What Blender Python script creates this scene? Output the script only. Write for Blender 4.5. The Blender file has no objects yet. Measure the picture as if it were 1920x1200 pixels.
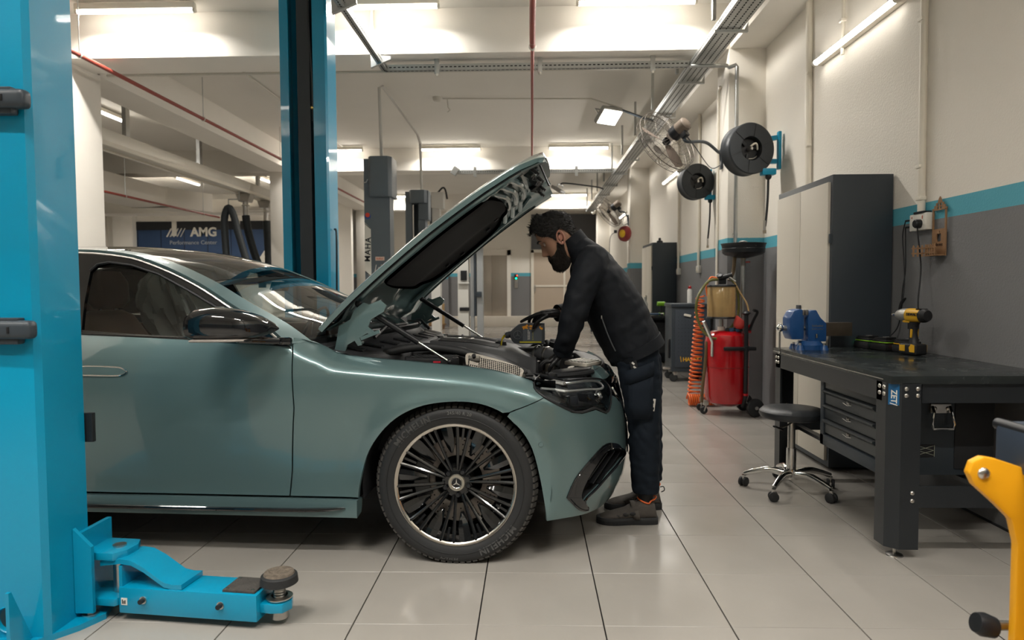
import bpy, bmesh, math, random
import numpy as np
from mathutils import Vector, Matrix, Euler
from mathutils.geometry import delaunay_2d_cdt
random.seed(7)
PI = math.pi
scene = bpy.context.scene
COL = scene.collection
T = 0.455                       # floor tile pitch in metres
CAM_H = 2.6728 * T
TX0, TY0 = -0.434057 * T, 5.29416 * T
# ---------------------------------------------------------------- camera
F_PX, PITCH, YAW, ROLL = 1277.756, 0.0462616, 0.0283524, 0.00536
cam_d = bpy.data.cameras.new('camera'); cam = bpy.data.objects.new('camera', cam_d); COL.objects.link(cam)
cam_d.sensor_width = 36.0; cam_d.lens = 36.0 * F_PX / 1920.0; cam_d.clip_start = 0.05
cam.matrix_world = (Matrix.Translation((0, 0, CAM_H)) @ Matrix.Rotation(YAW, 4, 'Z') @
                    Matrix.Rotation(PI / 2 - PITCH, 4, 'X') @ Matrix.Rotation(-ROLL, 4, 'Z'))
cam_d.dof.use_dof = True; cam_d.dof.focus_distance = 3.4; cam_d.dof.aperture_fstop = 3.2
scene.camera = cam
# ---------------------------------------------------------------- world and exposure
world = bpy.data.worlds.new('world'); scene.world = world; world.use_nodes = True
world.node_tree.nodes['Background'].inputs[0].default_value = (0.9, 0.93, 1, 1)
world.node_tree.nodes['Background'].inputs[1].default_value = 0.0      # closed hall: no sky in view
vs = scene.view_settings
vs.view_transform = 'Standard'; vs.look = 'None'; vs.gamma = 1; vs.exposure = 0.5; vs.use_curve_mapping = False
TUBE_W = 34.0                   # light of one ceiling tube (W)
# ---------------------------------------------------------------- materials
MATS = {}
def mat(name, col=(.5, .5, .5), rough=.5, metal=0., spec=.5, bump=0., bscale=60., var=0., vscale=4., coat=0., emit=0.,
        ecol=None, trans=0., alpha=1., ior=1.45, sub=0., rvar=0., bdet=4.):
    if name in MATS: return MATS[name]
    m = bpy.data.materials.new(name); m.use_nodes = True; MATS[name] = m
    nt = m.node_tree; N = nt.nodes; L = nt.links; b = N['Principled BSDF']
    def I(k, v): b.inputs[k].default_value = v
    I('Base Color', (*col, 1)); I('Roughness', rough); I('Metallic', metal); I('Specular IOR Level', spec); I('IOR', ior)
    I('Coat Weight', coat); I('Coat Roughness', .03); I('Transmission Weight', trans); I('Alpha', alpha)
    if sub: I('Subsurface Weight', sub); I('Subsurface Radius', (.02, .008, .005)); I('Subsurface Scale', 1.0)
    if emit: I('Emission Color', (*(ecol or col), 1)); I('Emission Strength', emit)
    if bump or var or rvar:
        tc = N.new('ShaderNodeTexCoord')
        if var or rvar:
            n = N.new('ShaderNodeTexNoise'); n.inputs['Scale'].default_value = vscale; n.inputs['Detail'].default_value = 6
            L.new(tc.outputs['Object'], n.inputs['Vector'])
        if var:
            mx = N.new('ShaderNodeMix'); mx.data_type = 'RGBA'
            mx.inputs[6].default_value = (*[max(0, c * (1 - var)) for c in col], 1)
            mx.inputs[7].default_value = (*[min(1, c * (1 + var)) for c in col], 1)
            L.new(n.outputs['Fac'], mx.inputs[0]); L.new(mx.outputs[2], b.inputs['Base Color'])
        if rvar:
            mr = N.new('ShaderNodeMapRange'); mr.inputs[1].default_value = .3; mr.inputs[2].default_value = .7
            mr.inputs[3].default_value = max(0, rough - rvar); mr.inputs[4].default_value = min(1, rough + rvar)
            L.new(n.outputs['Fac'], mr.inputs[0]); L.new(mr.outputs[0], b.inputs['Roughness'])
        if bump:
            n2 = N.new('ShaderNodeTexNoise'); n2.inputs['Scale'].default_value = bscale; n2.inputs['Detail'].default_value = bdet
            L.new(tc.outputs['Object'], n2.inputs['Vector'])
            bp = N.new('ShaderNodeBump'); bp.inputs['Strength'].default_value = bump; bp.inputs['Distance'].default_value = .01
            L.new(n2.outputs['Fac'], bp.inputs['Height']); L.new(bp.outputs[0], b.inputs['Normal'])
    return m
def band_mat(name, white, stripe, grey, z0=1.605, z1=1.715, bump=.25, bscale=90):
    m = mat(name, white, .75, bump=bump, bscale=bscale)
    nt = m.node_tree; N = nt.nodes; L = nt.links
    g = N.new('ShaderNodeNewGeometry'); s = N.new('ShaderNodeSeparateXYZ'); L.new(g.outputs['Position'], s.inputs[0])
    r = N.new('ShaderNodeValToRGB'); r.color_ramp.interpolation = 'CONSTANT'
    mr = N.new('ShaderNodeMapRange'); mr.inputs[1].default_value = 0; mr.inputs[2].default_value = 4
    nz = N.new('ShaderNodeTexNoise'); nz.inputs['Scale'].default_value = 14
    ad = N.new('ShaderNodeMath'); ad.operation = 'MULTIPLY_ADD'; ad.inputs[1].default_value = .006
    L.new(nz.outputs['Fac'], ad.inputs[0]); L.new(s.outputs[2], ad.inputs[2]); L.new(ad.outputs[0], mr.inputs[0])
    e = r.color_ramp.elements
    e[0].position = 0; e[0].color = (*grey, 1); e[1].position = (z0 + .003) / 4; e[1].color = (*stripe, 1)
    e2 = e.new((z1 + .003) / 4); e2.color = (*white, 1)
    L.new(mr.outputs[0], r.inputs[0]); L.new(r.outputs[0], N['Principled BSDF'].inputs['Base Color'])
    return m
# ---------------------------------------------------------------- mesh builder
def vec(p): return Vector(p)
def frame(d):
    d = Vector(d).normalized(); a = Vector((0, 0, 1)) if abs(d.z) < .95 else Vector((1, 0, 0))
    u = d.cross(a).normalized(); return u, u.cross(d).normalized(), d      # u, v, d
class B:
    def __init__(s): s.bm = bmesh.new()
    def _face(s, vs):
        try: return s.bm.faces.new(vs)
        except ValueError: return None
    def add(s, verts, faces):
        vs = [s.bm.verts.new(v) for v in verts]
        for f in faces: s._face([vs[i] for i in f])
        return s
    def merge(s, other):
        me = bpy.data.meshes.new('t'); other.to_mesh(me); s.bm.from_mesh(me); bpy.data.meshes.remove(me); other.free(); return s
    def box(s, c, d, rot=None, bev=0., seg=2):
        b = bmesh.new(); bmesh.ops.create_cube(b, size=1); bmesh.ops.scale(b, vec=Vector(d), verts=b.verts)
        if bev: bmesh.ops.bevel(b, geom=list(b.edges), offset=min(bev, min(d) * .49), segments=seg, profile=.6, affect='EDGES', clamp_overlap=True)
        if rot is not None:
            M = rot if isinstance(rot, Matrix) else Euler(rot).to_matrix()
            bmesh.ops.rotate(b, cent=(0, 0, 0), matrix=M.to_3x3(), verts=b.verts)
        bmesh.ops.translate(b, vec=Vector(c), verts=b.verts); return s.merge(b)
    def box2(s, a, b, bev=0., seg=2):
        a, b = Vector(a), Vector(b); d = b - a
        return s.box((a + b) / 2, [max(abs(x), 1e-4) for x in d], None, bev, seg)
    def beam(s, p0, p1, w, h, bev=0., up=(0, 0, 1)):
        p0, p1 = Vector(p0), Vector(p1); d = (p1 - p0); l = d.length; d = d / l; up = Vector(up)
        x = up.cross(d)
        if x.length < 1e-4: x = Vector((1, 0, 0)).cross(d)
        x.normalize(); z = d.cross(x)
        M = Matrix((x, d, z)).transposed()
        return s.box((p0 + p1) / 2, (w, l, h), M, bev)
    def cyl(s, p0, p1, r, r2=None, n=16, cap=True):
        p0, p1 = Vector(p0), Vector(p1); r2 = r if r2 is None else r2; u, v, d = frame(p1 - p0)
        cs = [(math.cos(2 * PI * i / n), math.sin(2 * PI * i / n)) for i in range(n)]
        V = [p0 + r * (c * u + k * v) for c, k in cs] + [p1 + r2 * (c * u + k * v) for c, k in cs]
        Fs = [(i, i + n, (i + 1) % n + n, (i + 1) % n) for i in range(n)]
        if cap: Fs += [tuple(range(n)), tuple(range(2 * n - 1, n - 1, -1))]
        return s.add(V, Fs)
    def tube(s, pts, r, n=8, closed=False, cap=True):
        pts = [Vector(p) for p in pts]; m = len(pts); rs = [float(q) for q in r] if isinstance(r, (list, tuple)) else [r] * m
        V = []; Fs = []; pu = None
        for i, p in enumerate(pts):
            if closed: d = pts[(i + 1) % m] - pts[i - 1]
            else: d = pts[min(i + 1, m - 1)] - pts[max(i - 1, 0)]
            if d.length < 1e-9: d = Vector((0, 0, 1))
            d.normalize()
            if pu is None: u = frame(d)[0]
            else:
                u = pu - d * pu.dot(d)
                u = u.normalized() if u.length > 1e-6 else frame(d)[0]
            v = d.cross(u); pu = u
            V += [p + rs[i] * (math.cos(2 * PI * k / n) * u + math.sin(2 * PI * k / n) * v) for k in range(n)]
        for i in range(m if closed else m - 1):
            a, b = i * n, ((i + 1) % m) * n
            Fs += [(a + k, a + (k + 1) % n, b + (k + 1) % n, b + k) for k in range(n)]
        if cap and not closed: Fs += [tuple(range(n - 1, -1, -1)), tuple(range((m - 1) * n, m * n))]
        return s.add(V, Fs)
    def lathe(s, prof, o=(0, 0, 0), axis=(0, 0, 1), n=32, arc=2 * PI, u=None, closed_prof=False):
        o = Vector(o); a = Vector(axis).normalized(); U, W, _ = frame(a)
        if u is not None: U = Vector(u).normalized(); W = a.cross(U)
        full = abs(arc - 2 * PI) < 1e-6; k = n if full else n + 1; m = len(prof); V = []; Fs = []
        for j in range(k):
            t = arc * j / n; e = math.cos(t) * U + math.sin(t) * W
            V += [o + r * e + h * a for r, h in prof]
        for j in range(n):
            a0, b0 = j * m, ((j + 1) % k) * m
            for i in range(m if closed_prof else m - 1):
                i2 = (i + 1) % m
                Fs.append((a0 + i, b0 + i, b0 + i2, a0 + i2))
        b = bmesh.new(); vs = [b.verts.new(v) for v in V]
        for f in Fs:
            try: b.faces.new([vs[i] for i in f])
            except ValueError: pass
        bmesh.ops.remove_doubles(b, verts=b.verts, dist=1e-6)
        return s.merge(b)
    def prism(s, poly, o, ux, uy, depth, bev=0.):
        """polygon (2-D) in plane o + x*ux + y*uy, extruded by the vector depth"""
        o, ux, uy, dp = Vector(o), Vector(ux), Vector(uy), Vector(depth); b = bmesh.new()
        lo = [b.verts.new(o + ux * x + uy * y) for x, y in poly]; hi = [b.verts.new(v.co + dp) for v in lo]; n = len(poly)
        b.faces.new(lo); b.faces.new(hi[::-1])
        for i in range(n): b.faces.new((lo[i], lo[(i + 1) % n], hi[(i + 1) % n], hi[i]))
        bmesh.ops.recalc_face_normals(b, faces=b.faces)
        if bev: bmesh.ops.bevel(b, geom=list(b.edges), offset=bev, segments=2, profile=.6, affect='EDGES', clamp_overlap=True)
        return s.merge(b)
    def sphere(s, c, r, sc=(1, 1, 1), n=16, rot=None):
        b = bmesh.new(); bmesh.ops.create_uvsphere(b, u_segments=n, v_segments=max(6, n * 2 // 3), radius=r)
        bmesh.ops.scale(b, vec=Vector(sc), verts=b.verts)
        if rot is not None: bmesh.ops.rotate(b, cent=(0, 0, 0), matrix=Euler(rot).to_matrix(), verts=b.verts)
        bmesh.ops.translate(b, vec=Vector(c), verts=b.verts); return s.merge(b)
    def rings(s, rings, cap=True, closed=False):
        n = len(rings[0]); V = [p for r in rings for p in r]; m = len(rings); Fs = []
        for i in range(m if closed else m - 1):
            a, b = i * n, ((i + 1) % m) * n
            Fs += [(a + k, a + (k + 1) % n, b + (k + 1) % n, b + k) for k in range(n)]
        if cap and not closed: Fs += [tuple(range(n - 1, -1, -1)), tuple(range((m - 1) * n, m * n))]
        return s.add(V, Fs)
    def sheet(s, rows):
        m, n = len(rows), len(rows[0])
        return s.add([p for r in rows for p in r], [(i * n + k, i * n + k + 1, (i + 1) * n + k + 1, (i + 1) * n + k) for i in range(m - 1) for k in range(n - 1)])
    def xf(s, M): bmesh.ops.transform(s.bm, matrix=M, verts=s.bm.verts); return s
    def mesh(s, name, smooth=40, fix=True):
        bm = s.bm
        if fix: bmesh.ops.recalc_face_normals(bm, faces=bm.faces)
        lim = math.radians(smooth)
        for f in bm.faces: f.smooth = smooth > 0
        for e in bm.edges:
            if len(e.link_faces) == 2: e.smooth = e.calc_face_angle(0) < lim
        me = bpy.data.meshes.new(name); bm.to_mesh(me); bm.free(); return me
    def build(s, name, m, parent=None, smooth=40, fix=True):
        me = s.mesh(name, smooth, fix); me.materials.append(m)
        return link(name, me, parent)
def link(name, me, parent=None):
    o = bpy.data.objects.new(name, me); COL.objects.link(o)
    if parent is not None: o.parent = parent
    return o
def tag(o, label=None, cat=None, group=None, kind=None):
    if label: o['label'] = label
    if cat: o['category'] = cat
    if group: o['group'] = group
    if kind: o['kind'] = kind
    return o
def thing(name, label, cat, loc=(0, 0, 0), rz=0., group=None):
    o = bpy.data.objects.new(name, None); COL.objects.link(o); o.location = loc; o.rotation_euler = (0, 0, rz); o.empty_display_size = .05
    return tag(o, label, cat, group)
def struct(o): o['kind'] = 'structure'; return o
def copy_tree(o, parent=None):
    c = o.copy(); COL.objects.link(c)
    if parent is not None: c.parent = parent
    for ch in list(o.children): copy_tree(ch, c)
    return c
def text_bm(body, size=1., extrude=.001, align='CENTER', shear=0., spacing=1., bold=0.):
    cu = bpy.data.curves.new('t', 'FONT'); cu.body = body; cu.size = size; cu.extrude = extrude; cu.align_x = align; cu.align_y = 'CENTER'
    cu.shear = shear; cu.space_character = spacing; cu.offset = bold; cu.resolution_u = 3
    o = bpy.data.objects.new('t', cu); COL.objects.link(o); dg = bpy.context.evaluated_depsgraph_get()
    me = bpy.data.meshes.new_from_object(o.evaluated_get(dg)); bpy.data.objects.remove(o); bpy.data.curves.remove(cu)
    b = B(); b.bm.from_mesh(me); bpy.data.meshes.remove(me); return b
def text(body, o, ux, uy, size, m, parent=None, name='lettering', **kw):
    ux, uy = Vector(ux).normalized(), Vector(uy).normalized(); b = text_bm(body, size, **kw)
    M = Matrix((ux, uy, ux.cross(uy))).transposed().to_4x4(); M.translation = Vector(o); b.xf(M)
    return b.build(name, m, parent, 0, fix=False)
def marks(o, ux, uy, w, h, m, parent, name='worn_print', n=6, th=.0008):
    """print too small to read: a row of little upright dashes, w wide and h high, centred on o"""
    o, ux, uy = Vector(o), Vector(ux).normalized(), Vector(uy).normalized(); x = B(); st = w / n
    for k in range(n):
        q = h * (1, .7, .85, 1, .6, .8)[k % 6]; a = -w / 2 + k * st
        x.prism([(a, -h / 2), (a + st * .62, -h / 2), (a + st * .62, -h / 2 + q), (a, -h / 2 + q)], o, ux, uy, ux.cross(uy) * th)
    return tag(x.build(name, m, parent, 0), kind='stuff')
def catmull(pts, n=8, closed=False):
    pts = [Vector(p) for p in pts]; m = len(pts); out = []
    for i in range(m if closed else m - 1):
        if closed: a, b, c, d = pts[i - 1], pts[i], pts[(i + 1) % m], pts[(i + 2) % m]
        else: a, b, c, d = pts[max(i - 1, 0)], pts[i], pts[i + 1], pts[min(i + 2, m - 1)]
        for k in range(n):
            t = k / n
            out.append(.5 * ((2 * b) + (c - a) * t + (2 * a - 5 * b + 4 * c - d) * t * t + (3 * b - a - 3 * c + d) * t ** 3))
    if not closed: out.append(pts[-1])
    return out
def interp(x, xs, ys): return float(np.interp(x, xs, ys))
def smooth_interp(xs, ys):
    """C1 interpolation through the points (cubic Hermite with clamped slopes)"""
    xs = list(xs); ys = list(ys); n = len(xs); d = [(ys[i + 1] - ys[i]) / (xs[i + 1] - xs[i]) for i in range(n - 1)]
    m = [d[0]] + [0 if d[i - 1] * d[i] <= 0 else 2 * d[i - 1] * d[i] / (d[i - 1] + d[i]) for i in range(1, n - 1)] + [d[-1]]
    def f(x):
        if x <= xs[0]: return ys[0] + m[0] * (x - xs[0])
        if x >= xs[-1]: return ys[-1] + m[-1] * (x - xs[-1])
        i = max(j for j in range(n - 1) if xs[j] <= x); h = xs[i + 1] - xs[i]; t = (x - xs[i]) / h
        return ((1 + 2 * t) * (1 - t) ** 2 * ys[i] + t * (1 - t) ** 2 * h * m[i] + t * t * (3 - 2 * t) * ys[i + 1] + t * t * (t - 1) * h * m[i + 1])
    return f
def cut(o, cutter):
    """cut a real opening into the mesh object o with the closed shape cutter (in o's own space)"""
    bmesh.ops.recalc_face_normals(cutter.bm, faces=cutter.bm.faces); me = bpy.data.meshes.new('c'); cutter.bm.to_mesh(me); cutter.bm.free()
    c = bpy.data.objects.new('c', me); COL.objects.link(c); par = o.parent; o.parent = None; md = o.modifiers.new('b', 'BOOLEAN'); md.object = c; md.operation = 'DIFFERENCE'; md.solver = 'EXACT'
    dg = bpy.context.evaluated_depsgraph_get(); dg.update(); m2 = bpy.data.meshes.new_from_object(o.evaluated_get(dg)); o.modifiers.remove(md); bpy.data.objects.remove(c); bpy.data.meshes.remove(me)
    for p in m2.polygons: p.use_smooth = False
    m2.name = o.name; o.data = m2; o.parent = par; return o
def area_light(name, loc, sx, sy, power, rot=(0, 0, 0), col=(1, .96, .90), spread=150):
    l = bpy.data.lights.new(name, 'AREA'); l.shape = 'RECTANGLE'; l.size = sx; l.size_y = sy; l.energy = power; l.color = col; l.spread = math.radians(spread)
    o = bpy.data.objects.new(name, l); COL.objects.link(o); o.location = loc; o.rotation_euler = rot; return o
# palette
CREAM = (.82, .775, .695); STRIPE = (.10, .40, .50); GREY = (.20, .20, .205)
M_wall = band_mat('wall_paint', CREAM, STRIPE, GREY)
M_white = mat('white_plaster', (.82, .78, .71), .75, bump=.12, bscale=70, var=.03)
M_ceil = mat('ceiling_paint', (.76, .73, .67), .8, var=.05, vscale=1.2)
M_galv = mat('galvanised_steel', (.46, .47, .46), .38, 1., var=.12, vscale=20)
M_blue = mat('lift_blue', (.0, .26, .44), .30, coat=.5, bump=.05, bscale=220, var=.05, vscale=2)
M_black = mat('black_plastic', (.012, .013, .015), .38)
M_blackm = mat('black_matt', (.015, .016, .018), .75)
M_rubber = mat('rubber', (.018, .019, .020), .6, bump=.1, bscale=200)
M_chrome = mat('chrome', (.72, .72, .70), .12, 1.)
M_steel = mat('brushed_steel', (.55, .53, .50), .3, 1., var=.1, vscale=12)
M_bolt = mat('zinc_bolt', (.6, .58, .54), .3, 1.)
M_slate = mat('slate_grey_powder_coat', (.035, .045, .055), .42, bump=.03, bscale=300)
M_tube = mat('tube_glow', (1, .95, .86), .4, emit=13., ecol=(1, .95, .87))
M_pvc = mat('cream_pvc', (.78, .73, .63), .45)
def thin_glass(name, tint, refl=1.0, ior=1.5):
    """a pane without thickness: light passes straight through, the surface mirrors by Fresnel"""
    m = bpy.data.materials.new(name); m.use_nodes = True; MATS[name] = m; N = m.node_tree.nodes; L = m.node_tree.links
    N.remove(N['Principled BSDF']); tr = N.new('ShaderNodeBsdfTransparent'); tr.inputs[0].default_value = (*tint, 1); gl = N.new('ShaderNodeBsdfGlossy'); gl.inputs['Roughness'].default_value = .01
    fr = N.new('ShaderNodeFresnel'); fr.inputs[0].default_value = ior; mu = N.new('ShaderNodeMath'); mu.operation = 'MULTIPLY'; mu.inputs[1].default_value = refl; mu.use_clamp = True
    mx = N.new('ShaderNodeMixShader'); L.new(fr.outputs[0], mu.inputs[0]); L.new(mu.outputs[0], mx.inputs[0]); L.new(tr.outputs[0], mx.inputs[1]); L.new(gl.outputs[0], mx.inputs[2])
    L.new(mx.outputs[0], N['Material Output'].inputs[0]); return m
M_glass = thin_glass('clear_glass', (.95, .96, .95))
# ================================================================ ROOM
XW = 2.36; XL = -14.0; YB = 22.0; YN = -4.5; ZC = 4.05; ZB = 3.60
# floor slab with tiles
fl = struct(B().box2((XL - .3, YN - .3, -.2), (XW + .3, YB + .3, -.012)).build('floor', mat('grout', (.02, .02, .02), .9)))
M_tile = mat('porcelain_tile', (.325, .305, .275), .22, var=.12, vscale=2.2, rvar=.07, bump=.012, bscale=25)
tb = B(); tb.box((T / 2, T / 2, -.004), (T - .005, T - .0022, .008), bev=.0009, seg=1); tile_me = tb.mesh('tile', 30); tile_me.materials.append(M_tile)
i0, i1 = math.floor((XL - TX0) / T), math.ceil((XW - TX0) / T); j0, j1 = math.floor((YN - TY0) / T), math.ceil((YB - TY0) / T)
cells = []
Mi = cam.matrix_world.inverted()
for i in range(i0, i1):
    for j in range(j0, j1):
        c = Vector(((i + .5) * T + TX0, (j + .5) * T + TY0, 0)); q = Mi @ c
        vis = q.z < -.3 and abs(q.x / -q.z) * F_PX < 1010 and abs(q.y / -q.z) * F_PX < 680 and c.x < XW
        cells.append((0 if vis else 1, c.length, i, j))
cells.sort()
for n, (v, d, i, j) in enumerate(cells[:300]):
    o = link('floor_tile', tile_me, fl); o.location = (i * T + TX0, j * T + TY0, 0)
V = []; Fs = []
for v, d, i, j in cells[300:]:
    x, y = i * T + TX0 + .002, j * T + TY0 + .0011; k = len(V)
    V += [(x, y, 0), (x + T - .004, y, 0), (x + T - .004, y + T - .0022, 0), (x, y + T - .0022, 0)]; Fs.append((k, k + 1, k + 2, k + 3))
tag(B().add(V, Fs).build('floor_tile_field', M_tile, fl, 0), kind='stuff')
# ceiling and beams
struct(B().box2((XL - .3, YN - .3, ZC), (XW + .3, YB + .3, ZC + .2)).build('ceiling', M_ceil))
for k, (ya, yb) in enumerate(((.1, .6), (7.0, 7.5), (13.8, 14.3), (20.6, 21.1))):
    struct(B().box2((XL, ya, ZB), (XW, yb, ZC + .02), bev=.012).build('trim_%d' % (k + 1), M_white))
struct(B().box2((-5.3, YN, ZB + .002), (-4.8, YB, ZC + .02), bev=.012).build('trim_5', M_white))
struct(B().box2((2.0, YN, ZB + .004), (XW + .05, YB, ZC + .02), bev=.012).build('trim_6', M_white))
for k, y in enumerate((-.0, 7.0, 13.8, 20.6)):
    struct(B().box2((-5.3, y, 0), (-4.8, y + .6, ZC), bev=.012).build('wall_column_left' if k == 0 else 'wall_column_left.%03d' % k, M_white))
    struct(B().box2((1.99, y, 0), (XW + .05, y + .42, ZC), bev=.01).build('wall_pilaster_right', M_wall))
# walls
struct(B().box2((XW, YN, 0), (XW + .2, YB, ZC + .1)).build('wall_right', M_wall))
struct(B().box2((XL, YB, 0), (XW, YB + .2, ZC + .1)).build('wall_back', M_wall))
struct(B().box2((XL - .2, YN, 0), (XL, YB, ZC + .1)).build('wall_left', M_wall))
struct(B().box2((XL, YN - .2, 0), (XW, YN, ZC + .1)).build('wall_front', M_wall))
struct(B().box2((-2.6, 21.55, 0), (XW, YB, .33), bev=.01).build('floor_plinth', mat('pale_concrete', (.62, .57, .49), .7, var=.08)))
# baseboard strip on the right wall
struct(B().box2((XW - .012, YN, 0), (XW + .01, YB, .008)).build('baseboard_right', M_blackm))
# oblique dark partition far behind
M_part = mat('partition_paint', GREY, .75, bump=.25, bscale=90)
struct(B().box2((-5.2, 21.9, 0), (-2.66, 22.02, 1.76)).build('wall_partition', M_part)); struct(B().prism([(-4.6, 1.02), (-2.67, 1.55), (-2.67, 1.72), (-4.6, 1.12)], (0, 21.9, 0), (1, 0, 0), (0, 0, 1), (0, -.012, 0)).build('trim_7', mat('stripe_blue', STRIPE, .6)))
# lift doors on the back wall
M_sst = mat('stainless_door', (.46, .42, .37), .3, 1., var=.05, vscale=1.4)
def YBp(px, y=YB): return (px - 996) / F_PX * y
t = struct(thing('door_1', None, None, (YBp(922), YB, .33)))
for s in (-1, 1):
    B().box2((s * .003, -.03, 0), (s * .50, .02, 1.95), bev=.004).build('door_panel', M_sst, t)
B().box2((-.62, -.06, 0), (-.5, .03, 2.12)).build('door_jamb', M_white, t); B().box2((.5, -.06, 0), (.62, .03, 2.12)).build('door_jamb', M_white, t)
B().box2((-.62, -.06, 1.95), (.62, .03, 2.15)).build('door_header', mat('plastic_film', (.75, .70, .62), .3, bump=.5, bscale=25), t)
# tan double door with white frame and dark panel above
t = struct(thing('door_2', None, None, (YBp(1058), YB, .33)))
M_tan = mat('tan_door', (.50, .41, .32), .6)
B().box2((-1.06, -.05, 2.12), (1.06, .0, 3.25)).build('transom_panel', mat('dark_grey_panel', (.12, .12, .125), .6), t)
for s in (-1, 1):
    B().box2((s * .03, -.04, 0), (s * .98, .0, 2.03)).build('door_leaf', M_tan, t)
    B().box2((s * .98, -.07, 0), (s * 1.07, .0, 2.12)).build('door_frame', M_pvc, t)
    B().box2((s * .02, -.06, .93), (s * .98, -.03, .99)).build('door_rail', M_pvc, t)
    B().box2((s * .93, -.08, .78), (s * .965, -.05, 1.0)).build('door_handle', M_steel, t)
B().box2((-1.07, -.07, 2.03), (1.07, .0, 2.13)).build('door_frame', M_pvc, t); B().box2((-.03, -.07, 0), (.03, .0, 2.05)).build('door_frame', M_pvc, t)
# call button plate beside the lift
t = thing('lift_call_panel', 'steel lift call plate with green and red lights on the grey back wall', 'call panel', (YBp(968), YB, 1.45))
B().box2((-.055, -.03, -.22), (.055, 0, .22), bev=.006).build('plate', M_steel, t)
B().box2((-.055, -.036, .05), (.055, -.028, .22)).build('display', M_black, t)
B().sphere((.0, -.04, .09), .03).build('green_light', mat('green_led', (.0, .8, .3), .4, emit=3, ecol=(0, 1, .4)), t)
B().sphere((.03, -.04, .18), .022).build('red_light', mat('red_led', (.8, .05, .03), .4, emit=2, ecol=(1, .1, .05)), t)
# ---------------------------------------------------------------- lamps
def tube_lamp(x0, x1, y, z, label, group='ceiling tube lamps', power=TUBE_W, along='X', off=None):
    l = abs(x1 - x0); t = thing('tube_lamp' if not off else 'tube_lamp_%s_offscreen' % off, label, 'lamp', ((x0 + x1) / 2, y, z), 0 if along == 'X' else PI / 2, group)
    B().box2((-l / 2, -.035, .0), (l / 2, .035, .06), bev=.01).build('lamp_body', M_pvc, t)
    B().cyl((-l / 2 + .02, 0, -.015), (l / 2 - .02, 0, -.015), .021, n=12).build('tube' if not off else 'tube_%s_offscreen' % off, M_tube, t)
    for s in (-1, 1): B().cyl((s * (l / 2 - .02), 0, -.015), (s * (l / 2 + .005), 0, -.015), .024, n=12).build('end_cap', M_pvc, t)
    a = area_light('tube_light' if not off else 'tube_light_%s_offscreen' % off, (0, 0, -.045), l - .05, .05, power); a.parent = t
    return t
# the three rows the photograph shows at the beams; on the camera's side, whose lamps streak the car's near flank and light every surface
# that faces us, the matching row at the other end of the car's bay and the next row of the same pitch
ROWS = [(-.18, 'before the entrance beam', ((-4.47, -3.28), (-2.02, -.88), (.45, 1.60))), (.88, 'past the entrance beam', ((-4.47, -3.28), (-2.02, -.88), (.45, 1.60))), (6.72, 'at the near ceiling beam', ((-4.47, -3.28), (-2.02, -.88), (.45, 1.60))),
        (13.53, 'at the second ceiling beam', ((-4.52, -3.32), (-2.19, -.98), (.35, 1.53))), (20.3, 'at the farthest ceiling beam', ((-4.47, -3.28), None, (.52, 1.69)))]
for y, wh, xs in ROWS:
    for x, col, key in zip(xs, ('beside the lengthwise beam', 'above the row of lifts', 'beside the wide cable tray'), ('columns', 'lifts', 'tray')):
        if x: tube_lamp(x[0], x[1], y, ZC - .08, 'white tube lamp %s, %s' % (wh, col), off=None if y > 1 else key + ('_outer' if y < 0 else '_inner'))
for x, y, lab in ((-6.60, 10.5, 'tube lamp on the side bay ceiling above the exhaust rail'), (-6.65, 17.3, 'tube lamp on the side bay ceiling behind the exhaust hoses'),
                  (-8.65, 17.1, 'tube lamp on the side bay ceiling above the banner lettering'), (-10.65, 17.2, 'tube lamp on the side bay ceiling beside the white side pillars')):
    tube_lamp(x - .6, x + .6, y, ZC - .08, lab, 'side bay tube lamps', along='Y')
# wall tube lamps on the right wall
for k, (ya, yb) in enumerate(((4.41, 5.67), (10.75, 12.0), (16.5, 17.8))):
    t = thing('wall_tube_lamp', 'long white tube lamp mounted along the right wall ' + ('above the tall cabinet by the workbench', 'behind the near wall fan', 'behind the far wall fan')[k], 'lamp', (XW, (ya + yb) / 2, 3.02))
    l = yb - ya
    B().box2((-.05, -l / 2, -.02), (.0, l / 2, .03), bev=.006).build('lamp_body', M_pvc, t)
    B().cyl((-.06, -l / 2 + .03, .0), (-.06, l / 2 - .03, .0), .02, n=12).build('tube', M_tube, t)
    for s in (-1, 1): B().cyl((-.06, s * (l / 2 - .03), 0), (-.06, s * l / 2, 0), .025, n=12).build('end_cap', M_pvc, t)
    a = area_light('wall_light', (-.1, 0, -.02), .05, l, TUBE_W * .45, (0, PI / 2 - .5, 0)); a.parent = t
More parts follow.
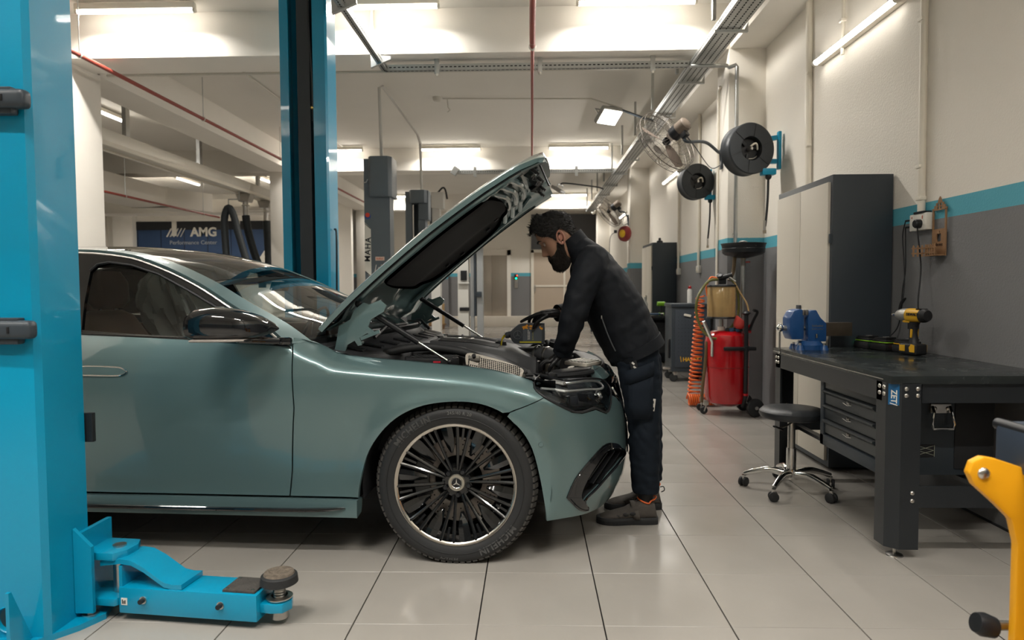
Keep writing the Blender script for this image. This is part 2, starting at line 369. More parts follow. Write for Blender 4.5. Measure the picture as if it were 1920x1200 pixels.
# ================================================================ CAR: shape functions (car frame: x forward, y to the car's left, z up)
def sstep(a, b, x):
    t = min(1, max(0, (x - a) / (b - a))); return t * t * (3 - 2 * t)
PX0, PXL, PW, PP = .26, .56, .94, 2.2          # plan curve of the nose: super-ellipse quarter
RX0, RXL = -3.15, .98                          # plan curve of the tail
S_END = PX0 + .80
def plan(s):
    """outermost plan point (x, half width) and outward normal for the running length s"""
    if s > PX0:
        th = min((s - PX0) / .80, 1) * math.pi / 2; e = 2 / PP
        x = PX0 + PXL * max(math.sin(th), 1e-6) ** e; y = PW * max(math.cos(th), 1e-6) ** e
        u, v = ((x - PX0) / PXL), (y / PW)
        nx, ny = u ** (PP - 1) / PXL, v ** (PP - 1) / PW
    elif s < RX0:
        th = min((RX0 - s) / 1.2, 1) * math.pi / 2; e = 2 / 3.0
        x = RX0 - RXL * max(math.sin(th), 1e-6) ** e; y = PW * max(math.cos(th), 1e-6) ** e
        u, v = ((RX0 - x) / RXL), (y / PW)
        nx, ny = -u ** 2 / RXL, v ** 2 / PW
    else: x, y, nx, ny = s, PW, 0, 1
    l = math.hypot(nx, ny); return x, y, nx / l, ny / l
f_side = None; f_nose = None; f_ftop = None
def _init_fns(si):
    global f_side, f_nose, f_ftop
    f_side = si([.15, .20, .30, .40, .52, .64, .74, .82, .88, .93, .965, 1.0], [.055, .040, .034, .022, .009, .001, .0, .003, .013, .026, .037, .050])
    f_nose = si([.10, .19, .28, .40, .52, .62, .70, .78, .86], [.10, .045, .010, .0, .004, .018, .045, .10, .20])
    f_ftop = si([-.80, -.75, -.70, -.62, -.545, -.395, -.146, .10, .25, .345, .5], [1.03, 1.0, .985, .955, .922, .905, .884, .861, .832, .802, .77])
def body(s, z):
    """point of the near (right hand) body side for running length s and height z"""
    x, y, nx, ny = plan(s)
    k = sstep(.30, .80, s); d = f_side(z) * (1 - k) + f_nose(z) * k
    if s < RX0:
        kr = sstep(0, .9, RX0 - s); d = d * (1 - kr) + kr * (.02 + .10 * max(0, .55 - z) ** 2 * 4 + .25 * max(0, z - .75) ** 1.5 * 2)
    for wx in (0., -2.961):
        r = math.hypot(s - wx - (.0), z - .352)
        if r < .62 and z < .8: d -= .016 * math.exp(-((r - .40) / .055) ** 2) * sstep(.80, .70, z)
    if -.80 < s < .46:                                 # top of the front wing rolls over towards the bonnet
        t = (z - (f_ftop(s) - .085)) / .085
        if t > 0: d += .105 * t ** 2.3 * sstep(-.80, -.66, s)
    return (x - nx * d, -(y - ny * d), z)
# upper body: side glass plane
def side_top(x, z):
    """near side above the belt line"""
    return (x, -(.89 - .60 * (z - 1.0) - .12 * max(0, z - 1.0) ** 2), z)
# ================================================================ CAR BODY
_init_fns(smooth_interp)
CAR = thing('car', 'sage green saloon car with its bonnet raised beside the blue two-post lift', 'car', (-.287, 3.879, 0), -.055)
M_paint = mat('sage_metallic_paint', (.150, .242, .250), .36, .4, coat=1.0)
M_gloss = mat('piano_black', (.006, .007, .009), .06, coat=1.)
M_tint = thin_glass('tinted_glass', (.78, .84, .82), 1.0, 1.5); M_screen = thin_glass('windscreen_glass', (.80, .86, .85), 1.6, 1.5)
M_roofg = mat('roof_glass', (.03, .035, .035), .02, coat=1.)
M_dark = mat('hole_shade_black', (.004, .004, .005), .9)  # near-black paint standing in for the shade inside small holes
M_tan = mat('tan_leather', (.16, .075, .04), .5, bump=.1, bscale=300)
def dens(poly, step, closed=True):
    out = []; n = len(poly)
    for i in range(n if closed else n - 1):
        a, b = np.array(poly[i]), np.array(poly[(i + 1) % n]); k = max(1, int(np.ceil(np.linalg.norm(b - a) / step)))
        out += [tuple(a + (b - a) * j / k) for j in range(k)]
    return out
def inside(P, poly):
    x, y = P[:, 0], P[:, 1]; r = np.zeros(len(P), bool); n = len(poly)
    for i in range(n):
        (x1, y1), (x2, y2) = poly[i], poly[i - 1]
        if y1 == y2: continue
        c = ((y1 > y) != (y2 > y)) & (x < (x2 - x1) * (y - y1) / (y2 - y1) + x1); r ^= c
    return r
def mirror_fn(fn): return lambda u, v: (lambda p: (p[0], -p[1], p[2]))(fn(u, v))
def panel(name, outline, fn, m, parent, step=.03, holes=(), flange=.014, flip=False, stepv=None):
    """a curved sheet: the polygon outline (with holes) in parameter space, mapped by fn, with exact smooth normals and a turned-in edge"""
    stepv = stepv or step
    loops = [dens(outline, step)] + [dens(h, step) for h in holes]
    pts = []; edges = []
    for lp in loops:
        k = len(pts); pts += lp; edges += [(k + i, k + (i + 1) % len(lp)) for i in range(len(lp))]
    bnd = np.array(pts); us = np.arange(bnd[:, 0].min(), bnd[:, 0].max(), step); vs_ = np.arange(bnd[:, 1].min(), bnd[:, 1].max(), stepv)
    G = np.array([(u, v) for u in us for v in vs_])
    if len(G):
        ok = inside(G, outline)
        for h in holes: ok &= ~inside(G, h)
        G = G[ok]
    if len(G):
        d = np.sqrt(((G[:, None, :] - bnd[None]) ** 2).sum(2)).min(1); G = G[d > .45 * min(step, stepv)]
        pts = pts + [tuple(g) for g in G]
    r = delaunay_2d_cdt([Vector(p) for p in pts], edges, [], 0, 1e-7)
    V2 = [tuple(v) for v in r[0]]; F = [tuple(f) for f in r[2]]
    cen = np.array([np.mean([V2[i] for i in f], axis=0) for f in F]); keep = inside(cen, outline)
    for h in holes: keep &= ~inside(cen, h)
    F = [f for f, k in zip(F, keep) if k]
    e = 1e-4
    def nrm(u, v):
        a = Vector(fn(u + e, v)) - Vector(fn(u - e, v)); b = Vector(fn(u, v + e)) - Vector(fn(u, v - e)); n = a.cross(b)
        n = n.normalized() if n.length > 1e-12 else Vector((0, 0, 1)); return -n if flip else n
    P = [Vector(fn(*p)) for p in V2]; N = [nrm(*p) for p in V2]
    faces = []
    for f in F:
        g = (P[f[1]] - P[f[0]]).cross(P[f[2]] - P[f[0]])
        faces.append(f if g.dot(N[f[0]]) > 0 else f[::-1])
    if flange:
        cnt = {}
        for f in faces:
            for i in range(3):
                ed = (f[i], f[(i + 1) % 3]); key = tuple(sorted(ed)); cnt.setdefault(key, []).append(ed)
        for key, l in cnt.items():
            if len(l) == 1:
                a, b = l[0]; k = len(P); q = (P[b] - P[a]).cross(N[a]); q = q.normalized() if q.length > 0 else N[a]
                P += [P[a].copy(), P[b].copy(), P[b] - N[b] * flange, P[a] - N[a] * flange]; N += [q] * 4
                faces.append((k, k + 3, k + 2, k + 1))
    me = bpy.data.meshes.new(name); me.from_pydata([tuple(p) for p in P], [], faces); me.materials.append(m)
    me.polygons.foreach_set('use_smooth', [True] * len(me.polygons)); me.update()
    me.normals_split_custom_set_from_vertices([tuple(n) for n in N])
    return link(name, me, parent)
def both(name, outline, fn, m, parent, **kw):
    a = panel(name, outline, fn, m, parent, flip=kw.pop('flip', False), **kw)
    b = panel(name, outline, mirror_fn(fn), m, parent, flip=True, **kw)
    return a, b
def cm2(pts, n=5): return [(p.x, p.y) for p in catmull([(a, b, 0) for a, b in pts], n)]
ARCH = cm2([(-.447, .187), (-.442, .284), (-.428, .36), (-.377, .51), (-.279, .633), (-.16, .701), (-.02, .726), (.12, .718), (.235, .665), (.310, .55), (.353, .38), (.382, .19)])
arch_f = [p for p in ARCH if p[1] > .284 and (p[0] < 0 or p[1] > .674)]
arch_b = [p for p in ARCH if p[0] > .2 and p[1] < .674]
ftop = [(x, f_ftop(x)) for x in np.linspace(-.745, .336, 26)]
wing = [(-.757, .284), (-.738, .40), (-.716, .69), (-.728, .93), (-.738, .965)] + ftop + [(.339, .769), (.364, .741), (.244, .684)] + arch_f[::-1] + [(-.442, .284)]
both('front_wing', wing, body, M_paint, CAR, step=.022)
HEADL = cm2([(.338, .795), (.340, .769), (.391, .728), (.484, .673), (.538, .661), (.621, .664), (.690, .630), (.730, .645), (.785, .70), (.80, .735), (.77, .768), (.65, .792), (.476, .808), (.37, .808), (.338, .795)], 3)[:-1]
INTAKE = cm2([(.478, .281), (.528, .381), (.652, .472), (.737, .458), (.88, .372), (.80, .362), (.701, .335), (.63, .293), (.565, .245), (.600, .192), (.539, .217), (.478, .281)], 4)[:-1]
bump = arch_b[::1] + [(.49, .183), (.60, .172), (.71, .164), (.85, .165), (S_END, .17), (S_END, .29), (.975, .30), (.94, .36), (.905, .50), (.865, .62), (.82, .672), (.785, .69), (.728, .637), (.690, .621), (.621, .655), (.538, .652), (.484, .665), (.391, .721), (.366, .738), (.247, .681)]
near_b, far_b = both('front_bumper', bump, body, M_paint, CAR, step=.022, holes=[INTAKE])
for s, fn in ((1, body), (-1, mirror_fn(body))):
    bp = near_b if s == 1 else far_b
    def inn(u, v, fn=fn, s=s):
        p = Vector(fn(u, v)); q = Vector(fn(u, .40)); x, y, nx, ny = plan(u); return (p.x - nx * .05, p.y + s * ny * .05, p.z)
    panel('intake_lining', INTAKE, inn, M_blackm, bp, step=.03, flange=0, flip=s == -1)
    # trim around the opening and fins inside
    ring = [Vector(fn(u, v)) for u, v in dens(INTAKE, .02)]
    x = B(); x.tube(ring, .006, 6, closed=True)
    wall = [Vector(inn(u, v)) for u, v in dens(INTAKE, .02)]; B().sheet([ring + ring[:1], wall + wall[:1]]).build('intake_wall', M_blackm, bp)
    x.build('intake_rim', M_gloss, bp)
    C_trim = cm2([(.468, .281), (.520, .388), (.645, .484), (.740, .470), (.80, .43), (.74, .444), (.66, .447), (.580, .37), (.540, .280), (.568, .235), (.600, .186), (.535, .210), (.468, .281)], 4)[:-1]
    panel('intake_trim', C_trim, lambda u, v, fn=fn, s=s: (lambda p, q: (p[0] + q[2] * .004, p[1] - s * q[3] * .004, p[2]))(fn(u, v), plan(u)), M_gloss, bp, step=.02, flange=.012, flip=s == -1)
    for (ua, va, ub, vb) in ((.575, .345, .69, .44), (.60, .318, .75, .43), (.64, .305, .81, .405)):
        pa, pb = Vector(inn(ua, va)), Vector(inn(ub, vb)); o = Vector((plan(ua)[2], -s * plan(ua)[3], 0)) * .025
        B().beam(pa + o, pb + o, .045, .006).build('intake_fin', M_black, bp)
    c = Vector(fn(.351, .541)); n = Vector((plan(.351)[2], -s * plan(.351)[3], 0))
    B().cyl(c - n * .004, c + n * .0025, .010, n=20).build('parking_sensor', M_paint, bp)
    B().lathe([(.0105, 0), (.0118, .001), (.0118, -.003)], c, n, 20).build('sensor_ring', mat('sensor_ring', (.35, .42, .42), .3, .5), bp)
    # headlight
    def hl(off, fn=fn, s=s):
        def f(u, v):
            p = fn(u, v); q = plan(u); return (p[0] - q[2] * off, p[1] + s * q[3] * off, p[2])
        return f
    hd = panel('headlight', HEADL, hl(.06), mat('headlight_housing', (.09, .10, .11), .22, .6), CAR, step=.03, flange=0, flip=s == -1)
    ln = panel('headlight_lens', HEADL, hl(-.001), MATS.get('headlight_lens') or thin_glass('headlight_lens', (.93, .95, .97), 1.3), hd, step=.02, flange=.0, flip=s == -1)
    rim = [Vector(hl(-.001)(u, v)) for u, v in dens(HEADL, .02)]
    x = B(); x.tube(rim, .005, 6, closed=True); x.build('headlight_seal', M_black, hd)
    bow = [Vector(hl(.018)(u, v)) for u, v in cm2([(.36, .79), (.47, .79), (.62, .782), (.745, .762), (.775, .735), (.74, .728), (.62, .745), (.47, .758), (.37, .772)], 5)]
    B().tube(bow, .006, 6).build('light_guide', mat('light_guide', (.85, .85, .82), .2, .3), hd)
    for (u, v) in ((.50, .715), (.61, .712)):
        c = Vector(hl(.035)(u, v)); n = Vector((plan(u)[2], -s * plan(u)[3], 0)); x = B()
        x.box(c, (.075, .05, .04), (0, 0, math.atan2(n.y, n.x)), bev=.008); x.build('projector_module', mat('module_black', (.03, .036, .045), .12, .5), hd)
        B().box(c + n * .026, (.004, .055, .016), (0, 0, math.atan2(n.y, n.x))).build('projector_lens', M_chrome, hd)
    c = Vector(hl(.03)(.70, .70)); B().sphere(c, .028, n=14).build('reflector', M_chrome, hd)
    low = [Vector(hl(.02)(u, v)) for u, v in ((.44, .712), (.50, .684), (.57, .672), (.65, .664), (.71, .652))]
    B().tube(low, .007, 6).build('lower_trim', M_chrome, hd)
# grille, front apron and upper front panel
GR = [(.80, .70), (.85, .65), (.89, .50), (.925, .36), (.965, .29), (S_END, .28), (S_END, .74), (.95, .755), (.82, .755)]
for s, fn in ((1, body), (-1, mirror_fn(body))):
    def gf(u, v, fn=fn, s=s):
        p = fn(u, min(v, .70)); q = plan(u); return (p[0] - q[2] * .025, p[1] + s * q[3] * .025, v)
    panel('grille_panel', GR, gf, M_gloss, CAR, step=.04, flange=0, flip=s == -1)
    edge = [Vector(fn(u, min(v, .72))) for u, v in ((.825, .755), (.83, .69), (.868, .63), (.905, .50), (.94, .355))]
    B().tube(catmull(edge, 4), .008, 6).build('grille_chrome_edge', M_chrome, CAR)
    for k in range(7):
        u = .925 + k * .019; P = [Vector(gf(u, v)) + Vector((.012, 0, 0)) for v in (.36, .5, .62, .72)]
        B().tube(catmull(P, 3), .006, 6).build('grille_bar', M_chrome, CAR)
    UP = [(.79, .766), (.83, .762), (.90, .765), (.90, .812), (.83, .826), (.79, .812)]
    panel('front_panel_cap', UP, lambda u, v, fn=fn: fn(u, v), M_paint, CAR, step=.02, flange=.03, flip=s == -1)
st = Vector(body(S_END, .56)) + Vector((.012, 0, 0))
x = B(); x.lathe([(.085, 0), (.092, .008), (.098, 0)], st, (1, 0, 0), 32)
for a in (90, 210, 330): x.prism([(0, .012), (.088, 0), (0, -.012)], st, (0, math.cos(math.radians(a)), math.sin(math.radians(a))), (0, -math.sin(math.radians(a)), math.cos(math.radians(a))), (.008, 0, 0))
x.build('front_emblem', M_chrome, CAR)
# doors, sills, rear body
fd = [(-1.90, .284), (-.764, .284), (-.745, .40), (-.722, .69), (-.734, .93), (-.742, .962), (-1.26, .992), (-1.90, 1.02)]
fdn, fdf = both('front_door', fd, body, M_paint, CAR, step=.03)
R_ARCH = [(-2.961 + .40 * math.cos(t), .345 + .385 * math.sin(t)) for t in np.linspace(.0, PI, 22)]
rd = [(-1.91, .284)] + [(-1.91, 1.02), (-2.95, 1.03), (-2.95, .76)] + [p for p in R_ARCH if p[0] < -2.56 and p[0] > -2.95 and p[1] > .30][::-1] + [(-2.555, .284)]
both('rear_door', rd, body, M_paint, CAR, step=.04)
rq = [(-2.96, 1.03), (-3.30, 1.03), (-4.33, .96), (-4.34, .30), (-4.2, .22), (-3.365, .24)] + [p for p in R_ARCH if p[0] < -2.96][::-1] + [(-2.96, .76)]
both('rear_quarter', rq, body, M_paint, CAR, step=.05)
sk = [(-2.56, .190), (-.449, .190), (-.445, .272), (-2.56, .272)]
skn, skf = both('side_skirt', sk, lambda u, v: (lambda p: (p[0], p[1] - .012, p[2]))(body(u, v)), M_paint, CAR, step=.03, stepv=.012, flange=.05)
for s in (1, -1):
    x = B(); x.tube(catmull([(-2.5, s * -.925, .222), (-1.8, s * -.928, .224), (-.9, s * -.928, .224), (-.62, s * -.926, .228), (-.50, s * -.918, .236)], 4), [.010] * 13 + [.009, .008, .006, .002], 8)
    x.build('skirt_blade', M_gloss, skn if s == 1 else skf)
    d = fdn if s == 1 else fdf
    hp = [(-1.74, .832), (-1.73, .870), (-1.56, .869), (-1.515, .860), (-1.50, .848), (-1.515, .836), (-1.56, .830)]
    f2 = (lambda u, v, k=.004: (lambda p: (p[0], p[1] - k, p[2]))(body(u, v)))
    ff = f2 if s == 1 else mirror_fn(f2)
    h = panel('door_handle', cm2(hp + hp[:1], 3)[:-1], ff, M_paint, d, step=.012, flange=.006, flip=s == -1)
    h['label'] = 'flush body-coloured door handle'
    B().tube([Vector(ff(u, v)) for u, v in cm2(hp + hp[:1], 4)], .0035, 6, closed=False).build('handle_trim', M_chrome, d)
    # belt line chrome
    B().tube([Vector((x, -s * (abs(body(x, .99)[1]) - .004), z + .002)) for x, z in ((-2.9, 1.035), (-1.9, 1.026), (-1.3, 1.0), (-.85, .975), (-.76, .966))], .006, 6).build('belt_trim', M_gloss, d)
# ---------------------------------------------------------------- greenhouse
RX = [-.754, -.853, -1.053, -1.264, -1.497, -1.685, -1.957, -2.3, -2.7, -3.1, -3.45, -3.62]
RZ = [.974, 1.043, 1.144, 1.254, 1.347, 1.399, 1.424, 1.425, 1.39, 1.30, 1.17, 1.08]
CX = [-.40, -.62, -.88, -1.12, -1.38, -1.60, -1.93, -2.3, -2.75, -3.25, -3.65, -3.85]
CZ = [.985, 1.085, 1.19, 1.295, 1.39, 1.437, 1.465, 1.468, 1.43, 1.325, 1.17, 1.09]
tt = list(range(12)); gRX, gRZ, gCX, gCZ = (smooth_interp(tt, q) for q in (RX, RZ, CX, CZ))
def top(t, v):
    xr, zr, xc, zc = gRX(t), gRZ(t), gCX(t), gCZ(t); yr = side_top(xr, zr)[1]
    w = 1 - (1 - v) ** 2.3
    return (xr + (xc - xr) * (1 - (1 - v) ** 2), yr * (1 - v), zr + (zc - zr) * w)
def rect(a, b, c, d): return [(a, c), (b, c), (b, d), (a, d)]
both('roof_rail', rect(0, 11, 0, .11), top, M_paint, CAR, step=.12, stepv=.02, flange=.02, flip=True)
def full(t, v): return top(t, v) if v <= 1 else (lambda p: (p[0], -p[1], p[2]))(top(t, 2 - v))
panel('windscreen', rect(.12, 2.75, .115, 1.885), full, M_screen, CAR, step=.1, stepv=.06, flange=0, flip=True)
panel('windscreen_header', rect(2.75, 2.95, .11, 1.89), full, M_roofg, CAR, step=.1, stepv=.06, flange=0, flip=True)
panel('roof_glass', rect(2.97, 7.2, .11, 1.89), full, thin_glass('panoramic_glass', (.45, .48, .47), 1.5), CAR, step=.1, stepv=.06, flange=0, flip=True)
panel('rear_roof', rect(7.22, 8.3, .11, 1.89), full, M_paint, CAR, step=.1, stepv=.06, flange=0, flip=True)
panel('rear_window', rect(8.32, 10.9, .11, 1.89), full, mat('rear_glass', (.02, .025, .025), .02, coat=1.), CAR, step=.1, stepv=.06, flange=0, flip=True)
# side: pillars, black frame, glass
def rail_pts(n, off=0.): return [(gRX(t), gRZ(t) - off) for t in np.linspace(0, 11, n)]
GL_top = [(-.835, .985), (-.945, 1.037), (-1.135, 1.136), (-1.305, 1.218), (-1.476, 1.294), (-1.633, 1.340), (-1.76, 1.356), (-1.815, 1.345), (-1.838, 1.315)]
GLN = GL_top + [(-1.80, 1.16), (-1.76, 1.034), (-1.3, 1.004)]
GLR = [(-1.93, 1.05), (-1.95, 1.345), (-2.3, 1.36), (-2.7, 1.325), (-2.95, 1.26), (-2.93, 1.05)]
frame_o = [(-.742, .962)] + rail_pts(34, .012)[1:-2] + [(-3.40, 1.03), (-2.96, 1.03), (-1.90, 1.02), (-1.26, .992)]
both('window_frame', frame_o, side_top, M_gloss, CAR, step=.04, holes=[GLN, GLR], flange=.02)
both('side_window', GLN, lambda u, v: (lambda p: (p[0], p[1] + .012, p[2]))(side_top(u, v)), M_tint, CAR, step=.06, flange=0)
both('rear_side_window', GLR, lambda u, v: (lambda p: (p[0], p[1] + .012, p[2]))(side_top(u, v)), M_roofg, CAR, step=.08, flange=0)
for s in (1, -1):
    x = B(); x.tube([Vector((p[0], s * p[1] - s * .004, p[2])) for p in (side_top(*q) for q in rail_pts(40, .018)[1:-3])], .006, 6); x.build('window_chrome', M_steel, CAR)
    x = B(); x.tube([Vector((p[0], s * p[1] - s * .003, p[2])) for p in (side_top(*q) for q in GLN[:9])], .007, 6); x.build('window_seal', M_black, CAR)
# boot lid and closing panels
tl = [[Vector((-3.83 - .10 * k - .01 * k * k, y, 1.085 - .012 * k - .02 * (y / .75) ** 2)) for y in np.linspace(-.76, .76, 9)] for k in range(6)]
B().sheet(tl).build('boot_lid', M_paint, CAR)
B().box((-4.02, 0, .64), (.5, 1.5, .80), bev=.12, seg=4).build('rear_bumper', M_paint, CAR)
# underbody and inner wheel houses
x = B(); x.box2((-4.1, -.66, .20), (.44, .66, .26)); x.box2((-2.5, -.86, .22), (-.50, .86, .30)); x.build('underbody', M_blackm, CAR)
for wx in (0., -2.961):
    for s in (1, -1):
        R = .425
        b = B(); b.lathe([(R, .90), (R, .52), (.05, .52)], (wx, 0, .34), (0, -s, 0), 30, arc=PI + .3, u=(s * math.cos(-.15), 0, math.sin(-.15)))
        b.build('wheel_house', M_blackm, CAR)
# near mirror and far mirror
for s in (1, -1):
    mr = bpy.data.objects.new('door_mirror', None)
    rg = []
    for k, (x_, hw, hh, yc, zc) in enumerate(((-1.085, .03, .03, -1.105, 1.065), (-1.08, .085, .060, -1.085, 1.065), (-1.05, .102, .072, -1.08, 1.068), (-.98, .108, .075, -1.075, 1.070), (-.90, .10, .066, -1.065, 1.066), (-.84, .08, .05, -1.05, 1.06), (-.80, .05, .03, -1.03, 1.052), (-.785, .02, .012, -1.015, 1.048))):
        rg.append([Vector((x_ + .03 * (abs(math.cos(a)) ** 2) * (1 if math.cos(a) > 0 else -.3), s * (yc + hw * math.copysign(abs(math.cos(a)) ** .75, math.cos(a))), zc + hh * math.copysign(abs(math.sin(a)) ** .75, math.sin(a)))) for a in np.linspace(0, 2 * PI, 28, endpoint=False)])
    o = B().rings(rg).build('door_mirror', M_gloss, CAR, 60)
    B().rings([[Vector((p.x, p.y, p.z)) + (p - Vector((p.x, s * -1.07, 1.05))) * .025 for p in r if True] for r in [[q for q in ring if True] for ring in rg][2:6]], cap=False).xf(Matrix.Translation((0, 0, -.028)) @ Matrix.Scale(.12, 4, (0, 0, 1)) ).xf(Matrix.Translation((0, 0, .905))).build('mirror_indicator', mat('indicator_strip', (.45, .40, .36), .15), o)
    x = B(); x.beam((-.93, s * -1.03, 1.0), (-.80, s * -.90, .985), .05, .028, bev=.01); x.box((-.82, s * -.895, .985), (.16, .03, .035), bev=.012); x.build('mirror_arm', M_gloss, o)
# ================================================================ WHEELS
M_rim = mat('gloss_black_alloy', (.008, .009, .010), .12, .2, coat=1.)
M_tread = mat('tread_rubber', (.05, .047, .043), .75, var=.4, vscale=40); M_tyre = mat('tyre_rubber', (.022, .023, .024), .55, bump=.06, bscale=260)
M_tyrel = mat('tyre_lettering', (.075, .075, .073), .4)
M_disc = mat('brake_disc', (.33, .30, .27), .4, .9, var=.1, vscale=30)
M_lip = mat('machined_lip', (.62, .58, .52), .22, 1.)
def bend(b, R, a0):
    """bend flat text (x along, y up) around the wheel: radius R at y = 0, centred on angle a0 (degrees, seen from outside)"""
    for v in b.bm.verts:
        a = math.radians(a0) - v.co.x / R; r = R + v.co.y; h = v.co.z
        v.co = Vector((r * math.cos(a), -h, r * math.sin(a)))
    return b
def make_wheel(detail=True):
    w = bpy.data.objects.new('front_wheel', None); COL.objects.link(w); w.parent = CAR
    AX = (0, -1, 0)
    B().lathe([(.262, .104), (.275, .112), (.300, .121), (.322, .121), (.340, .112), (.350, .098), (.356, .080), (.3575, .0), (.356, -.08), (.350, -.098), (.33, -.118), (.29, -.120), (.262, -.104)], (0, 0, 0), AX, 72).build('tyre', M_tyre, w, 50)
    x = B()
    for k in range(76):                                       # shoulder blocks
        a = 2 * PI * k / 76; e = Vector((math.cos(a), 0, math.sin(a))); tn = Vector((-math.sin(a), 0, math.cos(a)))
        M = Matrix((tn, Vector((0, -1, 0)) * .92 + e * -.38, e)).transposed()
        x.box(e * .3515 + Vector((0, -.090, 0)), (.0205, .040, .012), M)
        x.box(e * .357 + Vector((0, -.035, 0)), (.023, .055, .006), Matrix((tn, Vector((0, -1, 0)), e)).transposed())
    x.build('tread', M_tread, w, 0)
    B().lathe([(.303, .1225), (.304, .124), (.306, .1225)], (0, 0, 0), AX, 64).build('sidewall_ring', M_tyre, w)
    if detail:
        for a in (128, -52): bend(text_bm('MICHELIN', .040, .0015, spacing=1.12, bold=.0012), .312, a).xf(Matrix.Translation((0, -.121, 0))).build('tyre_lettering', M_tyrel, w, 0)
        bend(text_bm('245/40 R 20', .019, .001, spacing=1.15), .322, 86).xf(Matrix.Translation((0, -.121, 0))).build('tyre_size_lettering', mat('size_lettering', (.20, .20, .19), .5), w, 0)
        bend(text_bm('PRIMACY', .018, .001, spacing=1.1), .325, -95).xf(Matrix.Translation((0, -.120, 0))).build('tyre_lettering', M_tyrel, w, 0)
    B().lathe([(.258, .106), (.266, .1135), (.272, .1145), (.2755, .110)], (0, 0, 0), AX, 72).build('rim_lip', M_lip, w)
    B().lathe([(.262, .105), (.256, .095), (.250, .06), (.235, .03), (.232, -.09)], (0, 0, 0), AX, 64).build('rim_barrel', M_rim, w)
    B().lathe([(0, .070), (.05, .070), (.066, .064), (.074, .045), (.08, .02)], (0, 0, 0), AX, 40).build('hub', M_rim, w)
    def pol(r, a, h): return Vector((r * math.cos(a), -h, r * math.sin(a)))
    for k in range(10):
        ac = 2 * PI * k / 10 + .16
        for s in (-1, 1):
            a0, a1 = ac + s * .09, ac + s * .118; x = B(); rr = [.058, .10, .15, .20, .245, .264]; hh = [.066, .076, .084, .092, .101, .106]
            rg = []
            for i, (r, h) in enumerate(zip(rr, hh)):
                a = a0 + (a1 - a0) * i / 5; wd = .0065 + .0015 * (i / 5); tn = Vector((-math.sin(a), 0, math.cos(a)))
                p = pol(r, a, h); q = Vector((0, 1, 0))
                rg.append([p - tn * wd, p - tn * wd * .35 + q * -.004, p + tn * wd * .35 + q * -.004, p + tn * wd, p + tn * wd * .8 + q * .022, p - tn * wd * .8 + q * .022])
            x.rings(rg).build('spoke', M_rim, w, 25)
        ap = ac + PI / 10; rg = []                             # paddle blade between two pairs
        for r, h, wd in ((.135, .066, .006), (.165, .078, .016), (.20, .086, .024), (.245, .094, .026), (.258, .097, .024)):
            tn = Vector((-math.sin(ap), 0, math.cos(ap))); p = pol(r, ap, h); q = Vector((0, 1, 0))
            rg.append([p - tn * wd + q * .002, p - tn * wd * .1 + q * -.003, p + tn * wd + q * .006, p + tn * wd + q * .016, p - tn * wd + q * .012])
        B().rings(rg).build('spoke_blade', M_rim, w, 25)
        pr = [pol(.20, ac, .086), pol(.255, ac, .099)]
        B().beam(pr[0], pr[1], .010, .006, up=(0, 1, 0)).build('inner_web', M_rim, w)
    for k in range(5):
        a = 2 * PI * k / 5 - PI / 2 + .1; c = pol(.055, a, .068)
        B().lathe([(0, .012), (.009, .012), (.011, .008), (.011, -.01)], c, AX, 6).build('wheel_bolt', M_black, w)
        B().lathe([(.012, -.004), (.0155, .004), (.0165, -.004)], c, AX, 20).build('bolt_seat', M_rim, w)
    B().lathe([(0, .074), (.022, .075), (.0265, .077), (.036, .0765), (.039, .070)], (0, 0, 0), AX, 40).build('hub_cap', mat('cap_silver', (.52, .49, .42), .35, .9), w)
    B().cyl((0, -.0755, 0), (0, -.0772, 0), .0245, n=36).build('cap_disc', M_black, w)
    x = B(); x.lathe([(.0215, .0775), (.0235, .079), (.025, .0775)], (0, 0, 0), AX, 36)
    for a in (90, 210, 330):
        ca, sa = math.cos(math.radians(a)), math.sin(math.radians(a)); x.prism([(-.002, .0035), (.0225, .0), (-.002, -.0035)], (0, -.0776, 0), (ca, 0, sa), (-sa, 0, ca), (0, -.0018, 0))
    x.build('cap_star', M_chrome, w)
    for k in range(26):
        a = 2 * PI * k / 26; B_ = None
    B().lathe([(.11, .012), (.192, .012), (.194, .006), (.192, -.01), (.11, -.01)], (0, 0, 0), AX, 48).build('brake_disc', M_disc, w)
    x = B()
    for k in range(30):
        for r in (.135, .16, .18):
            c = pol(r, 2 * PI * k / 30 + r * 9, .0125); x.cyl(c, c + Vector((0, -.0006, 0)), .0035, n=8)
    x.build('drilling_shade', M_dark, w)  # thin black discs painted like shaded drill holes; the disc is solid
    rg = [[pol(r, a, h) for r, h in ((.135, .03), (.20, .034), (.208, .02), (.208, -.03), (.13, -.03))] for a in np.linspace(PI - .55, PI + .5, 8)]
    B().rings(rg).build('brake_caliper', mat('caliper', (.16, .165, .165), .45, .6), w)
    return w
fw = make_wheel(); fw.location = (0, -.815, .352)
w2 = copy_tree(fw, CAR); w2.location = (-2.961, -.815, .352); w2.name = 'rear_wheel'
for xx in (0, -2.961):
    w3 = bpy.data.objects.new('far_wheel', None); COL.objects.link(w3); w3.parent = CAR; w3.location = (xx, .815, .352)
    B().lathe([(.262, .104), (.30, .121), (.340, .112), (.356, .08), (.3575, 0), (.356, -.08), (.33, -.118), (.262, -.104)], (0, 0, 0), (0, 1, 0), 48).build('tyre', M_tyre, w3)
    B().lathe([(0, .06), (.06, .06), (.262, .10), (.262, -.10), (.05, -.1)], (0, 0, 0), (0, 1, 0), 36).build('rim', M_rim, w3)
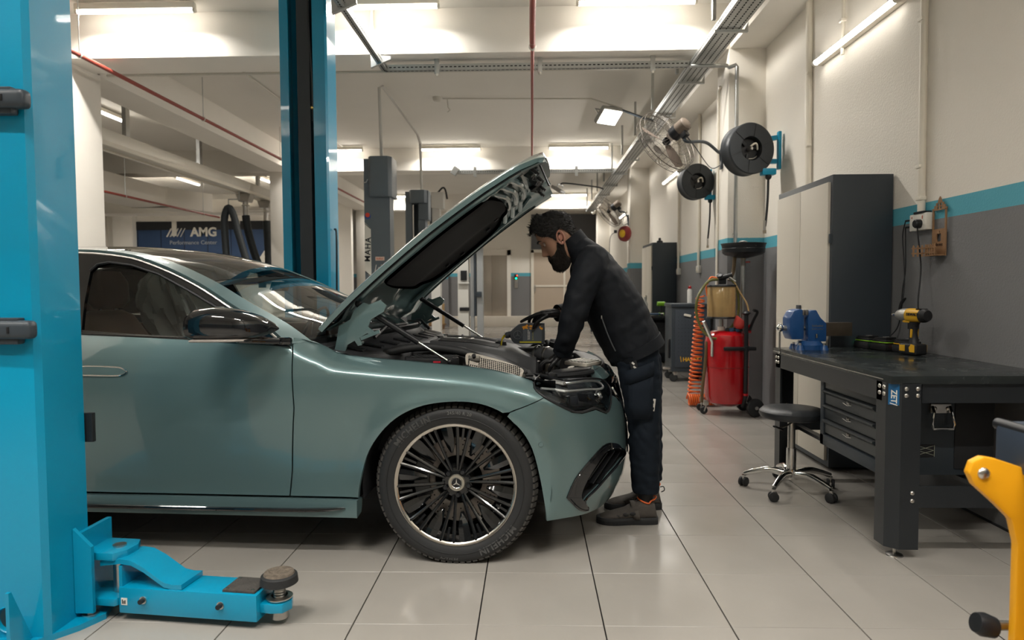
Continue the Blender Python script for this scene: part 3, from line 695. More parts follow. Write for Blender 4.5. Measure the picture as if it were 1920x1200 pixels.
# ================================================================ BONNET (open)
HA = math.radians(38.3); HL = 1.312
HO = Vector((-.672, 0, 1.055)); E1 = Vector((math.cos(HA), 0, math.sin(HA))); E2 = Vector((-math.sin(HA), 0, math.cos(HA)))
def hw(u): return interp(u, [0, .2, .7, 1.0, 1.18, 1.28, 1.335], [.80, .815, .80, .765, .72, .66, .57])
def hood(u, v, off=0.):
    """u along the bonnet, v = -1..1 across"""
    W = hw(u); y = v * W
    h = .045 * 4 * (u / HL) * (1 - u / HL) * .85 + .035 * (1 - v * v) - .028 * abs(v) ** 8 + .018 * math.exp(-((abs(v) - .55) / .12) ** 2)
    if u > 1.12: h -= .018 * ((u - 1.12) / .21) ** 2
    uu = u + .05 * (1 - v * v) * sstep(.9, 1.29, u) - .03 * (1 - v * v) * sstep(.4, 0, u)
    return tuple(HO + E1 * uu + E2 * (h + off) + Vector((0, y, 0)))
HOOD = panel('bonnet', rect(0, HL, -1, 1), lambda u, v: hood(u, v), M_paint, CAR, step=.03, stepv=.05, flange=.022, flip=False)
def hin(u, v):
    r = .030 + .016 * (1 - sstep(.80, .93, abs(v))) * sstep(.06, .14, u) * (1 - sstep(1.10, 1.18, u)) * -1 + .022 * math.exp(-((abs(v) - .86) / .05) ** 2) + .02 * math.exp(-((u - .10) / .05) ** 2)
    r += .02 * math.exp(-((abs(v) - .62) / .04) ** 2) * sstep(.15, .3, u)
    return hood(u, v, -r)
panel('bonnet_inner_panel', rect(.012, HL - .012, -.985, .985), hin, M_paint, HOOD, step=.025, stepv=.04, flange=.0, flip=True)
LIN = cm2([(.30, -.50), (.28, 0), (.30, .50), (.42, .70), (.75, .74), (.92, .66), (1.00, .40), (1.02, 0), (1.00, -.40), (.92, -.66), (.75, -.74), (.42, -.70), (.30, -.50)], 5)[:-1]
panel('bonnet_liner', LIN, lambda u, v: hood(u, v, -.052), mat('liner_felt', (.010, .011, .012), .85, bump=.2, bscale=400), HOOD, step=.04, stepv=.06, flange=-.02, flip=True)['label'] = 'black felt insulation pad'
for s in (-1, 1):                                              # clips of the liner
    for (u, v) in ((.5, .66), (.62, .68), (.85, .62), (.93, .52)):
        B().box(Vector(hood(u, s * v, -.058)), (.03, .022, .008), (0, -HA, 0)).build('liner_clip', M_black, HOOD)
for k, u0 in enumerate((1.045, 1.09, 1.135)):                  # stamped curved ribs at the front
    P = [Vector(hood(u0 - .16 * abs(v) ** 2.2 * (1 - .15 * k), v, -.048)) for v in np.linspace(-.74, .74, 33)]
    B().tube(P, .017, 8).build('bonnet_rib', M_paint, HOOD)
rp = [Vector(hood(u, s_, -.04)) for s_, u in ()]
for s in (-1, 1):
    P = [Vector(hood(u, s * v, -.045)) for u, v in ((.14, .80), (.4, .84), (.8, .83), (1.05, .76), (1.16, .62))]
    B().tube(catmull(P, 6), .015, 8).build('edge_rib', M_paint, HOOD)
    P = [Vector(hood(u, s * .965, -.03)) for u in np.linspace(.08, 1.18, 14)]
    B().tube(P, .007, 6).build('bonnet_seal', M_blackm, HOOD)
# latch gear on the front edge
random.seed(3)
x = B()
for v in np.linspace(-.62, .62, 17):
    p = Vector(hood(1.20 + random.uniform(-.03, .03), v, -.045)); x.box(p, (random.uniform(.02, .05), random.uniform(.02, .06), random.uniform(.015, .04)), (random.random(), -HA, random.random()), bev=.003)
tag(x.build('latch_mounts', mat('satin_steel_dark', (.18, .19, .19), .3, .9), HOOD), kind='stuff')
for v in (-.55, -.2, .25, .58):
    p = Vector(hood(1.215, v, -.05)); B().cyl(p, p - E2 * .055 + E1 * .01, .009, n=10).build('bonnet_buffer', M_rubber, HOOD)
    B().tube([p, p - E2 * .03 + Vector((0, .03, 0)), p - E2 * .045 + Vector((0, .03, 0)), p - E2 * .05 - Vector((0, .01, 0))], .005, 6).build('striker', M_chrome, HOOD)
p = Vector(hood(1.26, -.45, -.04)); B().beam(p, p + Vector((.05, -.02, -.115)), .016, .008, bev=.002).build('release_lever', M_black, HOOD)
# hinges and gas struts
for s in (-1, 1):
    y = s * .735
    poly = [(-.585, .985), (-.605, .90), (-.585, .83), (-.545, .835), (-.555, .90), (-.535, .955), (-.50, .975), (-.485, .95), (-.465, .955), (-.475, .99), (-.44, 1.01), (-.405, 1.0), (-.40, 1.015), (-.435, 1.04), (-.42, 1.075), (-.36, 1.11), (-.345, 1.14), (-.375, 1.165), (-.43, 1.145), (-.455, 1.155), (-.50, 1.12), (-.52, 1.075), (-.575, 1.045)]
    hg = B().prism(poly, (0, y, 0), (1, 0, 0), (0, 0, 1), (0, .014 * s, 0), bev=.003).build('bonnet_hinge', M_paint, CAR)
    for (a, c, r) in ((-.50, 1.02, .020), (-.56, .98, .013), (-.43, 1.09, .014), (-.475, .965, .009)):
        B().cyl((a, y - .012, c), (a, y + .026, c), r, n=16).build('hinge_pin', M_paint, hg)
    B().beam((-.47, y - .01, .985), (-.38, y - .01, 1.02), .012, .016).build('hinge_link', M_paint, hg)
    a = Vector(hood(.20, s * .86, -.06)); b = Vector((-.06, s * .70, .872)); mid = a + (b - a) * .66
    g = B().cyl(a, mid, .0145, n=14).build('gas_strut', M_black, CAR)
    B().cyl(mid, b, .006, n=10).build('strut_rod', M_chrome, g); B().sphere(a, .017, n=10).build('strut_ball', M_black, g); B().sphere(b, .014, n=10).build('strut_ball', M_black, g)
    for q in (.3, .62): B().cyl(a + (mid - a) * q, a + (mid - a) * (q + .03), .0162, n=14).build('strut_collar', M_black, g)
# ================================================================ ENGINE BAY
M_eng = mat('engine_plastic', (.075, .077, .080), .48, bump=.15, bscale=350)
M_engd = mat('engine_dark', (.018, .019, .021), .45)
M_alu = mat('cast_aluminium', (.50, .48, .44), .38, .9, var=.1, vscale=18)
bay = B().box2((-.62, -.70, .45), (.42, .70, .66)).build('engine_bay_floor', M_blackm, CAR)
for s in (-1, 1):
    rows = [[Vector((x_, s * (abs(body(min(x_, .30), f_ftop(min(x_, .30)) - .002)[1]) - d), f_ftop(min(x_, .33)) - h)) for x_ in np.linspace(-.72, .44, 16)] for d, h in ((.0, .0), (.02, .004), (.05, .035), (.085, .055), (.10, .20))]
    B().sheet(rows).build('wing_apron', M_engd, CAR)
# cowl and scuttle
rows = [[Vector((-.70 + .30 * (1 - (y / .80) ** 2) + dx, y, z - .03 * (y / .8) ** 2)) for y in np.linspace(-.78, .78, 21)] for dx, z in ((-.06, .985), (.02, .99), (.05, .965), (.16, .945), (.20, .90), (.21, .70))]
cw = B().sheet(rows).build('cowl_panel', M_engd, CAR)
for k in range(14):
    y = -.68 + k * .105; x_ = -.70 + .30 * (1 - (y / .8) ** 2) + .10
    B().box((x_, y, .957 - .03 * (y / .8) ** 2), (.09, .07, .006), (0, .2, 0)).build('cowl_louvre', M_black, cw)
# wipers
for (ya, yb) in ((-.55, .05), (.1, .65)):
    P = [Vector((-.70 + .30 * (1 - (y / .80) ** 2) + .02, y, 1.015 - .02 * (y / .8) ** 2)) for y in np.linspace(ya, yb, 9)]
    wp = B().tube(P, .008, 6).build('wiper', M_black, CAR); B().tube([P[0] + Vector((.06, 0, -.03)), P[2] + Vector((.01, 0, .012)), P[5] + Vector((0, 0, .012))], .009, 6).build('wiper_arm', M_black, wp)
# cabin air filter box by the near side, honeycomb cover
B().prism([(-.55, .84), (-.50, .90), (-.30, .925), (-.05, .905), (.0, .86), (-.05, .80), (-.5, .78)], (0, -.44, 0), (1, 0, 0), (0, 0, 1), (0, .20, 0), bev=.02).build('filter_housing', M_eng, CAR)
ac = B().prism([(-.27, -.70), (-.05, -.70), (-.02, -.66), (-.05, -.55), (-.25, -.55), (-.30, -.60)], (0, 0, .855), (1, 0, 0), (0, 1, 0), (0, 0, .035), bev=.008).build('air_box', M_engd, CAR)
x = B()
for i in range(9):
    for j in range(5): x.lathe([(.008, 0), (.011, .003), (.008, .004)], (-.255 + i * .025 + (j % 2) * .012, -.68 + j * .027, .890), (0, 0, 1), 6)
x.build('honeycomb_grille', M_eng, ac)
B().box((-.12, -.702, .872), (.035, .003, .008)).build('red_marking', mat('red_mark', (.5, .02, .04), .5), ac)
P = [(-.42, -.60, .90), (-.25, -.50, .925), (-.05, -.49, .905), (.06, -.52, .87), (.09, -.57, .84)]
B().tube(catmull(P, 5), .022, 10).build('coolant_hose', M_rubber, CAR)
# engine cover
def cover(u, v):
    """u 0..1 rear to front, v -1..1 across"""
    x_ = -.36 + .68 * u; w = interp(u, [0, .1, .6, .85, 1], [.26, .33, .36, .30, .20]); e = abs(v)
    z = interp(u, [0, .08, .5, .8, 1], [.92, .945, .928, .89, .835]) - .10 * sstep(.62, 1.0, e) - .012 * e
    return (x_, v * w, z)
ec = panel('engine_cover', rect(0, 1, -1, 1), cover, M_eng, CAR, step=.04, stepv=.06, flange=.05)
for k in range(8):
    P = [Vector(cover(u, -.22 - k * .05)) + Vector((0, 0, .002)) for u in np.linspace(.22, .70, 8)]
    B().tube(P, .004, 6).build('cover_rib', M_engd, ec)
    P = [Vector(cover(u, .22 + k * .05)) + Vector((0, 0, .002)) for u in np.linspace(.22, .70, 8)]
    B().tube(P, .004, 6).build('cover_rib', M_engd, ec)
c = Vector(cover(.70, -.105)); B().lathe([(.034, -.004), (.030, .016), (.024, .018), (.022, -.01)], c, (0, 0, 1), 28).build('oil_filler_neck', M_black, ec); B().cyl(c - Vector((0, 0, .006)), c + Vector((0, 0, .0025)), .024, n=24).build('filler_opening', M_black, ec)
c = Vector(cover(.40, 0)); x = B(); x.lathe([(.040, 0), (.045, .004), (.049, 0)], c, (0, 0, 1), 32)
for a in (0, 120, 240): x.prism([(0, .005), (.042, 0), (0, -.005)], c, (math.cos(math.radians(a)), math.sin(math.radians(a)), 0), (-math.sin(math.radians(a)), math.cos(math.radians(a)), 0), (0, 0, .004))
x.build('cover_emblem', M_steel, ec)
# front lower cover flank
panel('front_cover', cm2([(-.06, -.40), (.02, -.52), (.22, -.52), (.31, -.40), (.28, -.24), (-.04, -.24), (-.06, -.40)], 5)[:-1], lambda u, v: (u, v, .885 - .9 * (u + .04) ** 2 * 1.1 - 1.8 * max(0, -.36 - v) ** 1.5), M_eng, CAR, step=.03, flange=.06)
# perforated heat shield along the near side
def shield(u, v): return (.01 + .27 * u, -.655 + .03 * math.sin(u * 3) + .05 * v, .868 - .050 * u + .036 * v - .05 * (1 - v) * .6)
hs = panel('heat_shield', cm2([(0, .25), (0, 1), (.35, 1), (.95, .72), (1.0, .3), (.9, -.1), (.45, -.2), (0, .25)], 5)[:-1], shield, mat('perforated_steel', (.33, .305, .265), .42, .9, bump=.3, bscale=130), CAR, step=.06, flange=.004)
x = B()
for i in range(26):
    for j in range(8):
        u, v = .04 + i * .036, .02 + j * .115 - .15 * i / 26
        if v < .95 - .3 * max(0, u - .35) and v > -.15 and not (abs(u - .13) < .08 and v > .3): q = Vector(shield(u, v)); x.cyl(q + Vector((0, .0005, -.0005)), q + Vector((0, -.0015, .0016)), .0036, n=6)
x.build('perforation_shade', M_dark, hs)  # dark dots paint the shade of perforations onto the closed sheet
q = Vector(shield(.13, .72)); B().box(q, (.055, .03, .025), bev=.006).build('shield_boss', M_alu, hs); B().cyl(q, q + Vector((0, -.02, .018)), .010, n=16).build('boss_plug', M_black, hs)
# pipes and clutter
P = [(.20, .02, .845), (.30, -.02, .850), (.37, -.07, .848), (.43, -.12, .838), (.48, -.17, .815)]
ip = B().tube(catmull(P, 6), [.036] * 10 + [.042] * 15, 14).build('intake_pipe', M_eng, CAR)
for q in (8, 13): c = catmull(P, 6)[q]; d = catmull(P, 6)[q + 1] - c; B().lathe([(.046, -.008), (.048, 0), (.046, .008)], c, d, 20).build('hose_clamp', M_steel, ip)
random.seed(11)
clut = [M_engd, M_eng, M_alu, M_black, M_steel]
def clutter(name, n, x0, x1, y0, y1, z0, z1, k=0):
    for i in range(n):
        c = (random.uniform(x0, x1), random.uniform(y0, y1), random.uniform(z0, z1)); m = random.choice(clut)
        if i % 3 == 0: o = B().box(c, (random.uniform(.03, .09), random.uniform(.03, .08), random.uniform(.02, .06)), (random.uniform(-.3, .3), random.uniform(-.3, .3), random.random() * 3), bev=.006).build('engine_module', m, CAR)
        elif i % 3 == 1:
            d = Vector((random.uniform(-.12, .12), random.uniform(-.1, .1), random.uniform(-.04, .02))); a = Vector(c)
            o = B().tube(catmull([a - d, a + Vector((0, 0, .02)), a + d, a + d * 1.4 - Vector((0, 0, .05))], 4), random.uniform(.006, .014), 8).build('engine_hose', M_rubber if i % 2 else m, CAR)
        else: o = B().lathe([(0, .03), (.018, .03), (.022, .02), (.024, -.03)], c, (random.uniform(-.3, .3), random.uniform(-.3, .3), 1), 14).build('engine_cap', m, CAR)
clutter('a', 26, -.35, .42, .38, .70, .80, .885)
clutter('b', 26, .34, .54, -.52, .6, .73, .768)
clutter('c', 14, .06, .32, -.70, -.58, .755, .80)
clutter('d', 10, -.45, -.22, -.3, .4, .86, .92)
clutter('e', 12, -.60, -.1, .45, .74, .84, .90)
# front carrier with ribbed light plate
B().prism([(.40, -.62), (.47, -.60), (.60, -.45), (.66, -.2), (.68, 0), (.66, .2), (.60, .45), (.47, .60), (.40, .62), (.42, .5), (.54, .38), (.58, 0), (.54, -.38), (.42, -.5)], (0, 0, .765), (1, 0, 0), (0, 1, 0), (0, 0, .05), bev=.01).build('front_carrier', M_engd, CAR)
pl = B().box((.575, -.27, .825), (.13, .18, .02), (0, .06, -.5), bev=.006).build('ribbed_plate', mat('pale_plate', (.62, .58, .50), .4), CAR)
for k in range(6): B().box(Vector((.575, -.27, .837)) + Matrix.Rotation(-.5, 3, 'Z') @ Vector((-.05 + k * .02, 0, -.001 * k)), (.010, .15, .01), (0, .06, -.5), bev=.003).build('plate_rib', M_alu, pl)
# black inner beak above the grille
B().tube(catmull([(.44, -.64, .80), (.53, -.58, .80), (.62, -.45, .80), (.67, -.2, .80), (.685, 0, .80), (.67, .2, .80), (.62, .45, .80), (.44, .64, .80)], 5), .013, 8).build('bonnet_seal_front', M_blackm, CAR)
# ================================================================ CABIN
B().box2((-3.2, -.80, .30), (-.62, .80, .45)).build('cabin_floor', M_blackm, CAR)
x = B(); x.box2((-.66, -.80, .30), (-.60, .80, .95)); x.box2((-3.55, -.78, .30), (-3.2, .78, 1.02)); x.build('bulkhead', M_blackm, CAR)
for s in (-1, 1): B().box2((-3.2, s * .84, .3), (-.75, s * .80, .985), bev=.02).build('door_card', M_tan, CAR)
rows = [[Vector((-.72 + dx + .22 * (1 - (y / .8) ** 2), y, z)) for y in np.linspace(-.78, .78, 15)] for dx, z in ((.05, .96), (-.1, .985), (-.30, .965), (-.42, .90), (-.46, .70), (-.40, .45))]
B().sheet(rows).build('dashboard', mat('dash_black', (.014, .014, .015), .6), CAR)
B().lathe([(.175, .0), (.185, .012), (.195, .0), (.185, -.012)], (-1.13, .38, .93), (-.92, 0, .38), 40, closed_prof=True).build('steering_wheel', M_black, CAR)
x = B()
for a in (0, 120, 240): x.beam(Vector((-1.13, .38, .93)), Vector((-1.13, .38, .93)) + Vector((.38 * math.sin(math.radians(a)), .0, .92 * math.sin(math.radians(a)))) * .18 + Vector((0, math.cos(math.radians(a)) * .18, 0)), .03, .02)
x.build('wheel_spokes', M_black, CAR)
def seat(y, x0=-1.62):
    st = bpy.data.objects.new('seat', None); COL.objects.link(st); st.parent = CAR; st.location = (x0, y, 0)
    def cushion(name, secs):
        rg = []
        for (cx, cz, hw_, hd, ang) in secs:
            ca, sa = math.cos(ang), math.sin(ang); r = []
            for a in np.linspace(0, 2 * PI, 20, endpoint=False):
                px = hd * math.copysign(abs(math.cos(a)) ** .6, math.cos(a)); py = hw_ * math.copysign(abs(math.sin(a)) ** .6, math.sin(a)); r.append(Vector((cx + px * ca, py, cz + px * sa)))
            rg.append(r)
        return B().rings(rg).build(name, M_tan, st, 60)
    cushion('seat_base', [(.30, .50, .20, .02, PI / 2), (.28, .56, .25, .07, PI / 2), (.05, .58, .26, .075, PI / 2), (-.18, .60, .24, .07, PI / 2)])
    cushion('backrest', [(-.18, .50, .22, .06, 0), (-.22, .70, .26, .075, 0), (-.29, .95, .25, .07, 0), (-.34, 1.08, .19, .055, 0), (-.35, 1.11, .12, .03, 0)])
    cushion('headrest', [(-.33, 1.12, .10, .03, 0), (-.33, 1.16, .135, .055, 0), (-.335, 1.26, .135, .055, 0), (-.34, 1.32, .10, .03, 0)])
    for s in (-1, 1): B().cyl((-.34, s * .06, 1.06), (-.335, s * .06, 1.14), .008, n=8).build('headrest_post', M_chrome, st)
    return st
seat(-.38, -1.64); seat(.38, -1.64)
B().box((-2.72, 0, 1.02), (.30, 1.25, .50), (0, -.25, 0), bev=.08, seg=4).build('rear_seat', M_tan, CAR)
B().box((-2.55, 0, 1.375), (.35, .9, .02), bev=.008).build('headliner', mat('headliner', (.30, .28, .25), .9), CAR)
B().box((-1.18, 0, 1.235), (.02, .23, .055), (0, .3, 0), bev=.015).build('rear_view_mirror', M_gloss, CAR)
# crumpled clear plastic cover hung over the far front seat
random.seed(5)
def drape(t, a, ph):
    r = interp(t, [0, .15, .5, 1], [.05, .15, .21, .17]); r *= 1 + .16 * math.sin(a * 7 + ph + t * 3) + .10 * math.sin(a * 13 - t * 9) + .06 * math.sin(a * 23 + 5 * t)
    return Vector((-2.06 + .95 * r * math.cos(a) + .20 * t, .30 + 1.15 * r * math.sin(a), 1.36 - .52 * t + .01 * math.sin(a * 5)))
x = B(); x.rings([[drape(t, a, 0) for a in np.linspace(0, 2 * PI, 110, endpoint=False)] for t in np.linspace(0, 1, 16)], cap=False)
x.build('seat_cover', mat('clear_plastic_film', (.85, .86, .84), .22, alpha=.85, bump=.5, bscale=18), CAR, 30)['label'] = 'crumpled clear plastic seat cover'
# ================================================================ TWO-POST LIFTS
def channel(w, d, lip, th, z0, z1, ch=.0):
    """open C-profile column: closed back at -y, slot at +y"""
    o = [(-w / 2, d), (-w / 2, ch), (-w / 2 + ch, 0), (w / 2 - ch, 0), (w / 2, ch), (w / 2, d), (w / 2 - lip, d), (w / 2 - lip, d - th), (w / 2 - th, d - th), (w / 2 - th, ch + th * .6), (w / 2 - ch - th * .4, th), (-w / 2 + ch + th * .4, th), (-w / 2 + th, ch + th * .6), (-w / 2 + th, d - th), (-w / 2 + lip, d - th), (-w / 2 + lip, d)]
    return B().prism(o, (0, 0, z0), (1, 0, 0), (0, 1, 0), (0, 0, z1 - z0))
# near post: we see its back and right flank
NP = thing('lift_post', 'near blue steel column of the two-post lift with a swing arm lying on the tiles', 'car lift', (-2.02, 2.19, 0))
pw = .70
o = [(-.35, .06), (-.27, 0), (.19, 0), (.352, .085), (.345, .34), (.20, .34), (.20, .325), (.33, .325), (.335, .095), (.185, .015), (-.26, .015), (-.33, .07), (-.33, .34), (-.35, .34)]
# two plates with a bend: back plate and flank
bk = [(-.36, 0), (.175, 0), (.1755, .01), (-.36, .012)]
B().prism([(-.36, .045), (.335, .062), (.348, .085), (.352, .285), (.25, .285), (.25, .272), (.338, .272), (.334, .10), (.32, .078), (-.36, .06)], (0, 0, .02), (1, 0, 0), (0, 1, 0), (0, 0, 4.0)).build('column', M_blue, NP, 20); cut(NP.children[-1], B().cyl((.215, .0, .085), (.215, .12, .085), .042, n=32))
cut(B().box2((-.5, -.10, 0), (.30, .33, .022), bev=.004).build('base_plate', M_blue, NP), B().cyl((.262, .012, -.05), (.262, .012, .06), .026, n=24))
B().prism([(.30, .02), (.40, .15), (.44, .24), (.40, .36), (.30, .36)], (0, 0, 0), (1, 0, 0), (0, 1, 0), (0, 0, .022)).build('base_plate_wing', M_blue, NP)
B().prism([(0, 0), (.10, 0), (.012, .20), (0, .20)], (.285, -.04, .022), (0, 1, 0), (0, 0, 1), (.012, 0, 0)).build('gusset', M_blue, NP)
c = Vector((.385, .235, .022)); B().cyl(c, c + Vector((0, 0, .004)), .028, n=24).build('washer', M_bolt, NP); B().lathe([(0, .026), (.010, .026), (.010, .018), (.017, .018), (.017, 0)], c + Vector((0, 0, .004)), (0, 0, 1), 6).build('anchor_bolt', M_bolt, NP)
B().lathe([(.026, 0), (.030, .002), (.033, 0)], (.262, .012, .022), (0, 0, 1), 28).build('base_hole_rim', M_blue, NP)
B().lathe([(.042, .0), (.045, .003), (.047, 0)], (.215, .0575, .085), (0, -1, 0), 32).build('rope_hole_rim', M_blue, NP)
B().tube([(.225, .085, .125), (.225, .075, .06)], .010, 8).build('cable_end', M_steel, NP); B().lathe([(0, .016), (.011, .016), (.013, 0)], (.22, .075, .068), (0, -1, 0), 6).build('cable_nut', M_bolt, NP)
for z in (1.245, .0):
    pass
for z, xx in ((1.846, .36), (1.087, .352)):
    cl = B().box((xx - .12, -.028 + .062, z), (.26, .05, .062), bev=.02, seg=3).build('cable_guard', M_slate, NP)
    B().box((xx - .14, -.02 + .062, z - .034), (.20, .036, .03), bev=.008).build('guard_lower', M_slate, cl); B().box((xx - .14, -.02 + .062, z + .034), (.20, .036, .012), bev=.004).build('guard_upper', M_slate, cl)
    B().box((xx - .06, -.054 + .062, z), (.008, .004, .022), bev=.003).build('guard_slot_shade', M_dark, cl)  # small dark chip painted as the shaded inside of a slot
B().box((.362, .30, .705), (.035, .02, .11), bev=.004).build('door_stop_pad', M_black, NP)
# carriage and swing arm
cg = B().prism([(0, .04), (.066, .04), (.066, .285), (0, .352)], (.352, .20, 0), (1, 0, 0), (0, 0, 1), (0, .016, 0)).build('carriage_plate', M_blue, NP)
B().box2((.352, .216, .05), (.37, .40, .33)).build('carriage_side', M_blue, NP)
AR = bpy.data.objects.new('swing_arm', None); COL.objects.link(AR); AR.parent = NP; AR.location = (.462, .30, 0); AR.rotation_euler = (0, 0, -.12)
for z in (.055, .225):
    B().prism([(-.10, -.075), (.03, -.075), (.055, -.03), (.055, .03), (.03, .075), (-.10, .075)], (0, 0, z), (1, 0, 0), (0, 1, 0), (0, 0, .028), bev=.003).build('pivot_lug', M_blue, AR)
B().cyl((0, 0, .05), (0, 0, .260), .024, n=20).build('pivot_pin', M_steel, AR)
B().box2((.045, -.07, .030), (.588, .07, .128), bev=.006).build('arm_tube', M_blue, AR)
pr = [Vector((x_, 0, z)) for x_, z in ((-.03, .200), (.05, .212), (.095, .208), (.145, .185), (.195, .153), (.225, .134), (.26, .128), (.295, .130))]
x = B(); x.rings([[p + Vector((0, -.065, 0)), p + Vector((0, .065, 0)), p + Vector((0, .065, .018)), p + Vector((0, -.065, .018))] for p in pr]); x.build('bent_strap', M_blue, AR, 50)
B().box2((.045, -.065, .12), (.058, .065, .205)).build('arm_bracket', M_blue, AR)
B().box((.512, 0, .132), (.125, .115, .010), bev=.003).build('rubber_step', mat('dirty_rubber', (.055, .05, .045), .8, var=.4, vscale=40, bump=.5, bscale=120), AR)
for s in (-1, 1):
    for q in (.462, .562): B().cyl((q, s * .045, .136), (q, s * .045, .139), .006, n=10).build('step_rivet', M_bolt, AR)
for q in (.145, .45):
    B().cyl((q, -.069, .085), (q, -.074, .085), .014, n=18).build('screw_washer', M_bolt, AR); B().cyl((q, -.073, .085), (q, -.090, .085), .009, n=12).build('arm_screw', M_black, AR)
B().box((.068, -.0705, .075), (.024, .002, .026)).build('arm_sticker', mat('sticker_white', (.7, .68, .62), .5), AR); marks((.068, -.0717, .075), (1, 0, 0), (0, 0, 1), .016, .016, M_black, AR, 'sticker_mark', 3)
B().prism([(.57, -.045), (.63, -.05), (.672, -.042), (.688, 0), (.672, .042), (.63, .05), (.57, .045)], (0, 0, .055), (1, 0, 0), (0, 1, 0), (0, 0, .034), bev=.004).build('pad_eye', M_blue, AR)
pd = B().cyl((.64, 0, .022), (.64, 0, .058), .030, r2=.026, n=24).build('pad_foot', M_steel, AR)
B().lathe([(.040, .0), (.047, .008), (.047, .012), (.03, .016)], (.64, 0, .089), (0, 0, 1), 28).build('pad_collar', M_steel, AR)
x = B(); x.lathe([(.021 + .002 * (k % 2), .098 + k * .0045) for k in range(13)], (.64, 0, 0), (0, 0, 1), 20); x.build('pad_screw', M_steel, AR)
B().lathe([(0, .036), (.056, .036), (.064, .030), (.067, .004), (.06, 0), (0, 0)], (.64, 0, .148), (0, .0, 1), 40).build('pad_cup', M_rubber, AR)
B().lathe([(0, .008), (.052, .007), (.056, 0)], (.64, 0, .183), (0, 0, 1), 40).build('pad_top', mat('worn_rubber', (.13, .105, .08), .85, var=.75, vscale=60, bump=1.0, bscale=70), AR)
# far post of the same lift: slot towards us, dark cover inside
FP = thing('lift_post', 'far blue steel column of the two-post lift standing behind the car windscreen', 'car lift', (-1.86, 5.60, 0))
B().prism([(-.185, 0), (-.115, 0), (-.115, .015), (-.17, .015), (-.17, .25), (.17, .25), (.17, .015), (.085, .015), (.085, 0), (.185, .0), (.20, .02), (.20, .265), (-.185, .265)], (0, 0, .02), (1, 0, 0), (0, 1, 0), (0, 0, 4.0)).build('column', M_blue, FP, 20)
B().prism([(-.06, .05), (.045, .05), (.06, .09), (.06, .16), (-.075, .16), (-.075, .09)], (0, 0, .02), (1, 0, 0), (0, 1, 0), (0, 0, 3.95)).build('slot_cover', mat('cover_strip', (.035, .042, .048), .5), FP)
B().box2((-.32, -.06, 0), (.32, .36, .022), bev=.004).build('base_plate', M_blue, FP)
B().tube(catmull([(.05, .02, 4.0), (.055, .01, 3.4), (.075, -.0, 3.0), (.078, .0, 2.8), (.07, .02, 2.6)], 6), .007, 6).build('control_cable', M_black, FP)
B().sphere((.075, -.005, 2.70), .014).build('cable_fitting', mat('brass', (.6, .42, .15), .3, 1.), FP)
B().tube(catmull([(.215, .10, 1.72), (.235, .08, 1.66), (.23, .08, 1.2), (.225, .08, .6)], 6), .009, 6).build('side_hose', M_black, FP)
# grey lift behind: two columns, cable bridge, stickers
def grey_post(name, label, loc, H, flip, hood_h, letter):
    P = thing(name, label, 'car lift', loc)
    B().prism([(-.17, 0), (.17, 0), (.17, .26), (.11, .26), (.11, .245), (.155, .245), (.155, .015), (-.155, .015), (-.155, .245), (-.11, .245), (-.11, .26), (-.17, .26)] if not flip else [(-.17, .26), (-.17, 0), (-.06, 0), (-.06, .02), (-.15, .02), (-.15, .24), (.15, .24), (.15, .02), (.05, .02), (.05, 0), (.17, 0), (.17, .26)], (0, 0, .02), (1, 0, 0), (0, 1, 0), (0, 0, H - .02)).build('column', mat('lift_grey', (.115, .14, .16), .4, var=.08, vscale=5), P, 20)
    B().box2((-.32, -.06, 0), (.32, .36, .02)).build('base_plate', MATS['lift_grey'], P)
    B().prism([(-.10, -.03), (-.06, -.10), (.17, -.10), (.21, -.03), (.21, .30), (-.10, .30)], (0, 0, H - hood_h), (1, 0, 0), (0, 1, 0), (0, 0, hood_h + .02), bev=.008).build('head_cover', MATS['lift_grey'], P)
    return P
g1 = grey_post('grey_lift_post', 'grey lift column carrying a slanted white name strip, behind the raised bonnet', (-2.03, 9.0, 0), 2.93, False, .50, True)
M_strip = mat('strip_white', (.80, .77, .70), .5)
pl = B().prism([(-.168, 1.46), (-.085, 1.36), (-.085, 2.02), (-.168, 2.10)], (0, -.003, 0), (1, 0, 0), (0, 0, 1), (0, -.003, 0)).build('name_strip', M_strip, g1)
text('MAHA', (-.126, -.008, 1.74), (0.05, 0, 1), (-1, 0, .05), .105, M_black, g1, 'lettering', extrude=.001, spacing=1.15, bold=.002)
for z in (2.065, 1.435): B().beam((-.165, -.008, z + .02), (-.088, -.008, z - .05), .008, .004, up=(0, 1, 0)).build('strip_bar', M_black, g1)
B().cyl((-.125, -.001, 2.18), (-.125, -.006, 2.18), .042, n=24).build('round_sticker', mat('sticker_blue', (.03, .08, .25), .5), g1); B().cyl((-.125, -.006, 2.195), (-.125, -.009, 2.195), .03, n=20).build('red_dot', mat('sticker_red', (.7, .06, .03), .5), g1)
B().box((.03, -.002, 1.62), (.12, .004, .05)).build('rating_sticker', mat('sticker_cream', (.75, .55, .45), .5), g1); marks((.03, -.0045, 1.62), (1, 0, 0), (0, 0, 1), .09, .022, mat('sticker_text', (.6, .1, .05), .5), g1, 'rating_print')
x = B()
for k in range(4): x.beam((-.04 + k * .035, -.003, 1.44), (-.02 + k * .035, -.003, 1.54 - .03 * (k % 2)), .008, .003, up=(0, 1, 0))
x.build('lift_pictogram', M_strip, g1)
B().box((.03, -.002, 1.34), (.10, .004, .07)).build('notice_sticker', M_strip, g1)
B().tube([(-.17, -.005, 2.62), (-.13, -.03, 2.62), (-.11, -.03, 2.66)], .008, 6).build('side_pin', M_steel, g1)
g2 = grey_post('grey_lift_post', 'farther grey lift column with an open dark slot, behind the bonnet edge', (-1.98, 11.7, 0), 2.88, True, .20, False)
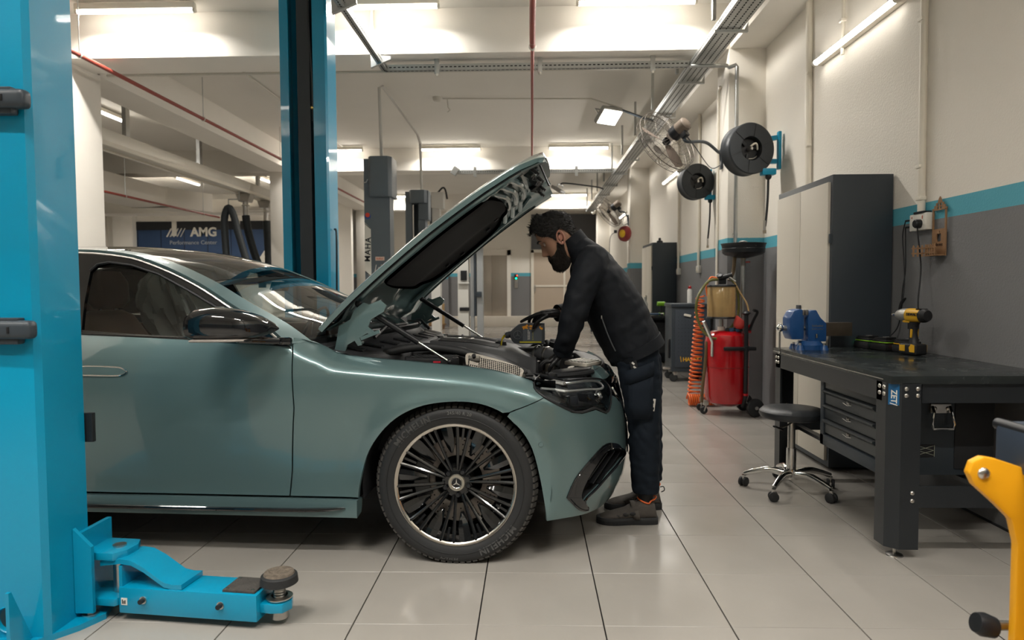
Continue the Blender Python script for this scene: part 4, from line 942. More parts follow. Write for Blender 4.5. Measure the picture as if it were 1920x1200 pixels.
B().box2((.06, -.02, 2.40), (.23, .28, 2.90), bev=.01).build('side_cover', MATS['lift_grey'], g2)
B().box2((-.12, .03, .1), (-.07, .06, 2.66)).build('slide_rail', M_black, g2); B().box2((-.05, .02, .1), (-.03, .05, 2.66)).build('guide_edge', M_steel, g2)
# cable bridge between the two grey columns
t = thing('cable_bridge', 'thin pale cable bridge arching between the two grey lift columns', 'pipe', (-2.03, 9.1, 2.93))
B().tube([(0.05, 0, 0), (.03, 0, .95), (.05, .12, 1.0), (.15, 2.35, .86), (.15, 2.6, .76), (.16, 2.62, -.04)], .022, 8).build('bridge_pipe', mat('pale_grey_paint', (.55, .53, .49), .45), t, 30)
# third, pale lift in the background
def pale_post(x_, y_, label, s):
    P = thing('pale_lift_post', label, 'car lift', (x_, y_, 0)); m = mat('lift_pale', (.58, .57, .53), .45)
    B().box2((-.26, 0, .02), (-.02, .28, 2.55)).build('column', m, P); B().box2((.02, .05, .02), (.10, .25, 2.5)).build('slide_rail', mat('rail_grey', (.3, .31, .31), .4), P)
    B().box2((.10, .02, .6), (.15, .22, 2.45)).build('cover_strip', M_slate, P); B().box2((.17, .0, .02), (.30, .28, 2.55)).build('column_flange', MATS['rail_grey'], P)
    B().box2((-.30, -.05, 0), (.34, .34, .02)).build('base_plate', m, P)
    B().box2((-.19, -.06, 1.40), (-.05, .0, 1.62), bev=.01).build('control_box', M_black, P); B().box2((-.24, -.08, 1.33), (.0, .0, 1.36)).build('control_shelf', m, P)
    B().box2((-.22, -.03, .72), (.0, .0, .80), bev=.01).build('arm_guard', M_black, P); B().box2((.16, -.10, 1.03), (.28, .0, 1.15), bev=.02).build('lock_housing', M_slate, P)
    B().box2((.02, -.10, .03), (.28, .0, .17)).build('foot_guard', M_slate, P)
    return P
pale_post(-1.38, 15.2, 'pale lift column with a black control box, before the stainless lift doors', 1)
p2 = thing('lift_motor_column', 'pale motor column of the lift peeking over the raised bonnet edge', 'lift motor', (-2.05, 15.2, 0))
B().box2((-.18, 0, .0), (.02, .25, 3.05)).build('column', MATS['lift_pale'], p2); B().box2((-.15, -.12, 3.0), (.12, .2, 3.35), bev=.02).build('motor_box', MATS['lift_pale'], p2)
B().tube(catmull([(.0, -.05, 3.35), (.1, -.05, 3.45), (.16, -.05, 3.40), (.2, -.05, 3.2)], 5), .02, 8).build('motor_hose', M_black, p2); B().box2((-.19, -.02, 2.6), (-.15, .1, 3.3)).build('perforated_strip', M_black, p2)
# ================================================================ RIGHT SIDE: cabinets, workbench, tools
M_cream = mat('cream_door', (.60, .56, .48), .45)
M_bench = mat('bench_steel', (.030, .034, .038), .32, .3, var=.15, vscale=6)
M_bencht = mat('bench_top', (.030, .036, .036), .22, .2, var=.3, vscale=9, rvar=.1)
def cabinet(y0, label):
    t = thing('tool_cabinet', label, 'cabinet', (1.95, y0, 0))
    B().box2((.012, 0, .02), (.40, .97, 1.945), bev=.003).build('cabinet_body', M_slate, t)
    for k in (0, 1):
        d = B().box2((-.006, .03 + k * .46, .06), (.014, .485 + k * .46, 1.90), bev=.003).build('cabinet_door', M_cream, t)
    B().box2((-.004, -.004, .5), (.016, .012, .56)).build('door_hinge', M_slate, t); B().box2((-.004, -.004, 1.5), (.016, .012, 1.56)).build('door_hinge', M_slate, t)
    h = B().box((-.012, .48, 1.02), (.012, .07, .13), bev=.004).build('lock_plate', M_slate, t); B().cyl((-.014, .48, 1.04), (-.026, .48, 1.04), .016, n=18).build('lock_knob', M_chrome, h); B().beam((-.028, .48, 1.04), (-.028, .495, .99), .008, .012).build('lock_lever', M_chrome, h)
    return t
cabinet(4.52, 'tall slate cabinet with cream doors standing at the end of the near workbench')
c2 = cabinet(11.1, 'tall slate cabinet with cream doors farther along the wall by the pilaster')
B().lathe([(0, .10), (.02, .10), (.025, .06), (.05, .05), (.055, 0)], (.2, .4, 1.945), (0, 0, 1), 16).build('roof_knob', M_black, c2)
# workbench
WB = thing('workbench', 'black steel workbench with a dark worn top along the right wall', 'workbench', (1.585, 3.03, 0))
L_ = 1.47; D_ = .765
B().box2((0, 0, .785), (D_, L_, .822), bev=.003).build('bench_top', M_bencht, WB)
B().box2((.0, .08, .70), (.012, L_ - .06, .786)).build('front_rail', M_bench, WB)
B().box2((.0, L_ - .06, .70), (D_, L_ - .05, .786)).build('end_rail', M_bench, WB); B().box2((.14, .012, .70), (D_, .03, .786)).build('end_rail', M_bench, WB)
B().box2((-.002, .07, .797), (.0, L_, .801)).build('edge_strip', M_steel, WB)
def leg(x_, y_, s):
    l = B().prism([(0, s * .13), (0, s * .045), (.045, 0), (.13, 0), (.13, s * .012), (.05, s * .012), (.012, s * .05), (.012, s * .13)], (x_, y_, .045), (1, 0, 0), (0, 1, 0), (0, 0, .745)).build('leg', M_bench, WB, 20)
    B().cyl((x_ + .055, y_ + s * .055, .008), (x_ + .055, y_ + s * .055, .06), .007, n=10).build('foot_screw', M_bolt, l); B().lathe([(0, .012), (.02, .012), (.036, .005), (.038, 0), (0, 0)], (x_ + .055, y_ + s * .055, 0), (0, 0, 1), 28).build('levelling_foot', M_steel, l)
    return l
l1 = leg(0, 0, 1); l2 = leg(0, L_, -1)
for (yy) in (0, L_):
    B().prism([(0, 0), (.13, 0), (.13, .012), (.0, .012)], (D_ - .13, yy if yy == 0 else yy - .012, .045), (1, 0, 0), (0, 1, 0), (0, 0, .745)).build('leg', M_bench, WB)
def bolts(pts, n, par):
    for p in pts: B().lathe([(0, .007), (.006, .0065), (.010, .003), (.0105, 0)], p, n, 14).build('bolt', M_bolt, par)
bolts([(.065, -.0, z) for z in (.765, .735)] + [(.115, -.0, z) for z in (.765, .735)] + [(.10, 0, z) for z in (.30, .265)], (0, -1, 0), l1)
bolts([(0, y, z) for y in (.062, .10) for z in (.765, .735)], (-1, 0, 0), l1); bolts([(0, L_ - y, z) for y in (.062, .10) for z in (.765, .735)], (-1, 0, 0), l2)
bolts([(.09, L_ - .012, z) for z in (.45, .36, .34)], (0, -1, 0), l2)
B().box2((.13, .0, .235), (D_, .012, .33)).build('lower_rail', M_bench, WB); B().box2((.12, .012, .305), (.16, L_, .325)).build('shelf_rail', M_bench, WB); B().box2((.13, L_ - .02, .28), (D_, L_ - .01, .38)).build('lower_rail', M_bench, WB)
B().beam((.45, .01, .31), (.45, L_ - .01, .31), .05, .02).build('cross_rail', M_bench, WB)
b = B().prism([(-.0225, -.055), (.0225, -.055), (.0225, .055), (-.0225, .055)], (.0225, .0225, .745), (.7071, -.7071, 0), (0, 0, 1), (-.0014, -.0014, 0)).build('blue_badge', mat('badge_blue', (.01, .12, .30), .4), l1)
text('ZET', (.0213, .0213, .728), (0, 0, -1), (.7071, -.7071, 0), .034, M_strip, b, 'badge_lettering', extrude=.0008, bold=.0008); B().box((.0213, .0213, .694), (.032, .002, .004), (0, .25, -PI / 4)).build('badge_bracket', M_strip, b)
B().box((.0213, .0213, .79), (.03, .002, .008), (0, 0, -PI / 4)).build('badge_mark', mat('badge_gold', (.5, .38, .12), .4), b)
# hanging drawer chest
CH = thing('drawer_chest', 'dark grey drawer chest with side handle hung under the workbench top', 'tool chest', (1.625, 3.20, .335)); CH.scale = (1, .94, 1)
B().box2((.02, 0, 0), (.50, .70, .42), bev=.004).build('chest_body', M_slate, CH)
B().box2((.34, -.005, .03), (.52, .70, .40), bev=.004).build('chest_rear', M_blackm, CH)
B().box2((.0, .0, .0), (.022, .045, .42), bev=.002).build('front_post', M_slate, CH); B().box2((.0, .655, .0), (.022, .70, .42), bev=.002).build('front_post', M_slate, CH); B().box2((.0, .0, .0), (.022, .70, .06), bev=.002).build('front_sill', M_slate, CH)
M_drw = mat('drawer_front', (.055, .062, .066), .35, .3)
for k in range(3):
    z = .072 + k * .082
    d = B().prism([(.018, 0), (.008, .0), (.006, .05), (-.014, .066), (-.012, .074), (.018, .076)], (0, .05, z), (1, 0, 0), (0, 0, 1), (0, .60, 0)).build('drawer', M_drw, CH, 20)
    marks((.0055, .35, z + .045), (0, -1, 0), (0, 0, 1), .03, .014, M_steel, d, 'drawer_mark', 3, .004)
    B().tube([(-.003, .40, z + .04), (-.003, .35, z + .033), (-.003, .30, z + .04)], .0015, 5).build('drawer_swoosh', M_steel, d)
d = B().box2((.004, .05, .32), (.018, .65, .395), bev=.002).build('top_fascia', M_drw, CH); B().lathe([(0, .008), (.012, .008), (.014, 0)], (.004, .35, .365), (-1, 0, 0), 20).build('lock', M_chrome, d)
B().box2((.03, .02, .39), (.35, .68, .42)).build('tray_opening', M_slate, CH)
h = B().box((.27, -.008, .315), (.095, .014, .045), bev=.006).build('handle_plate', M_steel, CH)
B().tube([(.23, -.012, .325), (.23, -.03, .30), (.22, -.035, .245), (.225, -.035, .225), (.315, -.035, .225), (.32, -.035, .245), (.31, -.03, .30), (.31, -.012, .325)], .007, 8).build('handle_bail', M_chrome, h)
bolts([(.24, -.015, .315), (.30, -.015, .315)], (0, -1, 0), h)
x = B().box((.17, -.002, .115), (.16, .003, .058)).build('spec_label', M_black, CH)
lb = B()
for k in range(4): lb.tube([(.095 + q * .0375, -.005, .095 + k * .011 + (.011 if (q + k) % 2 else 0)) for q in range(5)], .0009, 4)
for q in (.092, .248): lb.beam((q, -.005, .088), (q, -.005, .142), .0015, .0015)
tag(lb.build('label_diagram', mat('label_line', (.4, .42, .33), .5), x), kind='stuff')
# bench vice
VI = thing('bench_vice', 'blue bench vice bolted to the far corner of the workbench', 'vice', (1.76, 4.36, .822))
M_vice = mat('vice_blue', (.012, .075, .24), .35, coat=.4, bump=.1, bscale=90)
# local x = along bench (towards far end is +x here after rotation), jaws open along x
VI.rotation_euler = (0, 0, PI + .12)
B().lathe([(0, .055), (.065, .055), (.075, .04), (.085, .03), (.085, 0), (0, 0)], (0, 0, 0), (0, 0, 1), 32).build('swivel_base', M_vice, VI)
for a in (.5, 2.2, 3.9, 5.5):
    c = Vector((.095 * math.cos(a), .095 * math.sin(a), 0)); g = B().lathe([(0, .03), (.018, .03), (.028, .0)], c, (0, 0, 1), 16).build('base_lug', M_vice, VI); B().cyl(c + Vector((0, 0, .03)), c + Vector((0, 0, .042)), .009, n=6).build('lug_bolt', M_bolt, g)
B().prism([(-.09, .05), (.03, .05), (.035, .20), (.02, .245), (-.02, .25), (-.05, .20), (-.09, .165)], (0, -.045, 0), (1, 0, 0), (0, 0, 1), (0, .09, 0), bev=.008).build('rear_body', M_vice, VI)
B().prism([(.06, .065), (.14, .065), (.155, .10), (.155, .20), (.13, .245), (.09, .258), (.06, .25)], (0, -.05, 0), (1, 0, 0), (0, 0, 1), (0, .10, 0), bev=.012).build('front_jaw', M_vice, VI)
B().box((.047, 0, .235), (.018, .11, .035), bev=.002).build('jaw_plate', M_steel, VI); B().box((.068, 0, .235), (.012, .11, .035), bev=.002).build('jaw_plate', M_steel, VI)
B().box((-.16, 0, .125), (.22, .055, .085), bev=.003).build('slide_bar', mat('oily_steel', (.13, .105, .08), .4, .7, var=.25, vscale=20), VI)
B().cyl((.0, 0, .135), (.20, 0, .135), .016, n=16).build('spindle', M_steel, VI); sp = B().sphere((.195, 0, .135), .024, n=14).build('spindle_head', M_chrome, VI)
B().cyl((.195, .0, .155), (.195, 0, -.02), .006, n=10).build('handle_bar', M_chrome, VI); B().sphere((.195, 0, -.02), .010, n=10).build('handle_ball', M_chrome, VI); B().sphere((.195, 0, .157), .010, n=10).build('handle_ball', M_chrome, VI)
marks((-.03, .0452, .15), (-1, 0, 0), (0, 0, 1), .075, .012, M_steel, VI, 'cast_print', 9); marks((-.03, .0452, .130), (-1, 0, 0), (0, 0, 1), .075, .006, M_steel, VI, 'cast_print', 9)
B().cyl((-.02, .05, .075), (-.02, .05, .10), .007, n=10).build('swivel_lock', M_chrome, VI)
# cordless impact wrench
M_yel = mat('tool_yellow', (.72, .40, .02), .4); M_tblk = mat('tool_black', (.015, .015, .016), .5)
DR = thing('impact_wrench', 'yellow and black cordless impact wrench standing on its battery on the workbench', 'power tool', (2.19, 3.965, .822), 0)
DR.rotation_euler = (0, 0, PI / 2 + .25)     # local x = nose direction
B().box((0, 0, .035), (.125, .082, .062), bev=.012, seg=3).build('battery', M_tblk, DR)
for s in (-1, 1):
    B().prism([(-.055, .02), (-.02, .02), (-.015, .045), (-.03, .066), (-.055, .06)], (0, s * .0415, 0), (1, 0, 0), (0, 0, 1), (0, s * .002, 0)).build('battery_panel', M_yel, DR); B().box((.035, s * .042, .04), (.04, .003, .035), bev=.001).build('battery_panel', M_yel, DR)
B().rings([[Vector((cx + a * math.cos(t), b * math.sin(t), z)) for t in np.linspace(0, 2 * PI, 18, endpoint=False)] for cx, a, b, z in ((-.01, .034, .03, .062), (-.005, .026, .024, .08), (.0, .022, .021, .13), (-.004, .024, .022, .165), (-.008, .034, .026, .19))]).build('grip', M_tblk, DR, 60)
for s in (-1, 1): B().box((-.008, s * .021, .125), (.012, .008, .05), (0, -.05, 0), bev=.003).build('grip_panel', M_yel, DR)
B().box((.028, 0, .165), (.016, .018, .035), bev=.005).build('trigger', M_tblk, DR); B().box((.03, 0, .193), (.05, .05, .016), bev=.005).build('trigger_guard', M_yel, DR)
rg = [[Vector((x_, r * .92 * math.copysign(abs(math.cos(t)) ** .8, math.cos(t)), .228 + r * math.copysign(abs(math.sin(t)) ** .8, math.sin(t)))) for t in np.linspace(0, 2 * PI, 24, endpoint=False)] for x_, r in ((-.085, .030), (-.08, .037), (-.02, .040), (.03, .040), (.035, .038))]
hd = B().rings(rg).build('motor_housing', M_yel, DR, 50)
B().lathe([(0, .02), (.030, .016), (.038, .0), (.040, -.02), (.036, -.022)], (-.085, 0, .228), (-1, 0, 0), 24).build('rear_bumper', M_tblk, DR)
B().lathe([(.038, 0), (.039, .02), (.036, .05), (.028, .075), (.018, .09), (.0, .09)], (.033, 0, .228), (1, 0, 0), 28).build('gear_case', mat('cast_grey', (.42, .41, .38), .45, .6, var=.15, vscale=40), DR); B().box((.143, 0, .228), (.035, .0135, .0135), bev=.002).build('square_drive', M_chrome, DR); B().cyl((.12, 0, .228), (.13, 0, .228), .011, n=14).build('anvil_collar', M_steel, DR)
for s in (-1, 1): text('DEWALT', (-.028, s * .0385, .234), (-s * -1 if s < 0 else -1, 0, 0) if False else ((1, 0, 0) if s < 0 else (-1, 0, 0)), (0, 0, 1), .021, M_tblk, hd, 'tool_lettering', extrude=.0012, bold=.0006)
for k in range(5): B().box((-.07 + k * .007, 0, .265), (.003, .05, .006)).build('cooling_slot', M_tblk, hd)
# chargers with green batteries
for k, (xx, yy) in enumerate(((2.16, 4.435), (2.19, 4.283), (2.245, 4.13))):
    t = thing('battery_charger', ('black charger with a lime-edged battery against the tall cabinet', 'black charger with a lime-edged battery, the middle of three', 'black charger with yellow battery right behind the impact wrench')[k], 'charger', (xx, yy, .822), PI / 2 + .2, 'battery chargers on the workbench')
    B().box((0, 0, .022), (.14, .10, .044), bev=.012).build('charger_base', M_tblk, t); m = mat('lime', (.25, .55, .03), .4) if k < 2 else M_yel
    B().box((-.005, 0, .056), (.125, .084, .026), bev=.008).build('battery', M_tblk, t); B().box((-.005, 0, .050), (.129, .088, .006), bev=.002).build('battery_band', m, t)
    B().box((-.005, 0, .074), (.11, .07, .012), (0, .06, 0), bev=.005).build('battery_cap', M_tblk, t); marks((.0, -.01, .0805), (0, 1, 0), (-1, 0, 0), .04, .012, M_strip, t, 'battery_print', 5)
    B().sphere((.07, .02, .03), .004, n=8).build('status_light', MATS['green_led'] if k < 2 else MATS['red_led'], t)
# socket, plug, cables
SK = thing('wall_socket', 'white twin wall socket with black plug on the blue stripe above the bench', 'socket', (XW, 4.18, 1.60))
B().box2((-.045, -.10, -.05), (0, .08, .05), bev=.006).build('socket_box', mat('white_plastic', (.75, .72, .65), .35), SK); B().box2((-.05, -.075, .048), (-.0, .03, .062), bev=.003).build('socket_lid', M_black, SK)
B().lathe([(0, .035), (.02, .035), (.026, .028), (.026, 0)], (-.045, -.035, -.012), (-1, 0, 0), 20).build('plug', M_black, SK)
for (z) in (.02, -.02): B().tube([(-.03, .08, z), (-.04, .13, z)], .006, 8).build('side_plug', M_black, SK)
for k, (y, z) in enumerate(((-.06, .03), (-.06, .02), (.05, .03))): B().box((-.047, y, z), (.003, .005, .009)).build('switch_mark', mat('mark_red', (.5, .1, .05), .5), SK)
cab = thing('charger_cables', 'thin black cables hanging from the wall socket down to the chargers', 'cable', (XW - .06, 4.2, .83))
B().tube(catmull([(0, -.055, .755), (0, -.06, .70), (.02, -.065, .5), (.0, -.08, .3), (.0, -.09, .15), (-.005, -.075, .022)], 6), .004, 6).build('plug_cable', M_black, cab)
B().tube(catmull([(0.02, .11, .79), (.03, .14, .77), (.03, .16, .70), (.03, .14, .55), (.02, .11, .40), (.0, .10, .25), (.0, .15, .12), (-.05, .215, .04), (-.09, .235, .022)], 6), .0035, 6).build('charger_cable', M_black, cab)
B().tube(catmull([(0.02, .11, .75), (.03, .13, .72), (.03, .12, .5), (.02, .13, .36), (.01, .12, .25), (-.0, .10, .2), (-.02, .085, .10), (-.055, .083, .022)], 6), .0035, 6).build('charger_cable', M_black, cab)
for k in range(5): B().tube(catmull([(.0, .14, .21), (-.01, .10 - .01 * k, .28 + .006 * k), (-.01, .06 - .006 * k, .31), (-.0, .10, .27), (.0, .14, .21)], 5), .003, 5).build('cable_bundle', M_black, cab)
# laser-cut wooden phone holder shaped like a gabled house
PH = thing('phone_holder', 'wooden house-shaped phone holder hung on the wall beside the socket', 'phone holder', (XW, 4.0, 1.39))
M_wood = mat('laser_wood', (.28, .155, .075), .6, var=.2, vscale=30)
def yz(poly, x0, th, m, name, par): return B().prism(poly, (x0, 0, 0), (0, 1, 0), (0, 0, 1), (-th, 0, 0)).build(name, m, par)
yz([(.055, 0), (.068, 0), (.068, .265), (.055, .265)], -.012, .006, M_wood, 'holder_stile', PH); yz([(-.065, 0), (-.052, 0), (-.052, .265), (-.065, .265)], -.012, .006, M_wood, 'holder_stile', PH)
bk = yz([(-.052, .0), (.055, .0), (.055, .155), (-.052, .155)], -.012, .006, M_wood, 'holder_back', PH)
yz([(-.068, .262), (.07, .262), (.072, .275), (.052, .275), (.052, .290), (.036, .290), (.036, .305), (.02, .305), (.012, .325), (.0, .34), (-.01, .325), (-.02, .305), (-.036, .305), (-.036, .290), (-.052, .290), (-.052, .275), (-.07, .275)], -.012, .006, M_wood, 'holder_gable', PH)
for (y, z) in ((-.013, .275), (.013, .275), (-.013, .295), (.013, .293)): cut([c for c in PH.children if c.name.startswith('holder_gable')][0], B().box((-.015, y, z), (.03, .016, .014)))
cut(bk, B().prism(cm2([(0, .124), (.010, .129), (.021, .124), (.025, .108), (.021, .090), (.011, .081), (0, .084), (-.011, .081), (-.020, .090), (-.019, .098), (-.0165, .106), (-.019, .116), (-.020, .123), (-.010, .129), (0, .124)], 3)[:-1], (.0, 0, 0), (0, 1, 0), (0, 0, 1), (-.04, 0, 0))); cut(bk, B().sphere((-.015, -.006, .138), .007, (3., .6, 1), n=10))
text('phone', (-.019, 0, .066), (0, -1, 0), (0, 0, 1), .03, mat('burnt_wood', (.07, .035, .02), .7), PH, 'holder_lettering', extrude=.001)
def fence(par, o, ux, uo):
    for k in range(5): B().prism([(-.005, 0), (.005, 0), (.005, .062), (0, .07), (-.005, .062)], Vector(o) + Vector(ux) * (.012 + k * .022), ux, (0, 0, 1), Vector(uo) * .004).build('fence_picket', M_wood, par)
    for z in (.015, .045): B().prism([(0, 0), (.11, 0), (.11, .008), (0, .008)], Vector(o) + Vector((0, 0, z)), ux, (0, 0, 1), Vector(uo) * .007).build('fence_rail', M_wood, par)
fence(PH, (-.065, -.058, 0), (0, 1, 0), (-1, 0, 0)); fence(PH, (-.012, .062, 0), (-.9, .43, 0), (.43, .9, 0)); B().box((-.04, 0, .003), (.055, .12, .006)).build('holder_floor', M_wood, PH)
# swivel stool
ST = thing('swivel_stool', 'round black stool on a chrome five-star base by the workbench', 'stool', (1.545, 4.065, 0))
B().lathe([(0, .505), (.10, .503), (.165, .497), (.183, .480), (.185, .462), (.175, .445), (.15, .438), (0, .436)], (0, 0, 0), (0, 0, 1), 44).build('seat', mat('black_vinyl', (.022, .025, .028), .42, bump=.15, bscale=60), ST)
B().cyl((0, 0, .20), (0, 0, .44), .022, n=18).build('gas_column', M_steel, ST); B().cyl((0, 0, .09), (0, 0, .26), .028, n=18).build('column_sleeve', M_chrome, ST)
B().lathe([(0, .135), (.04, .135), (.045, .10), (.04, .075), (0, .07)], (0, 0, 0), (0, 0, 1), 24).build('hub', M_chrome, ST); B().tube([(.0, -.02, .42), (-.05, -.05, .40), (-.09, -.06, .39)], .005, 6).build('height_lever', M_steel, ST); B().box((-.10, -.06, .39), (.06, .03, .012), (0, .4, .4), bev=.004).build('lever_paddle', M_black, ST)
def caster(par, c, ang, r=.028):
    x = B()
    for s in (-1, 1): x.lathe([(0, .010), (r * .8, .010), (r, .006), (r, -.006), (r * .8, -.008), (0, -.008)], Vector(c) + Vector((-math.sin(ang), math.cos(ang), 0)) * (s * .014) + Vector((0, 0, r)), (-math.sin(ang), math.cos(ang), 0), 22)
    o = x.build('caster_wheels', M_rubber, par); B().cyl(Vector(c) + Vector((0, 0, r * 1.2)), Vector(c) + Vector((0, 0, r * 2.5)), .012, n=12).build('caster_stem', M_chrome, par)
for k in range(5):
    a = 2 * PI * k / 5 + 2.75; d = Vector((math.cos(a), math.sin(a), 0)); P = [d * .035 + Vector((0, 0, .105)), d * .12 + Vector((0, 0, .118)), d * .20 + Vector((0, 0, .10)), d * .265 + Vector((0, 0, .078))]
    B().tube(catmull(P, 5), [.024, .024, .023, .022, .021, .02, .02, .019, .018, .018, .017, .017, .016, .016, .015, .015], 10).build('base_arm', M_chrome, ST); caster(ST, tuple(d * .268), a + 1.1 + k)
# oil drainer
OD = thing('oil_drainer', 'red wheeled oil drainer with black funnel bowl and clear tank', 'oil drainer', (1.875, 6.58, 0))
M_red = mat('gloss_red', (.42, .006, .010), .22, coat=.8)
B().lathe([(0, .085), (.12, .09), (.185, .12), (.205, .18), (.205, .70), (.19, .765), (.14, .80), (.05, .81), (0, .81)], (0, 0, 0), (0, 0, 1), 48).build('tank', M_red, OD)
B().lathe([(.206, .455), (.2075, .46), (.206, .465)], (0, 0, 0), (0, 0, 1), 48).build('tank_seam', mat('seam_red', (.30, .01, .01), .4), OD)
for s in (-1, 1):
    wl = B().lathe([(.012, .025), (.06, .028), (.082, .02), (.088, .0), (.082, -.02), (.06, -.025), (.012, -.025)], (.215, -.02 + s * .17, .088), (.25, -1, 0), 32).build('wheel', M_rubber, OD); B().lathe([(0, .036), (.014, .034), (.018, .026)], (.215, -.02 + s * .17, .088), (.25, -1, 0), 18).build('wheel_hub', M_steel, OD)
B().cyl((.215, -.19, .088), (.215, .15, .088), .01, n=10).build('axle', M_steel, OD)
for (x_, y_) in ((-.20, -.02), (-.19, .16)):
    B().box((x_, y_, .11), (.05, .03, .05), bev=.006).build('caster_bracket', M_bolt, OD); B().lathe([(0, .014), (.03, .014), (.036, .008), (.036, -.008), (.03, -.014), (0, -.014)], (x_ - .02, y_, .037), (.2, 1, 0), 24).build('caster_wheel', M_rubber, OD); B().box((x_ - .01, y_ - .018, .065), (.012, .006, .075), (0, .3, 0)).build('caster_fork', M_bolt, OD)
    B().beam((x_ + .04, y_, .13), (x_ + .12, y_ * .6, .16), .02, .03).build('caster_arm', M_red, OD)
B().tube([(.12, -.13, .09), (.12, -.19, .18), (.12, -.21, .60), (.12, -.20, .96)], .02, 10).build('lance_tube', M_black, OD)
B().box((.06, -.215, .645), (.30, .035, .035), bev=.012).build('lance_holder', M_black, OD); B().cyl((.12, -.213, .62), (.12, -.213, .67), .024, n=16).build('lance_collar', M_black, OD); B().cyl((.12, -.205, .205), (.12, -.205, .225), .024, n=16).build('red_clip', M_red, OD); B().lathe([(.02, 0), (.045, .02), (.02, .04)], (.12, -.2, .955), (0, 0, 1), 14).build('lance_cap', M_black, OD)
B().tube([(-.17, -.12, .565), (-.17, -.13, .70), (-.19, -.15, .74), (-.27, -.19, .90)], .016, 10).build('push_handle', M_chrome, OD); B().box((-.17, -.115, .64), (.03, .02, .07)).build('handle_clamp', M_red, OD)
tk = B().lathe([(.0, .93), (.128, .93), (.132, .94), (.134, 1.22), (.128, 1.23), (.0, 1.23)], (-.055, .0, 0), (0, 0, 1), 40).build('clear_tank', mat('amber_tank', (.72, .48, .20), .12, trans=.5, alpha=.85, var=.25, vscale=9), OD)
for z in (.925, 1.228): B().lathe([(0, .012), (.136, .012), (.14, .006), (.14, -.006), (.0, -.008)], (-.055, 0, z), (0, 0, 1), 40).build('tank_ring', M_black, OD)
B().cyl((-.055, 0, .80), (-.055, 0, .93), .02, n=14).build('tank_neck', M_bolt, OD); B().cyl((-.055, 0, .92), (-.055, 0, 1.24), .012, n=12).build('suction_tube', M_steel, OD); B().cyl((-.055, 0, .80), (-.055, 0, .84), .035, n=18).build('neck_nut', M_pvc, OD)
hb = B().box((-.05, 0, 1.275), (.07, .05, .06), bev=.01).build('valve_block', M_black, OD); B().cyl((-.09, -.02, 1.30), (.03, -.05, 1.335), .022, n=14).build('valve_body', M_black, OD); B().cyl((-.02, -.04, 1.33), (.06, -.06, 1.27), .014, n=12).build('valve_tap', M_chrome, OD); B().lathe([(0, .03), (.03, .02), (.03, 0)], (-.075, -.02, 1.32), (-.4, -.5, .7), 14).build('gauge', M_black, OD)
def hose(name, pts, r, m, par=None): return B().tube(catmull(pts, 7), r, 8).build(name, m, par or OD)
M_oil = mat('oily_hose', (.12, .115, .03), .3); M_tanh = mat('tan_hose', (.42, .27, .12), .35)
hose('suction_hose', [(-.10, -.03, 1.29), (-.20, -.06, 1.27), (-.30, -.08, 1.12), (-.31, -.09, .95), (-.25, -.11, .80), (-.17, -.13, .74), (-.10, -.13, .735)], .013, M_oil)
hose('drain_hose', [(.02, -.05, 1.29), (.07, -.06, 1.22), (.095, -.05, 1.06), (.085, -.05, .95), (.04, -.06, .86), (.0, -.06, .82)], .012, M_oil)
hose('air_hose', [(.04, -.06, 1.28), (.10, -.08, 1.16), (.15, -.12, 1.06), (.16, -.15, .97)], .008, M_tanh)
hose('riser_hose', [(.02, .02, 1.28), (.06, .03, 1.36), (.075, .03, 1.5), (.075, .03, 1.62)], .018, mat('brown_hose', (.13, .085, .04), .35))
hose('orange_feed', [(-.09, .02, 1.30), (-.15, .03, 1.31), (-.19, .03, 1.22), (-.18, .03, 1.13)], .009, mat('orange_hose', (.80, .16, .03), .4))
hose('drop_hose', [(-.20, -.04, .70), (-.22, -.05, .45), (-.245, -.06, .25), (-.25, -.06, .12)], .016, MATS['brown_hose'])
B().cyl((-.25, -.06, .10), (-.25, -.06, .24), .013, n=12).build('hose_coupling', M_steel, OD)
B().lathe([(.0, .0), (.028, .004), (.05, .03), (.075, .10), (.07, .102), (.04, .03), (.0, .01)], (.05, -.10, .83), (.5, -.1, .6), 24).build('red_funnel', mat('funnel_red', (.6, .06, .05), .4), OD)
for k in range(5): B().lathe([(0, .03), (.02, .028), (.024, .01), (.018, 0)], (-.02 + k * .028, -.10 - .01 * (k % 2), .80), (.3 * (k % 3 - 1), -.4, .8), 14).build('adapter_cap', mat('cap_blue', (.03, .08, .16), .5) if k % 2 else M_rubber, OD)
B().tube(catmull([(.20, -.05, .81), (.23, -.06, .90), (.26, -.08, .98), (.22, -.09, 1.0)], 5), .014, 8).build('spout', M_black, OD); B().cyl((.20, -.03, .78), (.20, -.03, .86), .022, n=14).build('filler_cap', M_red, OD)
B().cyl((.155, .02, .78), (.155, .02, 1.48), .022, n=16).build('funnel_mast', M_galv, OD); B().cyl((.155, .02, 1.06), (.155, .02, 1.48), .016, n=16).build('mast_inner', M_chrome, OD); B().cyl((.155, .02, 1.42), (.155, .02, 1.50), .022, n=16).build('mast_union', mat('union_brass', (.5, .42, .32), .35, .8), OD); B().cyl((.17, -.01, 1.455), (.20, -.04, 1.455), .007, n=10).build('mast_tap', mat('tap_red', (.35, .05, .04), .4), OD)
B().lathe([(.0, 1.49), (.05, 1.495), (.17, 1.525), (.195, 1.545), (.198, 1.60), (.205, 1.625), (.212, 1.632), (.205, 1.634), (.19, 1.615), (.18, 1.55), (.04, 1.51), (0, 1.508)], (.155, .02, 0), (0, 0, 1), 48).build('funnel_bowl', M_black, OD); B().lathe([(.199, 1.575), (.202, 1.58), (.199, 1.585)], (.155, .02, 0), (0, 0, 1), 48).build('bowl_bead', M_black, OD)
